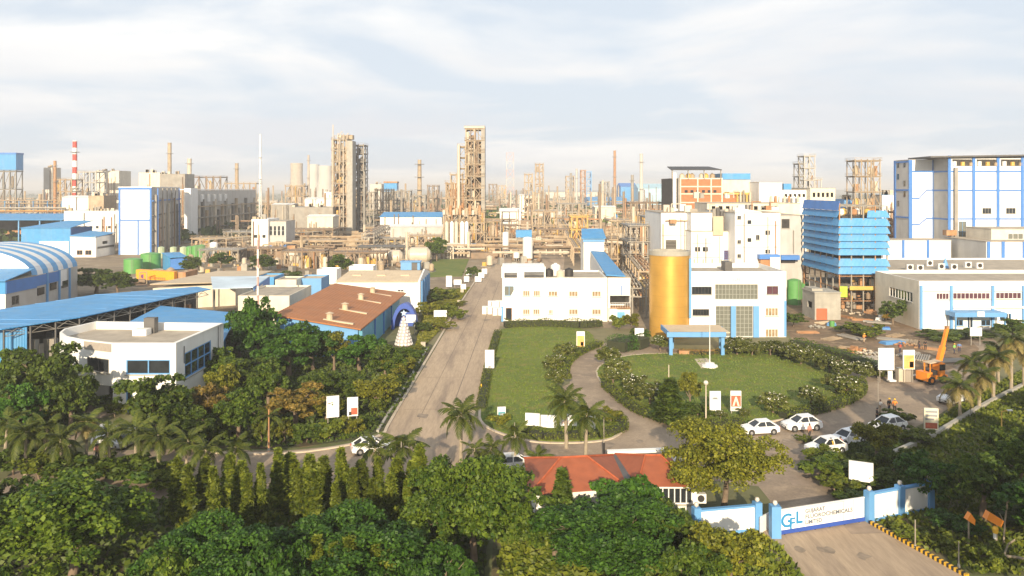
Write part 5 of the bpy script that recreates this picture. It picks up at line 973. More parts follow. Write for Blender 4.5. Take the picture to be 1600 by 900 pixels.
# small towers and clusters. fields: name,label,px0,px1,ptop,Y,depth,levels,nx,material,fill count
CL=[('process_frame','low open pipe frame on the left yard nearest the pale upright tank',312,372,390,292,9,1,6,GSTEEL,26),
('process_frame','long brown pump frame on the left yard beside the white upright tank',376,440,388,306,10,2,6,BSTEEL,34),
('process_frame','dark frame of stacked vessels behind the flat tan annex roofs',440,505,392,270,8,1,6,BSTEEL,30),
('process_frame','brown pipe frame behind the small white cabin',520,600,394,268,8,1,7,BSTEEL,34),
('process_frame','low brown frame along the far side of the yard under the grey flat shed',400,520,358,385,12,2,8,BSTEEL,40),
('process_frame','dark two level frame left of the horizontal drums',560,632,385,300,8,2,6,DSTEEL,28),
('process_frame','brown frame between the pipe bridge and the white gabled building',766,806,352,372,10,2,4,BSTEEL,22),
('process_frame','brown pipe maze behind the short bridge near the plant road',840,905,358,395,10,2,6,BSTEEL,30),
('process_frame','tangled brown frame left of the brick building foot',985,1048,316,345,12,2,6,BSTEEL,34),
('process_frame','brown skyline frame behind the left end of the warehouse roof',300,345,276,640,14,3,4,BSTEEL,16),
('process_frame','brown skyline frame behind the right end of the warehouse roof',352,400,286,640,14,2,5,STEEL,16),
('process_frame','slim dark frame on the skyline between the two tall towers',668,684,290,620,12,3,2,BSTEEL,8),
('process_frame','hazy frame on the skyline right of the tallest tower',764,776,288,900,14,3,2,BSTEEL,6),
('process_frame','hazy low frame left of the faint lattice tower',778,790,290,1000,14,2,2,STEEL,6),
('process_frame','rusty process frame with a slender column just right of the dark steel tower',586,612,296,520,10,4,3,STEEL,14),
('process_frame','dark process frame below the small blue box beside the slender column',612,640,298,560,12,4,3,GSTEEL,14),
('process_frame','steel frame wrapped round the tapering brown column',645,664,305,540,10,4,2,GSTEEL,10),
('process_frame','slim open tan tower left of the twin distant towers',820,832,272,640,9,6,2,STEEL,9),
('process_frame','taller tan tower of the distant twin pair',837,849,256,640,9,8,2,STEEL,12),
('process_frame','tall open scaffold tower rising behind the blue louvred tower',1336,1375,250,330,8,6,4,STEEL,26),
('process_frame','narrow pale tower with stepped base behind the long white building',1257,1273,243,420,9,7,2,PALECONC,10),
('process_frame','stepped lower frame on the right of the narrow pale tower',1272,1283,280,420,9,3,1,PALECONC,5),
('process_frame','lattice frame on the left flank of the narrow pale tower',1249,1257,255,421,8,6,1,GSTEEL,5),
('process_frame','tan pipe frame left of the tallest tower behind the blue roofed warehouse',704,722,272,420,8,5,2,STEEL,8),
('process_frame','pipe filled frame beside the grey cooling tower',446,474,290,560,12,4,3,STEEL,14),
('process_frame','low dark frame between the white warehouse and the cooling tower',405,445,318,520,12,2,4,STEEL,16),
('process_frame','tan process frame under the red and white chimney',84,112,280,560,14,4,3,STEEL,16),
('process_frame','pale concrete frame right of the red and white chimney',122,150,268,600,14,5,3,PALECONC,14),
('process_frame','low pipe frame in front of the grey green shed in the middle distance',832,870,330,420,10,2,4,STEEL,14),
('process_frame','pale pipe frame left of the small blue sloping roof',872,916,318,500,12,2,4,GSTEEL,14),
('process_frame','ochre frame at the far end of the plant road',893,918,338,330,10,3,3,OCHRE,14),
('process_frame','ochre and tan pipe structure right of the tall tower foot',760,782,345,335,8,2,2,STEEL,10),
('process_frame','open frame with vertical pipes left of the gold drum',985,1012,352,215,14,4,3,GSTEEL,30),
('process_frame','crowded pipe structure behind the blue roofed shed',955,985,344,245,14,3,3,STEEL,24),
('process_frame','grey ladder frame against the cream end of the process building',1012,1034,338,225,12,4,2,GSTEEL,22),
('process_frame','low process frame on the yard behind the tan canopy roofs',470,516,376,330,12,2,4,STEEL,18),
('process_frame','low frame of pumps and pipes under the dark steel tower',580,640,372,345,12,2,5,GSTEEL,22),
('process_frame','pipe frame between the horizontal drums and the tallest tower',640,688,368,330,8,2,4,STEEL,16),
('process_frame','dark pipe frame against the long side of the white warehouse',300,350,372,330,10,2,4,STEEL,18),
('process_frame','second dark pipe frame further along the warehouse side',350,398,362,360,10,2,4,GSTEEL,16),
('process_frame','scaffolded lower frame behind the concrete hut',1232,1258,408,200,8,3,3,RUST,16),
('process_frame','narrow scaffold frame between blue louvred tower and striped building',1388,1396,330,260,6,5,1,RUST,4),
('process_frame','faint tan frame far left of the horizon chimneys',885,897,275,1100,16,6,1,STEEL,4),
('process_frame','distant pale blue clad tower on the horizon',916,924,268,1150,16,5,1,LBLUE,3),
('process_frame','rust coloured distant tower left of the pale blue clad one',908,915,266,1100,12,6,1,RUST,3),
('process_frame','dark distant frame at the horizon left of the brown chimney',940,952,284,900,14,3,2,GSTEEL,5)]
for i,(nm,lab,a,b,t,Y,d,lv,nx,m,nf) in enumerate(CL):
    r=thing(nm,lab,'process structure',(wx((a+b)/2,Y),Y,0)); zt=wz(t,Y); tower_frame(r,wx(a,Y),wx(b,Y),Y,Y+d,0,zt,lv,nx,1,m,m,max(.3,Y*.0011),seed=i+40); fill(r,wx(a,Y),wx(b,Y),Y,Y+d,0,zt,lv,nf,i+90)
def column(name,label,cat,px,pt,Y,rpx,m,taper=.8,rings=0,group=None,bands=None):
    x=wx(px,Y); r=rpx*Y/1200; h=wz(pt,Y); t=thing(name,label,cat,(x,Y,0),group=group)
    if bands:
        n=bands
        for k in range(n):
            ra=r*(1-(1-taper)*k/n); rb_=r*(1-(1-taper)*(k+1)/n); part(t,'painted_band',MB().tube((x,Y,h*k/n),(x,Y,h*(k+1)/n-.01),ra,rb_,16),(RED,WHITE)[k%2],smooth=True)
    else: part(t,'shaft',MB().tube((x,Y,0),(x,Y,h),r,r*taper,16),m,smooth=True)
    for k in range(rings): z=h*(k+1)/(rings+.3); part(t,'platform',MB().lathe([(r*1.7,z),(r*1.7,z+.3)],(x,Y,0),12),GSTEEL)
    part(t,'cap',MB().tube((x,Y,h+.01),(x,Y,h+r*.3),r*taper*1.08,None,12),m); return t
column('chimney','red and white banded chimney left of the tall white warehouse','chimney',117,221,600,4.2,WHITE,.75,2,bands=13)
column('chimney','tall brown chimney on the far horizon','chimney',960.5,236,760,2.4,RUST,.8,3); column('chimney','slender white chimney right of the tall brown one','chimney',1002,241,780,2.9,PALECONC,.85,2)
column('chimney','thin dark chimney beside the cooling towers','chimney',482,243,900,2.2,SOOT,.7,3); column('process_column','brown tapering process column with a swollen waist','column',655.5,251,545,4.6,STEEL,.62,5)
column('process_column','pale process column left of the red and white chimney','column',86,252,520,2.4,RUST,.9,4); column('process_column','pale column behind the warehouse roof','column',296,249,620,3.6,PIPE,.9,4)
column('process_column','tan column behind the far end of the warehouse','column',370,256,700,3,STEEL,.9,3); column('process_column','tan stack above the white roof block','column',265,224,640,3.2,STEEL,.9,2)
column('process_column','small dark column by the foot of the brown chimney','column',988,274,820,2.6,GSTEEL,.9,2); column('process_column','thin pale column on the horizon left of the rust coloured tower','column',901,264,1000,1.7,PALECONC,.9,1); column('process_column','grey thin column on the horizon right of the twin towers','column',892,271,950,2.0,GSTEEL,.9,2); column('process_column','white cylinder column in front of the distant blue sloped roof','column',942,282,560,1.6,PIPE,.9,1)
def cooling(label,px,pt,Y,rpx,m=SOOT):
    x=wx(px,Y); r=rpx*Y/1200; h=wz(pt,Y); t=thing('cooling_tower',label,'cooling tower',(x,Y,0)); part(t,'shell',MB().lathe([(r*1.45,2),(r*1.25,h*.25),(r*1.03,h*.55),(r*.96,h*.75),(r*1.0,h),(r*.94,h),(r*.90,h*.75)],(x,Y,0),32),m,smooth=True)
    part(t,'base_ring',MB().lathe([(r*1.5,0),(r*1.5,1.9)],(x,Y,0),24),CONC)
cooling('left cooling tower with a tan shell',463.5,255,1250,9.6); cooling('middle cooling tower half hidden by the thin chimney',490,257,1500,8.5,PALECONC); cooling('right cooling tower behind the tan tower',508,259,1450,10.5,PALECONC)
def lattice(name,label,px,pt,Y,w0,w1,n,m,m2=None):
    x=wx(px,Y); h=wz(pt,Y); t=thing(name,label,'mast',(x,Y,0)); m2=m2 or m
    for k in range(n):
        za,zb=h*k/n,h*(k+1)/n; wa=w0+(w1-w0)*k/n; wb=w0+(w1-w0)*(k+1)/n; mb=MB(); th=max(.12,Y*.0005)
        for (sx,sy) in ((-1,-1),(1,-1),(1,1),(-1,1)): mb.bar((x+sx*wa/2,Y+sy*wa/2,za),(x+sx*wb/2,Y+sy*wb/2,zb),th)
        mb.bar((x-wa/2,Y-wa/2,za),(x+wb/2,Y-wb/2,zb),th*.6); mb.bar((x+wa/2,Y-wa/2,za),(x-wb/2,Y-wb/2,zb),th*.6); mb.bar((x-wb/2,Y-wb/2,zb),(x+wb/2,Y-wb/2,zb),th*.6)
        part(t,'mast_section',mb,m if k%2 else m2)
    return t
PINKW=mat('faded_red_lattice',(.55,.33,.28),.7,.1)
lattice('lattice_mast','pale red and white lattice tower faint on the central horizon',797,239,900,9.5,8,7,PALECONC,PINKW); lm=lattice('lattice_mast','slim white lattice mast behind the right end of the warehouse',407,210,430,1.5,.5,13,WHITE)
for z in (60,48): part(lm,'dish',MB().lathe([(.1,0),(.9,.5)],(wx(407,430),429.4,z-15),12),WHITE)
lattice('lattice_mast','thin red and white guy mast among the tan canopy roofs',403,375,150,.22,.16,10,PINKW,WHITE)
# sheds and boxes of the middle and far distance: fields label,px0,px1,ptop,pbase(for the visible foot),Y,depth,wall,roof,ridge
PALEBLUE=mat('pale_blue_sheet',(.34,.52,.62),.5,.12,.3,rib='X')
for (lab,a,b,t,tb2,Y) in (('blue box with rusty rim on a steel frame behind the slender column',600,620,286,299,580),('blue headed square tower on dark legs at the far left edge',-6,25,241,266,600)):
    r=thing('blue_headed_tower',lab,'tower',(wx((a+b)/2,Y),Y,0)); part(r,'head',MB().box(wx(a,Y),wx(b,Y),Y,Y+9,wz(tb2,Y),wz(t,Y)),SKYBLUE_X); part(r,'rim',MB().box(wx(a,Y)-.3,wx(b,Y)+.3,Y-.3,Y+9.3,wz(t,Y)+.002,wz(t,Y)+1.2),RUST if a>0 else BLUE); tower_frame(r,wx(a,Y)+.5,wx(b,Y)-.5,Y+.5,Y+8.5,0,wz(tb2,Y)-.5,3,3,1,GSTEEL,DSTEEL,.7,seed=a+50); fill(r,wx(a,Y),wx(b,Y),Y+.5,Y+8,0,wz(tb2,Y)-.5,3,12,a+70,[GSTEEL,DSTEEL,STEEL])
SH=[('long cream warehouse with pale blue roof between the two tall towers',594,690,333,400,30,WHITE,SKYBLUE_X,2.2),
('white gabled building at the right foot of the tall tower',781,814,326,500,22,WHITE,WHITE,2.0),
('small white and glass building beside the tan low frames on the left',393,419,343,336,16,WHITE,WHITE,0),
('distant pale blue rounded shed on the horizon',997,1040,287,1000,40,PALEBLUE,PALEBLUE,6),
('distant deep blue roofed shed left of the pale blue one',970,995,286,1040,40,SKYBLUE_X,BLUE,5),
('blue sloping roofed shed in the middle distance',920,974,308,1000,60,SKYBLUE_X,SKYBLUE_X,4),
('small blue roofed building with white side near the plant road',936,966,336,540,22,LBLUE,SKYBLUE_X,3),
('grey green flat shed behind the pipe bridge',828,878,328,580,20,GREYSHEET,CONC,1),
('pale grey square block on the far left skyline',68,82,262,640,12,PALECONC,PALECONC,0),
('tan block on the skyline between chimney and warehouse',150,186,267,640,20,CREAM,ROOFGREY,0),
('cream roof block above the warehouse',217,250,270,500,15,CREAM,CREAM,0),('grey louvred roof block above the warehouse',250,289,272,500,15,GSTEEL,GSTEEL,0),
('low white shed at the far centre behind the twin towers',812,836,304,650,20,WHITE,WHITE,1),
('white long shed behind the tan tower on the left',476,518,309,520,20,WHITE,WHITE,1),
('small bright white block behind the tan tower',507,518,300,560,14,WHITE,WHITE,0),
('low cream shed with white roof near the low dark frame',425,456,318,470,14,GSTEEL,WHITE,.8),
('grey flat shed behind the left frames',455,520,324,430,18,GSTEEL,GSTEEL,0),('pale shed in front of the grey flat shed',480,520,336,400,14,CREAM,WHITE,1),
('tan block beside the ochre silo left of the warehouse',138,162,306,430,14,STEEL,STEEL,0),('cream low block left of the white warehouse',100,185,330,400,24,WHITE,WHITE,0),
('white block behind the blue pipe bridge at the left',97,138,306,450,14,WHITE,WHITE,1),
('beige shed far behind the brick building',1176,1188,290,340,14,WHITE,WHITE,0),
('small white building between scaffold tower and striped building',1378,1398,305,330,14,WHITE,SKYBLUE_X,0),
('blue low shed left of the scaffold tower',1318,1333,312,360,14,LBLUE,SKYBLUE_X,0),
('white block on the skyline right of the tan tower',578,596,288,700,16,PALECONC,PALECONC,0),
('low grey shed with pale roof in front of the warehouse gallery',610,700,352,350,14,GREYSHEET,WHITE,.8),
('low cream shed at the end of the plant road',930,962,322,520,18,CREAM,WHITE,1),
('pale long shed at the right of the plant road end',880,935,300,2300,24,CREAM,PALECONC,1),('tan long shed on the central horizon',850,884,300.5,2200,24,CREAM,STEEL,0)]
for (lab,a,b,t,Y,d,m,rm,ridge) in SH:
    r=thing('plant_shed' ,lab,'shed',(wx((a+b)/2,Y),Y,0)); zt=wz(t,Y); xa,xb=wx(a,Y),wx(b,Y)
    block(r,xa,xb,Y,Y+d,0,zt-(ridge if ridge else 0),m,roof=rm)
    if ridge: z=zt-ridge+.16; part(r,'roof_slope',MB().poly([(xa-.5,Y-.5,z),(xb+.5,Y-.5,z),(xb+.5,Y+d/2,z+ridge),(xa-.5,Y+d/2,z+ridge)]).poly([(xa-.5,Y+d/2,z+ridge),(xb+.5,Y+d/2,z+ridge),(xb+.5,Y+d,z),(xa-.5,Y+d,z)]).poly([(xa-.5,Y-.5,z),(xa-.5,Y+d/2,z+ridge),(xa-.5,Y+d,z)]).poly([(xb+.5,Y-.5,z),(xb+.5,Y+d,z),(xb+.5,Y+d/2,z+ridge)]),rm)
    q=random.Random(int(a*7+b))
    for k in range(3+int((b-a)/14)):
        x=q.uniform(xa+.6,xb-.6); part(r,'wall_pipe',MB().tube((x,Y-.3,0),(x,Y-.3,zt*q.uniform(.5,.98)),.2+Y*.0002,None,6),q.choice([GSTEEL,BSTEEL,PIPE,RUST]))
        if not ridge: x=q.uniform(xa+.8,xb-.8); part(r,'roof_vent',MB().box(x-.8,x+.8,Y+1,Y+2.5,zt+.15,zt+q.uniform(.8,2.4)),q.choice([GSTEEL,PIPE,STEEL]))
    n=int((b-a)/9)
    if n>1 and m in (WHITE,CREAM) and zt>5:
        for k in range(n):
            x=xa+(xb-xa)*(k+.5)/n; part(r,'window',MB().box(x-.7,x+.7,Y-.06,Y-.005,zt*.45,zt*.45+1.3),GLASS)
r=thing('glazed_annex','dark windowed blue based annex beside the small white building on the left','building',(wx(432,338),338,0)); block(r,wx(419,338)+.05,wx(447,338),338,352,0,wz(346,338),GREYSHEET,ops_of(338,[(421+i*6.3,425.5+i*6.3,353,368) for i in range(4)]))
for q in ops_of(338,[(421+i*6.3,425.5+i*6.3,353,368) for i in range(4)]): window(r,FR(338),q,1,2,FRAME,GLASS)
part(r,'blue_base',MB().box(wx(419,337.6)+.1,wx(447,337.6),337.5,337.98,0,wz(382,337.6)),BLUE)
# pipe racks with separate pipes
def rack(label,a,b,w,h,tiers,npipe,step=8,m=None,seed=0,pr=.16):
    A=Vector((*a,0)); Bv=Vector((*b,0)); d=Bv-A; L_=d.length; U=d/L_; S=Vector((-U.y,U.x,0)); t=thing('pipe_rack',label,'pipe rack',tuple(A)); rnd=random.Random(seed); m=m or STEEL
    n=max(2,int(L_/step)+1)
    for i in range(n):
        p=A+U*(L_*i/(n-1)); mb=MB()
        for s in (-w/2,w/2): mb.bar(p+S*s,p+S*s+Vector((0,0,h)),.35)
        for k in range(tiers): z=h-k*1.8; mb.bar(p-S*(w/2+.3)+Vector((0,0,z)),p+S*(w/2+.3)+Vector((0,0,z)),.3)
        part(t,'portal_frame',mb,m)
    for k in range(tiers):
        z=h-k*1.8+.32
        for j in range(npipe):
            s=-w/2+w*(j+.5)/npipe; r=pr*rnd.uniform(.6,1.6); part(t,'pipe',MB().tube(A+S*s+Vector((0,0,z)),Bv+S*s+Vector((0,0,z)),r,None,6),rnd.choice([PIPE,PIPE,GSTEEL,STEEL,RUST,OCHRE]))
    return t
rack('long pipe bridge crossing over the end of the plant road',gp(765,372),gp(935,374),5,7.5,2,6,8,seed=1)
rack('pipe rack running away along the right side of the plant road',gp(905,415),gp(872,350),4,6.5,2,5,9,seed=2)
rack('tan pipe rack running back beside the long blue roofed shed',(31,176),(38,260),4,9,3,5,8,seed=3,pr=.2)
rack('pipe rack from the dark steel tower towards the horizontal drums',gp(575,398),gp(612,372),5,9,2,6,8,GSTEEL,4)
rack('low pipe rack in front of the tallest tower',gp(600,388),gp(760,392),4,5.5,2,5,8,seed=5)
rack('pipe rack crossing the yard left of the tan tower',gp(320,400),gp(520,380),5,6.5,2,6,9,seed=6)
rack('second pipe rack deeper in the left yard',gp(400,372),gp(600,356),6,8,2,6,12,seed=7,pr=.25)
rack('blue pipe bridge on the far left above the shed roofs',(wx(-10,455),455),(wx(100,455),455),5,wz(314,455),2,5,8,LBLUE,8,.3)
rack('tan pipe bridge below the blue one on the far left',(wx(-10,445),445),(wx(100,445),445),4,wz(326,445),2,5,8,STEEL,9,.35)
rack('far pipe rack across the middle distance right of the tallest tower',gp(765,352),gp(960,350),8,9,2,6,14,seed=10,pr=.3)
rack('pipe rack passing behind the brick building',gp(960,355),gp(1060,352),8,12,3,6,10,seed=11,pr=.3)
rack('short pipe rack between the annex and the gold drum',(27.5,166),(30.5,200),3,6.5,2,4,7,GSTEEL,12)
# horizontal drums, small tanks, skids on the yard
def drum(label,px,py,Lpx,r,m,h=2.2,group=None):
    x,Y=gp(px,py); L_=Lpx*Y/1200; t=thing('horizontal_drum',label,'vessel',(x,Y,0),group=group); part(t,'shell',MB().drum((x-L_/2,Y,h),(x+L_/2,Y,h),r,18),m,smooth=True)
    for s in (-.3,.3): part(t,'saddle',MB().box(x+s*L_-.3,x+s*L_+.3,Y-r*.7,Y+r*.7,0,h-r*.7),CONC)
    part(t,'nozzle',MB().tube((x,Y,h+r*.95),(x,Y,h+r+.7),.25,None,8),GSTEEL)
drum('large beige drum beside the small tree and back lawn',655,412,26,3.0,PIPE,3.2); drum('beige drum left of the large one by the small tree',618,415,14,2.7,PIPE,3); drum('beige drum behind the blue container',596,408,26,2.3,PIPE,2.6); drum('small pale drum on the yard near the tan frames',457,407,14,1.8,PIPE,2.2); drum('long grey drum on the yard right of the green tanks',330,400,20,1.5,GSTEEL,2); drum('pale drum left of the low process frame on the yard',425,402,22,1.7,PIPE,2.2)
def vtank(label,px,pt,pb,rpx,m,group=None):
    Y=yb(pb); x=wx(px,Y); r=rpx*Y/1200; h=wz(pt,Y); t=thing('vertical_tank',label,'tank',(x,Y,0),group=group); part(t,'shell',MB().lathe([(r*.3,.8),(r,1.3),(r,h-.5),(r*.6,h-.1),(r*.1,h)],(x,Y,0),18),m,smooth=True)
    for k in range(3): a=k*2.1+.5; part(t,'leg',MB().box(x+r*.8*math.cos(a)-.12,x+r*.8*math.cos(a)+.12,Y+r*.8*math.sin(a)-.12,Y+r*.8*math.sin(a)+.12,0,1.4),GSTEEL)
vtank('slim white upright tank left of the blue topped box',790,362,402,5,WHITE); vtank('wide white upright tank in front of the blue topped box',824.5,370,409,7.8,WHITE); vtank('small white round tank between the two upright tanks',807,394,408,5,WHITE)
vtank('pale upright tank on the yard beside the orange skid',508,401,430,4,PIPE); vtank('white upright tank in the left yard by the pipe frames',334,378,404,6,WHITE)
r=thing('blue_topped_box','steel stand with a bright blue box on top behind the white tanks','stand',(wx(818,335),335,0)); xa,xb=wx(806,Y:=335.0),wx(831,Y); part(r,'blue_box',MB().box(xa,xb,Y,Y+6,wz(371,Y),wz(360,Y)),SKYBLUE_X)
for (x,y) in ((xa+.4,Y+.4),(xb-.4,Y+.4),(xa+.4,Y+5.6),(xb-.4,Y+5.6)): part(r,'leg',MB().box(x-.25,x+.25,y-.25,y+.25,0,wz(371,Y)),GSTEEL)
part(r,'screen',MB().box(xa+.7,xb-.7,Y+1.2,Y+1.4,0,wz(372,Y)),GSTEEL)
r=thing('blue_container','light blue open ended container beside the beige drums','container',(wx(640,262),262,0)); Y=262; part(r,'body',MB().box(wx(626,Y),wx(643,Y),Y,Y+4,.3,wz(410,Y)),LBLUE); part(r,'open_end',MB().box(wx(643,Y)+.01,wx(652,Y),Y+.1,Y+3.9,.3,wz(411,Y)),DSTEEL); part(r,'roof',MB().box(wx(625,Y),wx(657,Y),Y-.2,Y+4.2,wz(410,Y)+.01,wz(409,Y)+.1),LBLUE); part(r,'end_post',MB().box(wx(652,Y)+.01,wx(656,Y),Y,Y+4,.3,wz(411,Y)),LBLUE)
r=thing('orange_skid','orange brown equipment box on the left yard','equipment',(wx(455,300),300,0)); part(r,'box',MB().box(wx(449,300),wx(461,300),300,303,0,wz(384,300)),RUST); part(r,'dark_tank',MB().lathe([(1.6,0),(1.6,4.5),(.3,5)],(wx(471,300),300,0),14),DSTEEL,smooth=True)
# small yard clutter: skids, crates, pump sets, each its own thing, too alike to tell apart
SKID=[]
rnd=random.Random(21)
def skid(kind,m1,m2):
    t=thing('equipment_skid','mixed small pump and pipe skid standing on the plant yard','equipment',(0,0,0),group='small skids scattered over the plant yard'); 
    part(t,'frame',MB().box(-1.6,1.6,-.8,.8,0,.25),GSTEEL)
    if kind==0: part(t,'vessel',MB().lathe([(.2,.25),(.8,.6),(.8,2.6),(.2,3)],(-.6,0,0),10),m1,smooth=True); part(t,'pump',MB().box(.4,1.4,-.4,.4,.25,1.2),m2)
    elif kind==1: part(t,'drum',MB().drum((-1.1,0,1.1),(1.1,0,1.1),.6,10),m1,smooth=True); part(t,'pipe',MB().path([(0,0,1.7),(0,0,3.2),(1.5,0,3.2),(1.5,0,.25)],.12),m2)
    else: part(t,'crate',MB().box(-1.4,.2,-.7,.7,.25,1.9),m1); part(t,'box',MB().box(.4,1.4,-.6,.5,.25,1.3),m2)
    return t
proto=[skid(0,PIPE,OCHRE),skid(1,BSTEEL,STEEL),skid(2,CONC,RUST),skid(0,STEEL,GSTEEL),skid(2,GSTEEL,BSTEEL)]
zones=[(380,700,385,430,60),(190,300,432,450,10),(300,400,395,430,16),(745,850,402,420,12),(955,1010,400,470,14),(560,700,352,385,24)]
cnt=0
for (a,b,t,bo,n) in zones:
    for k in range(n):
        x,y=gp(rnd.uniform(a,b),rnd.uniform(t,bo)); p=proto[cnt%5]; rz=rnd.uniform(0,3.14); s=rnd.uniform(.7,1.5)
        if cnt<5: p.location=(x,y,0); p.rotation_euler=(0,0,rz); p.scale=(s,s,s)
        else: copy_tree(p,(x,y,0),rz,s)
        cnt+=1
# far pipework and plant that reads as one mass
def clutter(name,m,n,y0,y1,spread,seed,hmax,tall=.12):
    rnd=random.Random(seed); mb=MB()
    for k in range(n):
        y=y0+(y1-y0)*rnd.random()**1.2; px=rnd.uniform(*spread); x=wx(px,y); h=rnd.uniform(2,hmax); w=rnd.uniform(1,7)*(1+y/1500); q=rnd.random()
        if q<tall: h=rnd.uniform(hmax,hmax*2.4); mb.tube((x,y,0),(x,y,h),.5+y*.0008,.4+y*.0006,6)
        elif q<.45: mb.box(x,x+w*1.6,y,y+w,0,h*.7)
        elif q<.75:
            for i in range(3): mb.box(x+i*w*.5,x+i*w*.5+.4+y*.0003,y,y+.6,0,h)
            mb.box(x,x+w*1.1,y,y+2,h*.6,h*.6+.4); mb.box(x,x+w*1.1,y,y+2,h,h+.4)
        else: mb.tube((x,y,h),(x+rnd.uniform(8,40),y+rnd.uniform(-5,5),h),.35+y*.0004,None,6)
    o=bpy.data.objects.new(name,mb.mesh(name,m)); COL.objects.link(o); o['kind']='stuff'; o['label']='mass of far plant pipework and frames too distant to tell apart'; o['category']='pipework'
clutter('distant_pipework',STEEL,520,460,1500,(-100,1000),1,14,.2); clutter('distant_pipework',BSTEEL,420,430,1300,(-100,1050),11,13,.2); clutter('distant_pipework',BSTEEL,160,300,440,(300,1060),12,5,.03); clutter('distant_pipework',PIPE,300,480,1700,(-100,1300),2,12); clutter('distant_pipework',GSTEEL,260,460,1500,(-150,1350),3,13); clutter('distant_pipework',RUST,130,460,1100,(-50,1000),4,10,.05)
clutter('distant_sheds',PALECONC,160,600,2200,(-200,1700),5,8,.08); clutter('distant_pipework',STEEL,240,310,460,(380,1060),6,6,.03); clutter('distant_pipework',PIPE,120,300,460,(560,1060),7,5,.03)
# ------------------------------------------------------------------ vegetation
def leaf_mesh(name, m, centers, normals, size, seed, aspect=1.6, jitter=.8):
    rng=np.random.default_rng(seed); n=len(centers); c=np.asarray(centers,float); nn=np.asarray(normals,float)+rng.normal(0,jitter,(n,3)); nn/=np.linalg.norm(nn,axis=1)[:,None]+1e-9
    r=rng.normal(0,1,(n,3)); u=np.cross(nn,r); u/=np.linalg.norm(u,axis=1)[:,None]+1e-9; v=np.cross(nn,u); s=size*rng.uniform(.45,1.55,(n,1)); fold=nn*s*rng.uniform(-.25,.25,(n,1))
    P=np.stack([c-u*s*.5*aspect, c-v*s*.5+fold, c+u*s*.5*aspect, c+v*s*.5+fold],1).reshape(-1,3)
    me=bpy.data.meshes.new(name); me.vertices.add(4*n); me.vertices.foreach_set('co',P.astype(np.float32).ravel()); me.loops.add(4*n); me.loops.foreach_set('vertex_index',np.arange(4*n,dtype=np.int32)); me.polygons.add(n); me.polygons.foreach_set('loop_start',np.arange(0,4*n,4,dtype=np.int32)); me.polygons.foreach_set('loop_total',np.full(n,4,dtype=np.int32)); me.update(); me.validate(); me.materials.append(m); return me
def blob_points(blobs, n, seed, shell=.72, hemi=-.45):
    rng=np.random.default_rng(seed); vol=np.array([(b[3]*b[4]+b[4]*b[5]+b[3]*b[5]) for b in blobs]); k=rng.multinomial(n,vol/vol.sum()); C=[];Nn=[]
    for b,q in zip(blobs,k):
        d=rng.normal(0,1,(q,3)); d/=np.linalg.norm(d,axis=1)[:,None]; d[:,2]=np.where(d[:,2]<hemi,-d[:,2]*.5,d[:,2]); rr=rng.uniform(shell,1.06,(q,1)); rr=np.where(rng.random((q,1))<.15,rng.uniform(.2,1,(q,1)),rr)
        C.append(np.array(b[:3])+d*rr*np.array(b[3:6])); Nn.append(d/np.array(b[3:6])*min(b[3:6])+np.array([0,0,.35]))
    return np.concatenate(C),np.concatenate(Nn)
def make_blobs(R_,H,zb,n,seed,flat=.75,br=.42):
    rnd=random.Random(seed); out=[]
    hz=(H-zb)/2; zc=zb+hz
    for i in range(n):
        a=i*2.39996+rnd.uniform(-.4,.4); f=math.sqrt((i+.5)/n); zz=rnd.uniform(-.5,.75)*math.sqrt(max(0,1-f*f*.8)); r=R_*br*rnd.uniform(.65,1.2)
        out.append((R_*.72*f*math.cos(a),R_*.72*f*math.sin(a),zc+zz*hz*.85,r,r,r*flat))
    return out
def clumpy(blobs,n,seed,sub=9,k=.36):
    rnd=random.Random(seed); out=[]
    for b in blobs:
        for i in range(sub):
            if rnd.random()<.14: continue
            d=Vector((rnd.gauss(0,1),rnd.gauss(0,1),rnd.gauss(.25,1))).normalized(); s=k*rnd.uniform(.5,1.55); out.append((b[0]+d.x*b[3]*.85,b[1]+d.y*b[4]*.85,b[2]+d.z*b[5]*.85,b[3]*s,b[4]*s,b[5]*s))
    return out
def trunk_mesh(name,H,r,blobs,seed,m=None,lean=.3,nl=7):
    rnd=random.Random(seed); mb=MB(); z0=H*.42; top=Vector((rnd.uniform(-lean,lean),rnd.uniform(-lean,lean),z0)); mid=top*.5+Vector((rnd.uniform(-.1,.1),0,0))
    mb.tube((0,0,-.1),mid,r*1.25,r,9,False); mb.tube(mid,top,r,r*.75,9,False)
    for b in rnd.sample(blobs,min(nl,len(blobs))):
        e=Vector(b[:3]); st=mid.lerp(top,rnd.uniform(.3,1)); md=st.lerp(e,.55)+Vector((0,0,.15*H*.3)); mb.tube(st,md,r*.5,r*.33,6,False); mb.tube(md,e,r*.33,r*.12,6)
        for _ in range(2): q=e+Vector((rnd.uniform(-1,1),rnd.uniform(-1,1),rnd.uniform(0,1)))*b[3]*.7; mb.tube(md.lerp(e,.6),q,r*.16,r*.06,5)
    return mb.mesh(name,m or BARK,smooth=True)
ARCH={}
def arch(key,R_,H,zb,nb,nleaf,size,m,seed,flat=.8,br=.42,sub=9,r=.22,aspect=1.6,hemi=-.45):
    bl=make_blobs(R_,H,zb,nb,seed,flat,br); cl=clumpy(bl,0,seed+1,sub); C,Nn=blob_points(cl,nleaf,seed+2,hemi=hemi); bl2=bl
    ARCH[key]=(leaf_mesh('crown',m,C,Nn,size,seed+3,aspect),trunk_mesh('trunk',H,r,bl2,seed+4),float(np.percentile(np.hypot(C[:,0],C[:,1]),97.5)),float(np.percentile(C[:,2],99.5)))
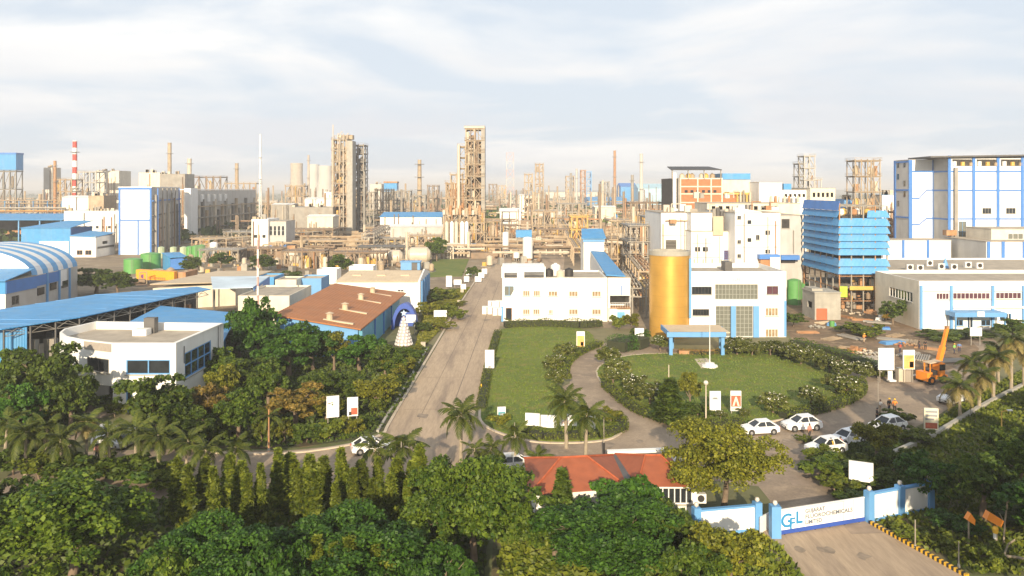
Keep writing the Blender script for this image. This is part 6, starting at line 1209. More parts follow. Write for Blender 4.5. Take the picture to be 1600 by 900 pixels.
arch('big_a',5,8,.4,24,34000,.18,LF_MID,11,br=.38,sub=12); arch('big_b',5,8,.4,24,36000,.155,LF_DEEP,22,br=.36,sub=12); arch('big_c',5,8,.3,28,40000,.155,LF_MID,33,br=.34,sub=12)
arch('mid_a',3,6,.5,15,9000,.21,LF_DEEP,44); arch('mid_b',3,6,.4,16,9500,.19,LF_MID,55,br=.38); arch('mid_c',3,6,.5,15,8500,.21,LF_DARK,66); arch('mid_y',3,6,.5,15,8500,.19,LF_YEL,77); arch('mid_g',3,6,.5,16,7500,.18,LF_GOLD,88,br=.36)
arch('yel_big',5,8,.9,26,30000,.14,LF_YEL,99,br=.34,sub=12); arch('shrub_a',1.4,1.9,.1,8,2200,.15,LF_HEDGE,111,r=.05); arch('shrub_d',1.4,1.9,.1,8,2200,.16,LF_DARK,122,r=.05); arch('shrub_y',1.4,1.9,.1,8,2000,.15,LF_YEL,133,r=.05)
def tree(key,x,y,w,h,label,cat='tree',group=None,name=None,rz=None):
    cr,tr,R_,H=ARCH[key]; t=thing(name or {'t':'broadleaf_tree','s':'shrub'}['s' if key.startswith('shrub') else 't'],label,cat,(x,y,0),rz if rz is not None else random.uniform(0,6.28),group,local=True)
    s=w/(2*R_); t.scale=(s,s,h/H); part(t,'crown',cr,None); part(t,'trunk',tr,None); return t
def treepx(key,px,ptop,Y,wpx,label,**k): return tree(key,wx(px,Y),Y,wpx*Y/1200,wz(ptop,Y),label,**k)
random.seed(100)
# columnar evergreens: drooping tapered columns
def cone_arch(key,seed,m,n=2600,slim=1.0):
    rng=np.random.default_rng(seed); C=[];Nn=[]
    for i in range(n):
        t=rng.random()**.8; z=.02+.98*t; a=rng.uniform(0,6.283); prof=(.5*(1-t)**.75+.05)*(1 if t>.12 else .75+t*2)*slim*(1+.18*math.sin(a*3+seed)+.15*math.sin(z*22+a)); rr=prof*rng.uniform(.7,1.1)
        C.append((rr*math.cos(a),rr*math.sin(a),z*5)); Nn.append((math.cos(a),math.sin(a),-.4))
    ARCH[key]=(leaf_mesh('crown',m,C,Nn,.17,seed+1,2.4,.55),MB().tube((0,0,-.1),(0,0,4.6),.09,.02,7).mesh('trunk',BARK),.5,5.0)
cone_arch('cone_a',5,LF_CONE); cone_arch('cone_b',6,LF_CONE,2400,1.15); cone_arch('cone_d',7,LF_DARK,2600,1.2)
def conepx(key,px,ptop,Y,wpx,label,group=None,name='columnar_tree'):
    t=treepx(key,px,ptop,Y,wpx*random.uniform(.85,1.2),label,group=group,name=name,rz=random.uniform(0,6.28)); t.rotation_euler[0]=random.uniform(-.05,.05); t.rotation_euler[1]=random.uniform(-.05,.05); return t
# palms: every frond an object of its own, sharing a few meshes
def frond_mesh(L_,droop,m,seed,nl=34,ll=.75):
    rnd=random.Random(seed); mb=MB(); pts=[]
    for i in range(11):
        t=i/10; pts.append(Vector((L_*(t-.22*t*t*droop),0,L_*(.45*t-droop*.85*t*t))))
    for i in range(10): mb.tube(pts[i],pts[i+1],.045*(1-i/11),.045*(1-(i+1)/11),5,False)
    for k in range(nl):
        t=.12+.86*k/nl; i=min(9,int(t*10)); p=pts[i].lerp(pts[i+1],t*10-i); d=(pts[i+1]-pts[i]).normalized(); l=.9*ll*math.sin(math.pi*min(1,.18+t*.8))*rnd.uniform(.8,1.15)
        for s in (-1,1):
            e=p+d*l*.55+Vector((0,s*l*.8,-l*rnd.uniform(.3,.75))); w=d*.05; mid=p.lerp(e,.5)+Vector((0,0,l*.10)); mb.poly([tuple(p-w*.6),tuple(p+w*.6),tuple(mid+w),tuple(mid-w)]); mb.poly([tuple(mid-w),tuple(mid+w),tuple(e)])
    return mb.mesh('frond',m)
FRONDS={('g',k):frond_mesh(2.6,.55+.22*k,LF_PALM,k+1) for k in range(4)}; FRONDS.update({('y',k):frond_mesh(2.4,.7+.25*k,LF_PALMY if k>1 else LF_PALM,k+9,ll=.85) for k in range(4)})
def palm(x,y,h,label,kind='g',n=14,s=1.0,group=None,lean=0.0):
    t=thing('palm_tree',label,'palm tree',(x,y,0),random.uniform(0,6.28),group,local=True); mb=MB(); prev=Vector((0,0,-.1)); 
    for i in range(6): q=Vector((lean*((i+1)/6)**2,0,h*(i+1)/6)); mb.tube(prev,q,.19*(1-.07*i)*s,.19*(1-.07*(i+1))*s,8,False); prev=q
    mb.tube(prev,prev+Vector((0,0,.5*s)),.13*s,.07*s,8); part(t,'trunk',mb,PALMBARK,smooth=True)
    for k in range(n):
        a=k*2.39996; lv=k/n; o=bpy.data.objects.new('frond',FRONDS[(kind,min(3,int(lv*4)))]); COL.objects.link(o); o.parent=t; o.location=prev+Vector((0,0,.3*s-.25*lv)); o.rotation_euler=(random.uniform(-.2,.2),-(.75-1.15*lv)+random.uniform(-.12,.12),a); q=s*random.uniform(.85,1.12); o.scale=(q,q,q)
    return t
def palmpx(px,ptop,pbase,label,**k): Y=yb(pbase); return palm(wx(px,Y),Y,max(1.2,wz(ptop,Y)-.9),label,**k)
# --- foreground trees
treepx('big_a',112,738,55,275,'large broad tree with light catching leaves at the lower left'); treepx('mid_c',8,752,60,110,'dark tree at the extreme lower left edge',name='broadleaf_tree')
treepx('big_b',335,826,50,235,'deep green tree right of the large lower left tree'); treepx('big_b',545,812,51,245,'vivid green broad tree at the bottom left of centre'); treepx('big_c',742,724,57,222,'tall round mid green tree at the bottom centre')
treepx('big_b',958,786,55,235,'dark green round tree at the bottom in front of the gatehouse'); treepx('mid_a',975,750,60,120,'small deep green tree touching the left red roof'); treepx('mid_c',1045,790,57,115,'dark olive tree left of the boundary wall'); treepx('mid_b',868,784,58,110,'shadowed tree between the central tree and the gatehouse tree')
treepx('mid_a',430,845,47,120,'low green tree at the very bottom edge left of the conical shrubs'); treepx('mid_a',690,865,47,130,'low dark green tree under the central tree'); treepx('mid_b',255,868,47,110,'low tree at the bottom edge between the two left trees')
treepx('yel_big',1130,668,66.5,188,'large yellow green tree beside the gatehouse and entrance road'); treepx('mid_y',1140,828,53,120,'ragged yellowish bush in front of the white boundary wall',rz=1.0); treepx('mid_b',1085,852,50,110,'olive bush at the bottom edge below the boundary wall')
for k,(px,pt,w) in enumerate([(455,862,40),(495,842,38),(518,850,34),(548,838,36),(585,855,34),(612,862,32)]): conepx('cone_b',px,pt,49,w,'yellowish conical shrub, '+ordinal(k,6)+' in the bottom edge cluster','conical shrubs at the bottom edge','conical_shrub')
conepx('cone_d',879,736,61,34,'dark conical tree standing against the left red roof')
# --- row of columnar evergreens
rowc=[(276,715,17),(295,728,16),(318,716,18),(338,730,16),(356,712,18),(378,722,17),(384,742,15),(408,728,16),(432,702,21),(455,710,22),(468,735,16),(481,712,20),(490,738,18),(507,715,19),(527,756,16),(538,700,19),(551,735,15),(563,720,19),(583,748,17),(590,716,15),(612,742,18),(617,715,18),(637,752,14),(650,696,17),(640,722,14)]
for k,(px,pt,w) in enumerate(rowc): conepx(('cone_a','cone_b')[k%2],px,pt,64.5+((k*7)%5)*.8 if pt<725 else 60.5+(k%3)*.8,w*1.5,('tall' if pt<722 else 'shorter')+' columnar evergreen, '+ordinal(sorted(range(len(rowc)),key=lambda q:rowc[q][0]).index(k),len(rowc))+' in the front road row','columnar evergreens along the front road')
# --- left groves
for (key,px,pt,Y,w,lab) in [('mid_c',62,545,92,110,'dark bushy tree before the left end of the white corner building'),('mid_b',15,548,96,90,'olive tree at the left edge below the blue canopy'),('mid_c',110,570,88,80,'dark tree beside the entrance of the white corner building'),('mid_a',30,600,84,80,'shaded green tree low at the left edge'),
 ('mid_c',248,588,84,115,'dark speckled tree in front of the white corner building'),('mid_g',322,600,88,75,'golden flowering tree right of the dark speckled tree'),('mid_c',300,640,82,70,'low dark tree under the golden tree'),('mid_b',372,612,86,80,'mid green tree in the middle of the left grove'),('mid_g',462,604,90,100,'wide golden tree left of the white boards'),('mid_y',510,618,92,60,'yellow green tree touching the first white board'),
 ('mid_y',588,590,97,70,'yellow green tree close to the main road kerb'),('mid_y',622,560,112,52,'small yellow tree at the grove corner by the road'),('mid_a',402,470,121,85,'tall deep green tree beside the blue lean-to roof'),('mid_a',452,508,114,105,'broad bright green tree below the brown roof'),('mid_y',522,519,118,52,'round yellow green tree in front of the brown roofed store'),('mid_a',490,519,117,80,'deep green tree in the grove centre'),('mid_a',562,524,117,80,'deep green tree below the right corner of the brown roof'),('mid_b',602,540,112,62,'mid green tree right of the brown roof corner'),
 ('mid_b',345,545,108,80,'green tree against the right side of the white corner building'),('mid_c',400,560,102,90,'shaded green tree in the heart of the left grove'),('mid_y',345,575,96,56,'yellow green tree by the glazed side of the white corner building'),('mid_c',545,585,100,80,'dark tree behind the white and red boards'),('mid_b',420,570,98,70,'olive tree between the golden trees'),('mid_a',375,500,124,60,'green tree tucked beside the blue lean-to wall'),('mid_c',500,580,99,70,'dark tree above the white board'),('mid_c',150,420,205,70,'dull tree left of the orange trailer'),('mid_c',185,425,200,50,'second dull tree left of the orange trailer'),('mid_b',345,395,270,40,'olive tree among the frames of the left yard'),('mid_c',300,402,250,34,'dark tree by the slim green tanks'),('mid_c',410,398,255,44,'dark tree in front of the brown pump frame'),('mid_b',530,398,250,40,'olive tree before the brown pipe frame'),('mid_c',455,425,215,44,'dark tree behind the blue walled annex'),('mid_b',640,545,126,45,'small bush like tree at the foot of the white pyramid')]: treepx(key,px,pt,Y,w,lab)
SHL=['low shrub just right of the corner building entrance','low shrub between entrance drive and dark speckled tree','low shrub left of the entrance drive','low shrub furthest left along the entrance drive','low shrub at the inner bend of the entrance drive','low shrub below the dark speckled tree','low shrub below the golden flowering tree by the road','low shrub beside the tan post at the grove edge','low shrub right of the tan post at the grove edge','low shrub below the wide golden tree by the road','low shrub left below the first white board','low shrub between the white boards and the road','low shrub right of the white and red board','low shrub lowest along the main road drain','low shrub second up along the main road drain','low shrub third up along the main road drain','low shrub fourth up along the main road drain','low shrub topmost along the main road drain near the pyramid']
for k,(px,py) in enumerate([(160,640),(180,652),(90,655),(60,665),(130,668),(225,680),(345,690),(410,690),(445,690),(480,692),(515,688),(548,680),(575,668),(592,645),(605,625),(620,600),(635,578),(650,556)]):
    x,y=gp(px,py); tree(('shrub_d','shrub_a','shrub_y')[k%3],x,y,random.uniform(2.6,4),random.uniform(1.3,2.2),SHL[k],'shrub','low shrubs edging the left grove')
for (px,py,key,w,h,lab) in [(20,742,'shrub_d',5,2.4,'dark shrub under the leftmost palm'),(62,750,'shrub_a',5,2.2,'green shrub between the two leftmost palms'),(118,752,'shrub_d',5.5,2.6,'dark shrub right of the dark stemmed palm'),(152,748,'shrub_a',4.5,2.0,'green shrub under the yellowed left palm'),(192,752,'shrub_d',5.5,2.4,'dark shrub under the palm above the lower left tree'),(228,756,'shrub_d',5,2.2,'dark shrub left of the palm by the speckled tree'),(268,764,'shrub_a',5,2.0,'green shrub at the left end of the columnar row'),(25,694,'shrub_d',6,2.4,'dark shrub beside the pale tilted board'),(55,684,'shrub_d',5,2.2,'dark shrub across the drive from the tilted board'),(245,690,'shrub_d',5,2.2,'dark shrub in front of the silver car'),(300,694,'shrub_a',5,2.0,'green shrub right of the silver car'),(275,688,'shrub_d',5,2.6,'dark shrub between the speckled tree and the road')]:
    x,y=gp(px,py); tree(key,x,y,w,h,lab,'shrub')
# --- roadside garden left of the main road
for (key,px,py,w,h,lab) in [('mid_b',682,408,9,9,'round bright green tree at the corner of the back lawn'),('shrub_a',690,470,7,3,'big clipped shrub in the roadside garden'),('shrub_d',675,474,6,2.6,'dark shrub beside the big clipped shrub'),('shrub_y',668,495,6,3,'yellow shrub left of the long white board'),('shrub_a',715,500,5,2,'green shrub right of the long white board'),('shrub_y',690,515,6,1.6,'pale low shrub patch below the long white board'),('shrub_d',738,435,5,3.5,'dark shrub among the white plaques by the road'),('shrub_a',700,492,5,2.2,'green shrub above the long white board'),('shrub_y',715,478,5.5,1,'orange yellow low hedge plant in the roadside garden'),('shrub_y',695,478,5.5,1,'yellow low hedge plant left of the orange one'),('shrub_d',660,520,4,2,'dark shrub behind the white pyramid')]:
    x,y=gp(px,py); tree(key,x,y,w,h,lab,'shrub' if key[0]=='s' else 'tree')
# --- hedges: leafy strips along the lawns
def hedge(label,pts,w,h,m,seed,dens=95,size=.13):
    rng=np.random.default_rng(seed); P=[Vector((*p,0)) for p in pts]; C=[];Nn=[]; o=P[0]; core=MB()
    for i in range(len(P)-1):
        a,b=P[i],P[i+1]; L_=(b-a).length; U=(b-a)/max(L_,1e-6); S=Vector((-U.y,U.x,0)); n=int(dens*L_*(w+2*h)/2.4)
        for k in range(n):
            p=a+U*rng.uniform(0,L_); q=rng.random()*(w+2*h); hh=h*(1+.12*math.sin(p.x*1.3+p.y)+.1*math.sin(p.y*2.9+seed))
            if q<w: C.append(p+S*(q-w/2)+Vector((0,0,hh+rng.normal(0,.05)))); Nn.append((0,0,1))
            else: s=-1 if q<w+h else 1; C.append(p+S*(s*w/2+rng.normal(0,.05))+Vector((0,0,rng.uniform(.05,hh)))); Nn.append(tuple(S*s))
        core.prism([tuple((a-S*w*.38).xy),tuple((b-S*w*.38).xy),tuple((b+S*w*.38).xy),tuple((a+S*w*.38).xy)],0.13,h*.8)
    t=thing('hedge',label,'hedge',tuple(o)); C=[c-o for c in C]; me=leaf_mesh('foliage',m,C,Nn,size,seed+1,1.5,.7); part(t,'foliage',me,None); part(t,'stems',core,mat('hedge_core',(.03,.035,.012),.9,.2)); return t
hedge('curved clipped hedge along the front of the oval lawn',spline(G([(945,603),(985,637),(1025,656),(1070,665),(1112,668),(1160,664)]),4,False),1.5,.85,LF_HEDGE,1); hedge('clipped hedge at the right front of the oval lawn behind the parked cars',spline(G([(1222,655),(1275,645),(1322,630),(1345,612),(1338,598)]),4,False),1.6,1.0,LF_HEDGE,2)
hedge('dark hedge along the bottom edge of the west lawn',spline(G([(800,676),(850,686),(905,684),(945,681),(972,671),(962,657)]),4,False),1.5,.9,LF_HEDGE,3); hedge('low planting strip beside the main road along the west lawn',spline(G([(778,520),(764,572),(752,640)]),4,False),1.3,.6,LF_HEDGE,4,60); hedge('tall uneven hedge along the top of the west lawn before the laboratory',spline(G([(788,512),(850,510),(905,512),(938,510)]),4,False),2.2,1.5,LF_HEDGE,5,60)
hedge('hedge wrapping the inside bend of the driveway',spline(G([(936,540),(905,553),(884,570),(880,590)]),4,False),1.8,.9,LF_HEDGE,6); hedge('dark clipped hedge block left of the gold drum',spline(G([(962,550),(985,543),(1008,545)]),4,False),4.5,2.2,LF_DEEP,7,60); hedge('rust and green hedge in front of the entrance canopy',spline(G([(1060,552),(1095,555),(1125,553)]),4,False),1.2,.8,LF_GOLD,8,60); hedge('low hedge below the office along the back of the oval lawn',spline(G([(1145,553),(1190,552),(1240,560)]),4,False),2,1.1,LF_MID,9,60); hedge('loose hedge between driveway and construction yard',spline(G([(1240,540),(1300,555),(1345,570),(1385,590)]),4,False),2.4,1.3,LF_MID,10,60)
# --- frangipani bushes with white flowers
def frangi(key,seed):
    bl=make_blobs(1.5,2.4,.0,16,seed,.9,.38); cl=clumpy(bl,0,seed,5,.4); C,Nn=blob_points(cl,2600,seed+1); fl=[(b[0],b[1],b[2]+b[5]*.9) for b in cl if random.random()<.75]; C2=[];N2=[]
    for f in fl:
        for _ in range(4): C2.append((f[0]+random.gauss(0,.09),f[1]+random.gauss(0,.09),f[2]+random.gauss(0,.05))); N2.append((0,-.5,1))
    ARCH[key]=(leaf_mesh('foliage',LF_FRANGI,C,Nn,.19,seed+2,1.9),trunk_mesh('stem',2.2,.09,bl,seed+3),leaf_mesh('blossom',FLOWER,C2,N2,.13,seed+4,1.0,.4))
frangi('fr_a',301); frangi('fr_b',302); frangi('fr_c',303)
def frangipx(px,py,w,label,k=0,hs=1.0):
    x,y=gp(px,py); f,s,b=ARCH[('fr_a','fr_b','fr_c')[k%3]]; t=thing('frangipani_bush',label,'bush',(x,y,.1),random.uniform(0,6.28),local=True); sc=w/3.0; t.scale=(sc,sc,sc*hs*.78); part(t,'foliage',f,None); part(t,'stem',s,None); part(t,'blossom',b,None)
for i,(px,py,w,lab) in enumerate([(868,580,3.8,'flowering bush at the left bend of the driveway'),(884,560,4,'flowering bush at the top of the driveway bend'),(872,604,3.6,'flowering bush lowest on the west lawn edge'),(950,572,4.6,'flowering bush at the upper left of the oval lawn'),(965,590,4.4,'flowering bush second down the left of the oval lawn'),(958,603,3.6,'flowering bush in the hedge bend of the oval lawn'),(990,618,4.2,'flowering bush on the lower left of the oval lawn'),(1016,632,4.4,'flowering bush with many white blooms left of the pole'),(1032,549,4.2,'flowering bush at the foot of the gold drum'),(1152,555,4.8,'flowering bush right of the entrance canopy'),(1175,556,3.6,'dark flowering bush in front of the office glazing'),(1204,556,4,'flowering bush below the right office windows'),(1232,562,4.6,'flowering bush at the office corner'),(1252,570,4.8,'broad flowering bush by the driveway bend on the right'),(1274,574,4.4,'flowering bush beside the broad one on the right'),(1296,583,4,'flowering bush above the right tip of the oval lawn'),(1318,590,4,'flowering bush near the right tip of the oval lawn'),(1306,614,4.2,'flowering bush at the right tip of the oval lawn'),(1325,622,4.2,'flowering bush at the far right end of the front hedge'),(1208,646,4.0,'flowering bush behind the right parked car'),(1268,637,4.2,'flowering bush with white blooms behind the front hedge'),(1348,592,3.8,'flowering bush across the driveway from the lawn tip'),(1372,592,3.4,'flowering bush left of the white board by the yard'),(1126,656,1.7,'small flowering bush under the white board'),(1162,653,1.7,'small flowering bush under the red board')]): frangipx(px,py,w,lab,i)
# --- lawn specimen trees
conepx('cone_d',1046,592,92,32,'dark conical tree beside the thin pole on the oval lawn'); x,y=gp(1078,640); tree('mid_y',x,y,3.2,4.6,'fan shaped yellow green tree on the oval lawn'); x,y=gp(1062,648); tree('shrub_d',x,y,4.6,1.5,'dark shrub mass in the front of the oval lawn','shrub'); x,y=gp(1090,650); tree('shrub_d',x,y,4,1.3,'dark low shrub left of the white board on the oval lawn','shrub')
# --- palms
for (px,pt,pb,kind,n,s,lab) in [(720,640,722,'g',16,1.15,'tall palm at the corner of the main road and the front road'),(40,668,745,'g',14,1.1,'palm at the left edge of the front road'),(97,680,752,'g',14,1.1,'dark stemmed palm left of the large lower left tree'),(135,650,735,'y',13,.9,'yellowed palm near the entrance of the corner building'),(172,668,742,'g',14,1.0,'palm above the crown of the large lower left tree'),(248,672,750,'g',14,1.05,'palm right of the dark speckled tree'),(328,692,765,'g',13,.9,'palm behind the columnar row on the left'),(368,690,760,'g',12,.85,'small palm near the pale ball lamps'),
 (628,688,768,'g',14,1.05,'palm among the columnar row beside the main road'),(590,690,760,'g',13,.95,'palm over the white car on the front road'),(805,672,735,'g',13,.9,'slim palm in front of the white boards'),(765,690,735,'g',12,.85,'low palm beside the corner palm'),(838,705,748,'g',12,.8,'low palm behind the gatehouse roof'),(915,640,725,'g',16,1.15,'leaning palm beside the white boards and thin pole'),(885,618,700,'g',18,1.2,'dense dark palm over the white boards'),(745,690,742,'g',10,.7,'small palm at the foot of the corner palm'),(420,640,700,'g',10,.8,'small light green palm at the left grove edge'),
(8,650,722,'g',14,1.0,'palm at the extreme left behind the tilted board'),(70,662,738,'g',14,1.05,'palm between the two leftmost road palms'),(212,664,745,'g',13,1.0,'palm just left of the palm by the speckled tree'),(290,680,757,'g',13,.95,'palm at the left end of the columnar row'),
 (1500,598,655,'y',16,1.2,'yellowed palm nearest the white car on the right'),(1530,580,640,'y',16,1.2,'yellowed palm second along the right kerb'),(1552,552,625,'y',16,1.25,'yellowed palm third along the right kerb'),(1580,525,612,'y',17,1.3,'tall yellowed palm at the right edge'),(1520,560,622,'y',15,1.1,'yellowed palm behind the first ones on the right'),(1600,545,606,'y',15,1.2,'yellowed palm cut by the right edge of the view'),(1560,540,600,'y',15,1.1,'yellowed palm at the back of the right row')]: palmpx(px,pt,pb,lab,kind=kind,n=n,s=s,lean=random.uniform(-.4,.4))
# --- trees on the right
for (key,px,pt,Y,w,lab) in [('mid_y',1370,662,78,70,'yellow green tree in front of the parked cars'),('mid_c',1396,700,75,50,'dark olive tree right of the slanted white board'),('mid_a',1452,712,68,95,'green tree beside the end of the right boundary wall'),('mid_b',1535,712,65,120,'broad green tree over the orange lamps at the right'),('mid_b',1592,690,72,90,'dark green tree at the right edge'),('mid_c',1570,668,78,60,'shadowed tree above the drain wall at the right'),('mid_a',1490,800,62,80,'green bush behind the striped kerb'),('mid_c',1600,800,64,90,'dark tree at the lower right edge'),('mid_b',1440,470,160,52,'round dark tree before the low white office'),('mid_c',1395,470,158,42,'dark tree between the blue tower and the low office'),('mid_b',1585,500,142,60,'green tree at the right edge before the low office'),('mid_b',1700,600,90,120,'wide green tree beyond the right edge'),('mid_a',1640,760,60,150,'dense tree at the far right beside the drain'),('big_a',1800,560,52,190,'unseen tall tree added for its shadow right of the gate road'),('big_c',1900,600,58,180,'second unseen tall tree, added for its shadow, right of the gate road'),('big_b',1830,520,40,200,'unseen tall tree by the near right roadside, added for its shadow')]: treepx(key,px,pt,Y,w,lab)  # the three tall trees beyond the view are added for their shadows
for (px,py,key,w,h,lab) in [(1290,745,'shrub_d',5,2.0,'dark shrub at the bend of the gate road'),(1305,768,'shrub_a',4.2,1.4,'green shrub below the slanted white board'),(1338,782,'shrub_d',4,1.0,'dark shrub behind the right boundary wall'),(1378,765,'shrub_d',4,1.6,'dark shrub right of the slanted board'),(1285,725,'shrub_a',4,1.6,'low shrub beside the parked car at the road corner'),(1312,738,'shrub_d',4.5,1.0,'dark shrub behind the slanted board'),(1362,735,'shrub_a',4,1.2,'shrub under the yellow green tree'),(1420,845,'shrub_a',3,.9,'low weed patch inside the striped kerb'),(1480,860,'shrub_a',3,1.2,'weed clump halfway along the striped kerb'),(1540,885,'shrub_a',3.4,1.5,'weed clump near the bottom right corner'),(1350,525,'shrub_a',9,2,'wide green scrub in the construction yard'),(1330,520,'shrub_d',6,1.7,'dark scrub left in the construction yard'),(1240,510,'shrub_d',5,2.6,'dark shrub at the office corner by the concrete hut'),(1470,530,'shrub_d',9,1.4,'dark hedge clump before the low white office'),(1520,528,'shrub_d',8,1.4,'dark hedge clump right of the low office entrance'),(1400,660,'shrub_a',4,1.3,'weedy shrub behind the cream text board'),(1430,690,'shrub_a',5,1.2,'dry weed patch along the drain wall'),(1255,690,'shrub_a',2,.6,'small weed tuft by the dark clothed person'),(848,385,'shrub_d',2.4,3.6,'lone dark shrub beside the plant road'),(868,498,'shrub_a',3.2,2.0,'flat topped shrub before the laboratory wall'),(808,500,'shrub_a',2.4,2.2,'round shrub by the laboratory door'),(965,515,'shrub_a',4,2.6,'shrub below the laboratory annex'),(988,515,'shrub_y',4,3,'yellowish shrub between annex and gold drum'),(1000,535,'shrub_d',4,2.4,'dark shrub at the left of the gold drum'),(780,665,'shrub_y',3,1.3,'yellow shrub at the lower corner of the west lawn'),(955,660,'shrub_y',3.4,1.6,'yellow shrub at the lawn tip by the driveway')]:
    x,y=gp(px,py); tree(key,x,y,w,h,lab,'shrub')
# --- rough grass tufts on the verges and distant tree belts: nobody could count these
def tufts(name,poly,n,m,seed,size=.28,hh=.25):
    rng=np.random.default_rng(seed); xs=[p[0] for p in poly]; ys=[p[1] for p in poly]; C=[]
    def inside(x,y):
        c=False; j=len(poly)-1
        for i in range(len(poly)):
            if (poly[i][1]>y)!=(poly[j][1]>y) and x<(poly[j][0]-poly[i][0])*(y-poly[i][1])/(poly[j][1]-poly[i][1])+poly[i][0]: c=not c
            j=i
        return c
    while len(C)<n:
        x=rng.uniform(min(xs),max(xs)); y=rng.uniform(min(ys),max(ys))
        if inside(x,y): C.append((x,y,.02+rng.uniform(.05,hh)))
    o=bpy.data.objects.new(name,leaf_mesh(name,m,C,np.tile((0.,-1.,.2),(n,1)),size,seed,1.5,.6)); COL.objects.link(o); o['kind']='stuff'
tufts('rough_grass_tufts',G([(1359,812),(1420,690),(1500,632),(1600,578),(1700,600),(1700,905),(1520,898)]),15000,LF_HEDGE,1); tufts('rough_grass_tufts',G([(1265,690),(1330,692),(1410,690),(1455,790),(1360,800),(1318,785)]),6000,LF_DARK,2)
tufts('ground_cover',[(-70,66),(-28,69),(-14,70),(-2,71),(-2,45),(-60,42)],16000,LF_DARK,3,.34,.4); tufts('ground_cover',G([(300,700),(450,700),(560,686),(598,670),(640,608),(670,545),(560,545),(440,505),(340,530),(345,600)]),15000,LF_DARK,4,.34,.4); tufts('ground_cover',[(-1,68),(12.5,63),(21,60.5),(21,48),(-1,48)],8000,LF_HEDGE,5,.3,.3); tufts('ground_cover',G([(650,540),(668,460),(735,450),(712,478),(684,520),(660,545)]),9000,LF_YEL,6,.32,.3); tufts('ground_cover',G([(-40,700),(60,690),(130,655),(150,610),(90,560),(-60,540)]),9000,LF_DARK,7,.36,.5)
tufts('lawn_grass',LAWN_W,8000,LF_GRASS,11,.11,.07); tufts('lawn_grass',LAWN_O,8000,LF_GRASS,12,.11,.07)
for nm in ('lawn_grass','lawn_grass.001'): bpy.data.objects[nm].location.z=.11
def belt(name,n,y0,y1,spread,seed,m):
    rng=np.random.default_rng(seed); C=[];Nn=[]
    for k in range(n):
        y=rng.uniform(y0,y1); x=wx(rng.uniform(*spread),y); h=rng.uniform(4,9); r=h*rng.uniform(.6,1.4)
        d=rng.normal(0,1,(34,3)); d/=np.linalg.norm(d,axis=1)[:,None]; d[:,2]=abs(d[:,2]); C.append(np.array((x,y,h*.25))+d*np.array((r,r,h*.75))); Nn.append(d)
    o=bpy.data.objects.new(name,leaf_mesh(name,m,np.concatenate(C),np.concatenate(Nn),3.0,seed,1.3,.6)); COL.objects.link(o); o['kind']='stuff'
belt('distant_trees',700,900,3200,(-250,1850),1,LF_DARK); belt('distant_trees',300,480,1000,(350,1000),2,LF_DARK); belt('distant_trees',140,330,700,(1300,1750),3,LF_DARK); belt('distant_trees',90,380,700,(-150,420),4,LF_DARK)
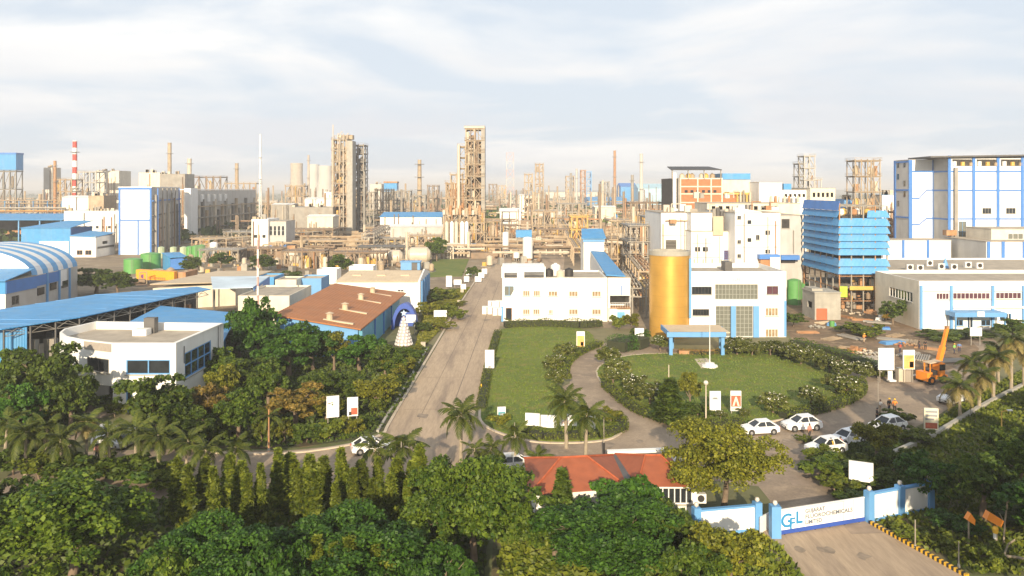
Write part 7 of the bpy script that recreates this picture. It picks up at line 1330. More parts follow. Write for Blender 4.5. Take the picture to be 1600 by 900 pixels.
# ------------------------------------------------------------------ vehicles
def car_proto(paint,label):
    t=thing('parked_car',label,'car',(0,0,0),0,'white cars standing on the paved court',local=True)   # nose towards -x
    prof=[(-2.15,.30),(-2.2,.55),(-2.12,.74),(-1.2,.93),(.05,.98),(1.35,.98),(1.98,.96),(2.1,.80),(2.1,.34),(1.75,.24),(-1.9,.22)]
    def loft(pf,w0,w1,m,name,parent=None):
        mb=MB(); k=len(pf); n=0
        for (w,ins) in ((-w0,1),(-w1,.985),(w1,.985),(w0,1)): pass
        secs=[(-w1,.97),(-w0,1.0),(w0,1.0),(w1,.97)]
        for (y,s) in secs: mb.v+=[(p[0]*s,y,.6+(p[1]-.6)*s) for p in pf]
        for a in range(3):
            for i in range(k): j=(i+1)%k; mb.f.append((a*k+i,a*k+j,(a+1)*k+j,(a+1)*k+i))
        mb.f.append(tuple(range(k))); mb.f.append(tuple(range(4*k-1,3*k-1,-1))); o=part(t,name,mb,m,smooth=True); return o
    body=loft(prof,.76,.86,paint,'body')
    A=[(-1.0,.95),(-.25,1.42),(1.0,1.46),(1.75,.97)]; wb,wt=.80,.60
    def P(i,s): x,z=A[i]; w=(wt if z>1.2 else wb)*s; return Vector((x,w,z))
    part(t,'roof',MB().extr([P(1,-1)-Vector((.1,.02,0)),P(2,-1)+Vector((.1,-.02,0)),P(2,1)+Vector((.1,.02,0)),P(1,1)+Vector((-.1,.02,0))],(0,0,.06)),paint)
    part(t,'windscreen',MB().extr([P(0,-1),P(1,-1),P(1,1),P(0,1)],(.04,0,-.03)),GLASS); part(t,'rear_window',MB().extr([P(3,-1),P(3,1),P(2,1),P(2,-1)],(-.04,0,-.03)),GLASS)
    for s in (-1,1):
        part(t,'side_window',MB().extr([P(0,s)+Vector((.12,0,.04)),P(3,s)+Vector((-.15,0,.04)),P(2,s)+Vector((0,0,-.03)),P(1,s)+Vector((.05,0,-.03))],(0,-s*.03,0)),GLASS)
        mb=MB()
        for (a,b) in ((P(0,s),P(1,s)),(P(3,s),P(2,s))): mb.bar(a+Vector((0,s*.01,0)),b+Vector((0,s*.01,0)),.09)
        mb.bar((.42,s*(wb+.01),.98),(.38,s*(wt+.01),1.44),.08); part(t,'window_pillar',mb,paint)
        part(t,'headlight',MB().box(-2.16,-1.9,s*.52-.16,s*.52+.16,.62,.76),mat('lamp_glass',(.55,.57,.6),.1,.05)); part(t,'tail_light',MB().box(1.98,2.12,s*.6-.13,s*.6+.13,.68,.88),RED)
        part(t,'mirror',MB().box(-.72,-.55,s*.88-.09,s*.88+.09,.96,1.1),paint)
        part(t,'door_line',MB().box(.36,.39,s*.862-.004,s*.862+.006,.36,.95).box(-.86,-.83,s*.862-.004,s*.862+.006,.36,.92).box(1.2,1.23,s*.862-.004,s*.862+.006,.5,.95),DSTEEL)
        for x in (-1.35,1.3):
            w=part(t,'wheel',MB().tube((x,s*.70,.31),(x,s*.885,.31),.31,None,18),TYRE); part(t,'rim',MB().tube((x,s*.87,.31),(x,s*.90,.31),.19,.15,10),RIM,w); part(t,'wheel_arch',MB().tube((x,s*.80,.33),(x,s*.868,.33),.39,None,18),BLACK)
    part(t,'grille',MB().box(-2.215,-2.15,-.45,.45,.36,.54),BLACK); part(t,'number_plate',MB().box(-2.235,-2.2,-.25,.25,.40,.50),FRAME)
    return t
cars=[(1187,677,8,'white hatchback parked at the hedge corner, leftmost of the court cars',1.0),(1253,671,10,'white saloon behind the person, beside the right hedge',1.04),(1291,708,16,'white car with people at its open door nearest the gate road',1.0),(1325,692,24,'white car half hidden behind the yellow green tree',1.0),(1387,673,20,'white car with people standing behind it',1.04),(1489,629,30,'white car parked under the yellowed palms',1.05),(580,706,200,'white car on the front road below the white boards',1.0),(200,695,75,'silver car half hidden by the dark speckled tree',1.0),(163,688,105,'white car in the entrance drive behind the palms',1.0),(805,733,195,'white car glimpsed left of the red roofs',1.0)]
cp_=car_proto(CARWHITE,cars[0][3])
for i,(px,py,a,lab,s) in enumerate(cars):
    x,y=gp(px,py); z=.024
    if i==0: cp_.location=(x,y,z); cp_.rotation_euler=(0,0,R(a))
    else:
        c=copy_tree(cp_,(x,y,z),R(a),(s,s,s*(1.0,1.05,1.12,.98,1.08,1.15,1,1.1,1,1)[i]),lab)
        if i==7:
            for ch in c.children:
                if ch.type=='MESH' and ch.data.materials and ch.data.materials[0]==CARWHITE: ch.data=ch.data.copy(); ch.data.materials[0]=CARGREY
# orange pick-and-carry crane
x,y=gp(1456,598); kr=thing('mobile_crane','orange mobile crane with raised boom at the construction yard','crane',(x,y,0),R(18),local=True)
part(kr,'chassis',MB().box(-1.6,1.9,-.95,.95,.7,1.25),ORANGE); part(kr,'counterweight',MB().prism([(-1.9,-1.0),(-.9,-1.0),(-.9,1.0),(-1.9,1.0)],.55,1.75),ORANGE); part(kr,'engine_hood',MB().box(-.85,.3,-.7,.7,1.26,1.9),BLACK); part(kr,'roof_hood',MB().extr([(-1.3,-.95,3.0),(.9,-.95,3.15),(.9,.3,3.15),(-1.3,.3,3.0)],(0,0,.12)),BEIGESHEET)
cb_=part(kr,'cab',MB().box(.35,1.5,-.9,.2,1.26,2.9),ORANGE); part(kr,'cab_window',MB().box(.45,1.52,-.92,.0,1.9,2.75),GLASS,cb_)
for (px_,py_) in ((-1.1,-.9),(-1.1,.9),(1.2,-.9),(1.2,.9)):
    w=part(kr,'wheel',MB().tube((px_,py_-.22,.6),(px_,py_+.22,.6),.6,None,18),TYRE); part(kr,'rim',MB().tube((px_,py_-.25,.6),(px_,py_+.25,.6),.28,None,10),ORANGE,w)
for s in (-.85,.15): part(kr,'mast_post',MB().bar((-1.2,s,1.7),(-1.2,s,3.0),.12),ORANGE)
b0,b1,b2=Vector((1.3,.5,1.4)),Vector((3.0,.9,4.9)),Vector((4.1,1.2,7.4)); part(kr,'boom',MB().bar(b0,b1,.62),ORANGE); part(kr,'boom_tip',MB().bar(b1-Vector((.15,.03,.3)),b2,.42),ORANGE); part(kr,'boom_cylinder',MB().tube((1.7,.2,1.2),b0.lerp(b1,.6),.12,None,8),GSTEEL); part(kr,'boom_base',MB().extr([(.7,.1,1.25),(2.1,.1,1.25),(2.3,.1,2.6),(1.5,.1,3.1)],(0,.9,0)),ORANGE); part(kr,'hook_cable',MB().tube(b2,b2-Vector((0,0,2.6)),.03,None,5).tube(b2-Vector((0,0,2.6)),b2-Vector((0,0,3.0)),.13,.06,8),DSTEEL); part(kr,'boom_head',MB().box(b2.x-.25,b2.x+.25,b2.y-.2,b2.y+.2,b2.z-.1,b2.z+.35),RUST)
# ------------------------------------------------------------------ people
def skin_mesh(name,verts,edges,radii,m,sub=1):
    me=bpy.data.meshes.new(name+'_cage'); me.from_pydata(verts,edges,[]); o=bpy.data.objects.new(name+'_cage',me); COL.objects.link(o)
    md=o.modifiers.new('skin','SKIN'); 
    for i,r in enumerate(radii): me.skin_vertices[0].data[i].radius=(r,r) if not hasattr(r,'__len__') else r
    me.skin_vertices[0].data[0].use_root=True
    if sub: s=o.modifiers.new('sub','SUBSURF'); s.levels=sub; s.render_levels=sub
    bpy.context.view_layer.update(); out=bpy.data.meshes.new_from_object(o.evaluated_get(bpy.context.evaluated_depsgraph_get())); bpy.data.objects.remove(o); out.name=name; out.materials.clear(); out.materials.append(m)
    for p in out.polygons: p.use_smooth=True
    return out
def person(px,py,rz,label,shirt,trousers,helmet=None,arm=0,group=None,vest=None,stride=.12,bend=0.0):
    x,y=gp(px,py); t=thing('person',label,'person',(x,y,.02),rz,group,local=True)
    V=[(0,0,.95),(0,-.02-bend*.1,1.15),(0,-.02-bend*.25,1.38),(0,-.03-bend*.3,1.50),(0,-.06-bend*.33,1.60),(0,-.05-bend*.33,1.70)]; E=[(0,1),(1,2),(2,3),(3,4),(4,5)]; Rr=[(.15,.11),(.15,.11),(.17,.11),.06,(.085,.10),(.075,.085)]
    def add(p,a,r): V.append(p); Rr.append(r); E.append((a,len(V)-1)); return len(V)-1
    legs=[]; arms=[]
    for s in (-1,1):
        h=add((s*.10,0,.88),0,.10); k=add((s*.11,-.03+s*stride*.4,.5),h,.07); an=add((s*.11,s*stride,.09),k,.045); add((s*.12,s*stride-.17,.04),an,(.045,.035)); legs.append((h,k,an))
        sh=add((s*.19,-.02-bend*.25,1.42),2,.065); up=arm and s==1
        e=add((s*.27,-.04-bend*.2,1.15) if not up else (.26,-.16,1.2),sh,.05); w=add((s*.27,-.14,.93) if not up else (.20,-.40,1.28),e,.035); pm=add(tuple(Vector(V[w])+(Vector(V[w])-Vector(V[e])).normalized()*.08),w,(.038,.022)); arms.append((sh,e,w))
        d=(Vector(V[w])-Vector(V[e])).normalized(); c=Vector(V[pm]); side=Vector((1,0,0))
        for q,(off,l) in enumerate(((-.03,.07),(-.01,.085),(.01,.08),(.028,.06))): f=add(tuple(c+side*off+d*.035),pm,.010); add(tuple(c+side*off*1.2+d*l+Vector((0,-.02,0))),f,.008)
        th=add(tuple(Vector(V[w])+d*.03+Vector((-s*.035,-.02,0))),w,.011); add(tuple(Vector(V[w])+d*.075+Vector((-s*.05,-.035,0))),th,.009)
    part(t,'body',skin_mesh('body',V,E,Rr,SKIN,1),None)
    hd=Vector(V[4])
    face=MB()
    for s in (-1,1): face.lathe([(.004,-.012),(.012,0),(.004,.012)],(hd.x+s*.033,hd.y-.098,hd.z+.025),6)
    part(t,'eyes',face,BLACK); part(t,'nose',MB().extr([(hd.x-.015,hd.y-.095,hd.z-.015),(hd.x+.015,hd.y-.095,hd.z-.015),(hd.x,hd.y-.09,hd.z+.025)],(0,-.03,0)),SKIN); part(t,'mouth',MB().box(hd.x-.025,hd.x+.025,hd.y-.104,hd.y-.09,hd.z-.052,hd.z-.042),mat('lips',(.2,.07,.06),.6,.05))
    for s in (-1,1): part(t,'ear',MB().lathe([(.005,-.03),(.018,0),(.005,.03)],(hd.x+s*.088,hd.y,hd.z),6),SKIN)
    if helmet: part(t,'helmet',MB().lathe([(.145,0),(.125,.01),(.115,.07),(.07,.125),(.01,.14)],(hd.x,hd.y+.0,hd.z+.06),14),helmet,smooth=True)
    else: part(t,'hair',MB().lathe([(.098,0),(.112,.05),(.09,.115),(.02,.145)],(hd.x,hd.y+.018,hd.z+.015),12),BLACK,smooth=True)
    sv=[V[0],V[1],V[2],(V[3][0],V[3][1],V[3][2]-.05)]; sr=[(.175,.135),(.172,.132),(.19,.13),.075]; se=[(0,1),(1,2),(2,3)]
    for (sh,e,w) in arms:
        a=len(sv); sv+= [V[sh],V[e],tuple(Vector(V[e]).lerp(Vector(V[w]),.55))]; sr+=[.085,.066,.052]; se+=[(2,a),(a,a+1),(a+1,a+2)]
    part(t,'shirt',skin_mesh('shirt',sv,se,sr,vest or shirt,1),None)
    tv=[(0,0,1.0)]; tr_=[(.165,.125)]; te=[]
    for (h,k,an) in legs: a=len(tv); tv+=[V[h],V[k],(V[an][0],V[an][1],.13)]; tr_+=[.118,.088,.068]; te+=[(0,a),(a,a+1),(a+1,a+2)]
    part(t,'trousers',skin_mesh('trousers',tv,te,tr_,trousers,1),None)
    for (h,k,an) in legs: part(t,'shoe',MB().box(V[an][0]-.055,V[an][0]+.055,V[an][1]-.20,V[an][1]+.07,0,.09),BLACK)
    return t
cloth=lambda n,c: mat(n,c,.85,.1,6)
NAVY=cloth('navy_cloth',(.03,.035,.07)); DARKC=cloth('black_cloth',(.03,.028,.03)); PINK=cloth('pink_cloth',(.55,.22,.18)); WHT=cloth('white_cloth',(.7,.68,.64)); REDC=cloth('red_cloth',(.45,.08,.05)); YELC=cloth('yellow_cloth',(.62,.40,.05)); ORG=cloth('orange_vest_cloth',(.8,.25,.04)); GRNC=cloth('green_vest_cloth',(.2,.5,.1)); TANC=cloth('tan_cloth',(.4,.3,.2)); BLUC=cloth('blue_cloth',(.12,.2,.4))
for a in [(1264.5,686,.4,'person in light pink top and dark trousers standing by the middle white car',PINK,DARKC,None,0),(1313,708,2.2,'person in dark red shirt at the open car door',REDC,TANC,None,1),(1299,710,-1.2,'person in yellow top beside the car near the gate road',YELC,DARKC,None,0),(1375,646,.9,'person in white shirt left of the helmeted pair',WHT,TANC,None,1),(1389,644,.3,'person in black jacket and yellow helmet',DARKC,NAVY,YELLOW,0),(1398,645,-.4,'person in orange vest and yellow helmet',ORG,DARKC,YELLOW,1),(1370,660,1.4,'person in dark clothes at the front of the car with people',DARKC,DARKC,None,0),(1406,552,.2,'person in red top at the edge of the construction yard',REDC,NAVY,None,0),(1436,545,1.0,'person in dark clothes in the construction yard left of the boom',DARKC,NAVY,None,0),(1446,547,-.6,'person in black shirt right beside another worker near the crane boom',DARKC,DARKC,None,1),(1491,553,.5,'worker in green vest right of the crane boom',GRNC,NAVY,YELLOW,0),(1499,551,-.5,'worker in blue shirt behind the green vested one',BLUC,NAVY,None,0),(148,636,.8,'person in dark clothes at the entrance of the corner building',NAVY,DARKC,None,0),(1350,536,.4,'worker in orange vest in the middle of the construction yard',ORG,TANC,YELLOW,1),(152,720,.2,'person in pink shirt on the front road between the palms',PINK,DARKC,None,0)]:
    person(a[0],a[1],a[2],a[3],a[4],a[5],a[6],a[7])
# ------------------------------------------------------------------ boards, poles, lamps, site things
BOARD=mat('board_white',(.80,.80,.78),.5,.03); BACKING=mat('board_backing',(.3,.3,.3),.6,.1)
def board(px0,px1,pt,pb,base,label,m=BOARD,skew=0.0,prints=(),name='sign_board'):
    Y=yb(base); xa,xb=wx(px0,Y),wx(px1,Y); z1,z0=wz(pt,Y),max(.05,wz(pb,Y)); c=(xa+xb)/2; w=(xb-xa)/math.cos(skew); t=thing(name,label,'sign board',(c,Y,.0),skew,local=True)
    part(t,'panel',MB().box(-w/2,w/2,-.06,.06,z0,z1),m); part(t,'back_frame',MB().box(-w/2-.03,w/2+.03,.062,.12,z0-.03,z1+.03),BACKING)
    for s in (-.38,.38): part(t,'post',MB().box(w*s-.05,w*s+.05,.122,.22,0,z1-.1),GSTEEL)
    for (u0,u1,v0,v1,pm) in prints: part(t,'print',MB().box(-w/2+w*u0,-w/2+w*u1,-.075,-.062,z0+(z1-z0)*v0,z0+(z1-z0)*v1),pm)
    return t
PR_OR=mat('print_orange',(.75,.40,.12),.6,.25,1.5); PR_RED=mat('print_red_brown',(.42,.10,.05),.6,.3,2); PR_GREY=mat('print_grey',(.25,.26,.27),.6,.1); PR_TEAL=mat('print_teal',(.08,.27,.33),.6,.15,2); PR_PALE=mat('print_pale_lines',(.55,.55,.58),.6,.1); PR_CREAM=mat('print_cream',(.72,.66,.48),.6,.1)
board(758,772,547,575,580,'tall white board beside the main road at the west lawn edge',prints=[(.35,.65,.03,.12,PR_GREY)]); board(777.5,790,636,655,660,'small teal and white board at the lower corner of the west lawn',skew=.15,prints=[(.06,.94,.05,.62,PR_TEAL),(.3,.7,.25,.5,BOARD)]); board(821,843,646,665,670,'leftmost white board in the row on the west lawn',skew=-.2); board(845,870,649,668,671,'second white board in the row on the west lawn',skew=-.1,prints=[(.15,.5,.3,.6,PR_PALE)]); board(875,901,647,665,671,'third white board in the row with faded print behind the dark palm',skew=-.1,prints=[(.1,.85,.15,.4,mat('print_faded_red',(.6,.45,.42),.6,.2,3))]); board(915,930,644,670,674,'upright white board at the right end of the row under the palm')
t=board(1109,1126,611.5,646,652,'tall white board with a small grey vehicle mark on the oval lawn',prints=[(.18,.80,.64,.69,PR_GREY),(.30,.66,.685,.74,PR_GREY)])
board(1141.5,1158,611,642,648,'red brown poster board with white header and pale triangle',prints=[(.04,.96,.22,.78,PR_RED),(.06,.94,.03,.18,PR_CREAM)]); tb_=bpy.data.objects['sign_board.007']; tri=MB(); 
Y=yb(648); w=(wx(1158,Y)-wx(1141.5,Y)); z0=wz(642,Y); hh=wz(611,Y)-z0
tri.extr([(-w*.34,-.078,z0+hh*.26),(-w*.16,-.078,z0+hh*.26),(0,-.078,z0+hh*.55),(w*.16,-.078,z0+hh*.26),(w*.34,-.078,z0+hh*.26),(w*.06,-.078,z0+hh*.72),(-w*.06,-.078,z0+hh*.72)],(0,-.02,0)); part(tb_,'print',tri,PR_CREAM)
board(901,913.5,518,543,548,'orange poster board at the top of the west lawn',prints=[(.06,.94,.04,.74,PR_OR),(.5,.85,.12,.35,PR_GREY)]); board(992,1006,513,525,541,'white board left of the gold drum'); board(1372.5,1397,544,578,598,'large white board at the edge of the construction yard'); board(1411,1429,547,577,598,'orange and white poster board beside the large white board',prints=[(.06,.94,.03,.74,PR_OR),(.55,.9,.1,.4,PR_PALE)]); board(1516,1534,512,525,540,'white board above the palms before the low office'); board(1329.5,1361,722,752,768,'slanted white board with faint print behind the boundary wall',skew=-.42,prints=[(.3,.7,.35,.75,mat('print_faint_grey',(.68,.68,.68),.6,.03))])
b_=board(1445,1465,638,672,678,'cream board with red text lines beside the right cars',m=PR_CREAM,skew=-.2,prints=[(.08,.92,.80,.90,PR_GREY),(.08,.92,.62,.72,PR_GREY),(.08,.7,.46,.55,PR_GREY),(.08,.92,.08,.34,PR_RED)])
board(511,529,619,652,668,'white board on the left grove edge, left of the pair',skew=.35); board(543,559,621,650,664,'white board with red and black print, right of the pair',skew=.2,prints=[(.35,.95,.08,.45,PR_RED),(.15,.4,.05,.25,BLACK)]); board(635,649.5,492,504,523,'white board in front of the blue dome arch'); board(678,698,485,495,498,'long low white board in the roadside garden'); board(697,706,431,448,450,'upright white plaque in the roadside garden',name='sign_board'); board(709,721,437,445,449,'wide white plaque beside the upright one',name='sign_board')
for k,(px,py,w) in enumerate([(724,452,8),(729,440,8),(733,430,9),(747,440,10),(752,434,9),(757,428,8)]): board(px-w/2,px+w/2,py-8,py,py+2,'small white plaque, '+('lowest left','middle left','upper left','lowest right','middle right','topmost')[k]+' in the cluster around the dark roadside shrub',name='sign_board')['group']='small white plaques around the dark shrub'
board(-12,22,655,688,692,'pale tilted board at the far left edge',m=mat('board_pale_grey',(.5,.52,.56),.6,.05),skew=.5)
def cube_box(px0,px1,pt,pb,label,m,d=1.4,name='white_crate',group=None):
    Y=yb(pb); t=thing(name,label,'crate',(wx((px0+px1)/2,Y),Y,.02),group=group,local=True); w=(px1-px0)*Y/1200; h=(pb-pt)*Y/1200; part(t,'box',MB().box(-w/2,w/2,0,d,0,h),m); part(t,'lid',MB().box(-w/2-.03,w/2+.03,-.03,d+.03,h+.002,h+.08),m); part(t,'strap',MB().box(-w*.1,w*.1,-.02,-.004,0,h),BACKING)
cube_box(753.5,768.5,480,491,'white crate nearest the road in the stack by the laboratory',WHITE); cube_box(770,785,482,493,'white crate in front at the laboratory corner',WHITE); cube_box(762.5,774,471.5,487,'taller white crate behind left in the stack',WHITE); cube_box(774.5,786,471,487,'taller white crate behind right against the laboratory',WHITE)
for (px,py,w) in ((722,458,5),(717,475,5),(661,543,7),(677,512,5)): cube_box(px-w/2,px+w/2,py-w,py+1,('small white block at the garden top','small white block by the yellow hedge','small cream block near the pyramid','small white stone below the long board')[[722,717,661,677].index(px)],PAVE,.6,'garden_block')
def pole(px,pt,pb,label,m=PIPE,r=.07,head=None,name='pole',cat='pole'):
    x,Y=gp(px,pb); h=wz(pt,Y); t=thing(name,label,cat,(x,Y,0)); part(t,'shaft',MB().tube((x,Y,0),(x,Y,h),r*1.2,r*.8,8),m); part(t,'base',MB().tube((x,Y,.1),(x,Y,.32),r*2.2,r*1.8,8),CONC)
    if head=='globe': part(t,'lamp_globe',MB().lathe([(.08,0),(.26,.16),(.3,.34),(.2,.52),(.03,.58)],(x,Y,h),12),MATS['frosted_globe'],smooth=True)
    if head=='arm': part(t,'lamp_arm',MB().tube((x,Y,h),(x+.7,Y-.1,h+.15),.05,None,6),m); part(t,'lamp_head',MB().box(x+.55,x+1.1,Y-.22,Y+.02,h+.1,h+.24),FRAME)
    return t
pole(1045,570,652,'thin bare pole at the front of the oval lawn',PIPE,.07); pole(1103,602,661,'lamp post with pale head at the front hedge of the oval lawn',PIPE,.08,'globe','lamp_post','lamp post'); p_=pole(943.5,645,716,'thin grey pole with dark lower part beside the gatehouse',GSTEEL,.05); part(p_,'dark_sleeve',MB().tube((*gp(943.5,716),.33),(*gp(943.5,716),1.6),.12,None,8),BLACK); pole(1565,643,690,'lamp post with white head above the drain wall at the right',OCHRE,.07,'arm','lamp_post','lamp post'); pole(1430,812,858,'slim pale post inside the striped kerb, farther one',GSTEEL,.05); pole(1498,846,888,'slim pale post inside the striped kerb, nearer one',GSTEEL,.05); pole(1107,868,935,'yellow post at the bottom edge below the boundary wall',YELLOW,.09); pole(1372,588,637,'thin dark pole beside the helmeted people',GSTEEL,.05); pole(804,660,735,'thin pale pole in front of the west lawn boards',GSTEEL,.04); pole(420,640,705,'tan post at the left grove edge',RUST,.08); pole(627,690,770,'slim lamp post among the columnar evergreens',GSTEEL,.06); pole(752,600,610,'short yellow marker post at the road edge',YELLOW,.1)
# flagpole on its round white base
x,Y=gp(1109,574); fp=thing('flagpole','white flagpole on a round stepped base on the oval lawn','flagpole',(x,Y,.12)); part(fp,'base',MB().lathe([(1.25,0),(1.2,.25),(.8,.3),(.7,.6),(.3,.65)],(x,Y,.121),24),WHITE); part(fp,'shaft',MB().tube((x,Y,.77),(x,Y,wz(508,Y)),.09,.05,10),FRAME); part(fp,'finial',MB().lathe([(.02,0),(.1,.08),(.02,.17)],(x,Y,wz(508,Y)),8),FRAME)
sheet('paving_square',G([(1085,562),(1106,561),(1116,573),(1096,577)]),.135,PAVE)
# orange lamps on a post at the lower right
x,Y=gp(1556,872); ol=thing('orange_hopper_lamp','orange hooded floodlight on a tan post at the lower right','floodlight',(x,Y,0),local=True); part(ol,'post',MB().tube((0,0,0),(.1,0,3.0),.09,.07,8),PALMBARK); part(ol,'hood',MB().extr([(-.75,-.1,2.95),(.35,-.1,2.35),(.55,-.1,2.85),(-.5,-.1,3.5)],(0,.55,0)),ORANGE); part(ol,'spout',MB().lathe([(.18,0),(.22,.35),(.12,.5)],(-.1,-.1,1.95),10),YELLOW); part(ol,'white_tip',MB().box(-.2,-.05,-.15,.0,1.5,1.95),FRAME)
x,Y=gp(1516,868); ol=thing('orange_hooded_lamp','smaller orange hooded lamp left of the floodlight among the leaves','floodlight',(x,Y,0),local=True); part(ol,'post',MB().tube((0,.2,0),(0,.2,2.7),.07,.06,8),PALMBARK); part(ol,'hood',MB().extr([(-.3,-.1,2.75),(.3,-.1,2.35),(.35,-.1,2.75),(0,-.1,3.25)],(0,.45,0)),ORANGE)
lg=thing('fallen_trunk','pale crooked trunk leaning across the lower right corner','trunk',(*gp(1560,872),0),local=True); part(lg,'stem',MB().path([(0,0,.2),(1.0,-.6,.35),(2.3,-1.4,.3)],.11,8),PALMBARK); part(lg,'branch',MB().path([(.3,-.2,.3),(1.3,.9,.6),(2.2,1.5,.7)],.07,6),PALMBARK); lt=thing('leaning_stem','thin leaning bare stem right of the orange floodlight','stem',(*gp(1568,850),0),local=True); part(lt,'stem',MB().path([(0,0,0),(.1,0,1.6),(.35,0,3.6)],.07,7),PALMBARK); part(lt,'twig',MB().path([(.1,0,1.6),(-.3,0,2.4)],.035,5),PALMBARK)
# construction yard: stacked materials, pipes, sheets, blocks
rnd=random.Random(31)
def yard(label,px,py,fn,name,cat,group=None,rz=None):
    x,y=gp(px,py); t=thing(name,label,cat,(x,y,.02),rnd.uniform(0,3.1) if rz is None else rz,group,local=True); fn(t); return t
def planks(t,m=RUST,n=6,L_=4):
    for k in range(n): part(t,'plank',MB().box(-L_/2+rnd.uniform(-.3,.3),L_/2,k*.32-.9,k*.32-.62,.0,.12+.1*(k%2)),m)
def tubes(t,m=GSTEEL,n=7,L_=5):
    for k in range(n): part(t,'tube',MB().tube((-L_/2,k*.34-1,.16),(L_/2+rnd.uniform(-.4,.4),k*.34-1,.16),.15,None,8),m)
def boxes(t,m,n=4):
    for k in range(n): part(t,'block',MB().box(k*.8-1.6,k*.8-.9+rnd.uniform(-.1,.1),rnd.uniform(-.7,0),rnd.uniform(.3,.9),0,rnd.uniform(.4,1.1)),m)
def pile(t,m,n=26,r=1.6):
    for k in range(n): a=rnd.uniform(0,6.28); q=r*math.sqrt(rnd.random()); s=rnd.uniform(.12,.32); z=max(0,.7*(1-q/r))*rnd.random(); part(t,'rubble_piece',MB().lathe([(s*.6,0),(s,s*.5),(s*.4,s)],(q*math.cos(a),q*math.sin(a),z),5),m)
for (px,py,lab) in ((1262,520,'loose plank stack nearest the office corner'),(1290,505,'loose plank stack in front of the concrete hut'),(1320,495,'loose plank stack right of the concrete hut door'),(1345,500,'loose plank stack under the blue louvred tower'),(1370,512,'loose plank stack left of the yellow machine'),(1400,525,'loose plank stack before the dark tree'),(1425,535,'loose plank stack behind the workers in dark clothes'),(1450,545,'loose plank stack beside the crane boom'),(1330,545,'loose plank stack beside the loose hedge, lowest in the yard'),(1300,530,'loose plank stack left of the wide green scrub')): yard(lab,px,py,lambda t:planks(t,rnd.choice([RUST,STEEL,BEIGESHEET])),'plank_stack','stack','plank stacks in the construction yard')
for (px,py,lab) in ((1372,505,'grey tube bundle at the back before the yellow machine'),(1330,528,'grey tube bundle below the dark scrub'),(1395,532,'grey tube bundle right beside the pale blue sheet stack'),(1420,555,'grey tube bundle behind the orange poster board'),(1345,560,'grey tube bundle behind the loose hedge'),(1360,566,'grey tube bundle just left of the large white board'),(1440,560,'grey tube bundle left of the orange crane'),(1485,565,'grey tube bundle right of the orange crane boom')): yard(lab,px,py,tubes,'tube_bundle','bundle','tube bundles in the construction yard')
for (px,py,lab) in ((1335,478,'row of blocks furthest back under the blue louvred tower'),(1350,482,'second row of blocks under the blue louvred tower'),(1300,492,'row of blocks against the concrete hut front'),(1362,490,'row of blocks at the right foot of the blue louvred tower'),(1378,500,'row of blocks beside the yellow machine'),(1460,575,'row of blocks behind the orange crane'),(1340,550,'row of blocks by the worker in orange vest')): yard(lab,px,py,lambda t:boxes(t,rnd.choice([CONC,CREAM,RUST,WHITE])),'block_row','blocks','block rows in the construction yard')
for (px,py,m,lab) in ((1318,486,PAVE,'pale rubble heap at the right corner of the concrete hut'),(1275,512,CONC,'grey rubble heap left of the blue tarpaulin bundle'),(1365,556,CONC,'grey rubble heap just behind the large white board'),(1352,552,PIPE,'cream rubble heap left of the large white board'),(1340,492,PAVE,'pale rubble heap before the blue louvred tower'),(1412,540,RUST,'rusty rubble heap by the person in red')): yard(lab,px,py,lambda t:pile(t,m),'rubble_heap','heap','rubble heaps in the construction yard')
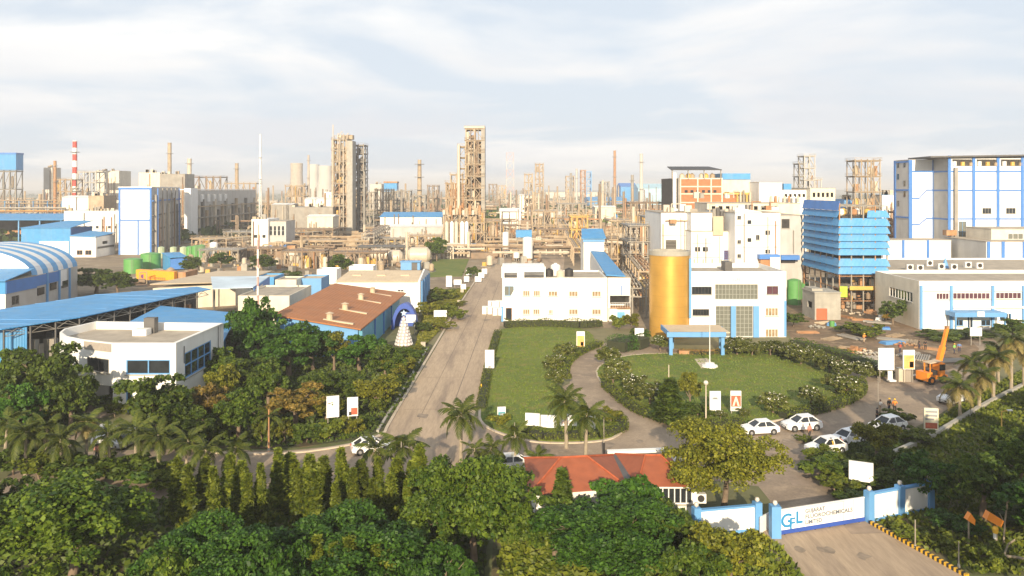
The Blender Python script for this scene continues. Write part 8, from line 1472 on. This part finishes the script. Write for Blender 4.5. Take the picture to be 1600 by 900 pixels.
yard('blue tarpaulin bundle before the concrete hut',1299,509,lambda t:(part(t,'sheet',MB().lathe([(1.0,0),(.9,.5),(.4,.9)],(0,0,0),7),LBLUE),part(t,'drum',MB().lathe([(.5,0),(.5,1.1)],(-.9,.2,0),10),GREEN)),'tarpaulin_bundle','bundle'); yard('yellow machine frame at the back of the construction yard',1388,500,lambda t:(part(t,'deck',MB().box(-1.4,1.4,-.7,.7,.5,.75),YELLOW),part(t,'tank',MB().box(-.9,.5,-.5,.5,.76,1.4),YELLOW),*[part(t,'leg',MB().box(a-.1,a+.1,b-.1,b+.1,0,.5),BLACK) for a in (-1.2,1.2) for b in (-.5,.5)]),'yellow_machine','machine',rz=.2); yard('pale blue sheet stack lying in the construction yard',1395,537,lambda t:[part(t,'sheet',MB().box(-2.2+k*.1,2.2,-1+k*.12,1,.08*k,.08*k+.06),LBLUE) for k in range(5)],'sheet_stack','stack',rz=.2); yard('second blue sheet stack near the loose hedge',1375,514,lambda t:[part(t,'sheet',MB().box(-1.8+k*.1,1.8,-.9+k*.12,.9,.08*k,.08*k+.06),BLUE if k==4 else LBLUE) for k in range(5)],'sheet_stack','stack',rz=-.3)
yard('pale steel cabinet pair under the poster boards',1412,596,lambda t:(part(t,'cabinet',MB().box(-1,.0,-.4,.4,0,1.9),PIPE),part(t,'cabinet',MB().box(.05,1.0,-.4,.4,0,1.7),GSTEEL),part(t,'top_slab',MB().box(-1.05,1.05,-.45,.45,1.92,2.0),GSTEEL)),'steel_cabinet','cabinet',rz=.1); yard('white chair like frame below the large white board',1393,599,lambda t:(part(t,'seat',MB().box(-.5,.5,-.4,.4,.3,.5),FRAME),part(t,'backrest',MB().box(-.35,.35,.3,.42,.5,1.7),FRAME)),'metal_chair','chair',rz=.1)
yard('low grey trough right of the steel cabinets',1428,592,lambda t:(part(t,'trough',MB().box(-1,1,-.4,.4,0,.5),CONC),part(t,'rim',MB().box(-1.05,1.05,-.45,.45,.5,.56),PIPE)),'trough','trough',rz=.3)
for (px,py) in ((350,668),(361,680),(330,688)): x,y=gp(px,py)
# ------------------------------------------------------------------ haze over the plain
hz=MB().box(-7000,7000,-90,12900,-1.2,95); ho=bpy.data.objects.new('haze',hz.mesh('haze',None)); COL.objects.link(ho); ho['kind']='stuff'
hm=bpy.data.materials.new('haze'); hm.use_nodes=True; nt=hm.node_tree; nt.nodes.clear(); ou=nt.nodes.new('ShaderNodeOutputMaterial'); pv=nt.nodes.new('ShaderNodeVolumePrincipled'); pv.inputs['Color'].default_value=(.93,.94,.96,1); pv.inputs['Density'].default_value=HAZE; pv.inputs['Anisotropy'].default_value=0.0
nt.links.new(pv.outputs[0],ou.inputs['Volume']); ho.data.materials.append(hm); ho.display_type='WIRE'
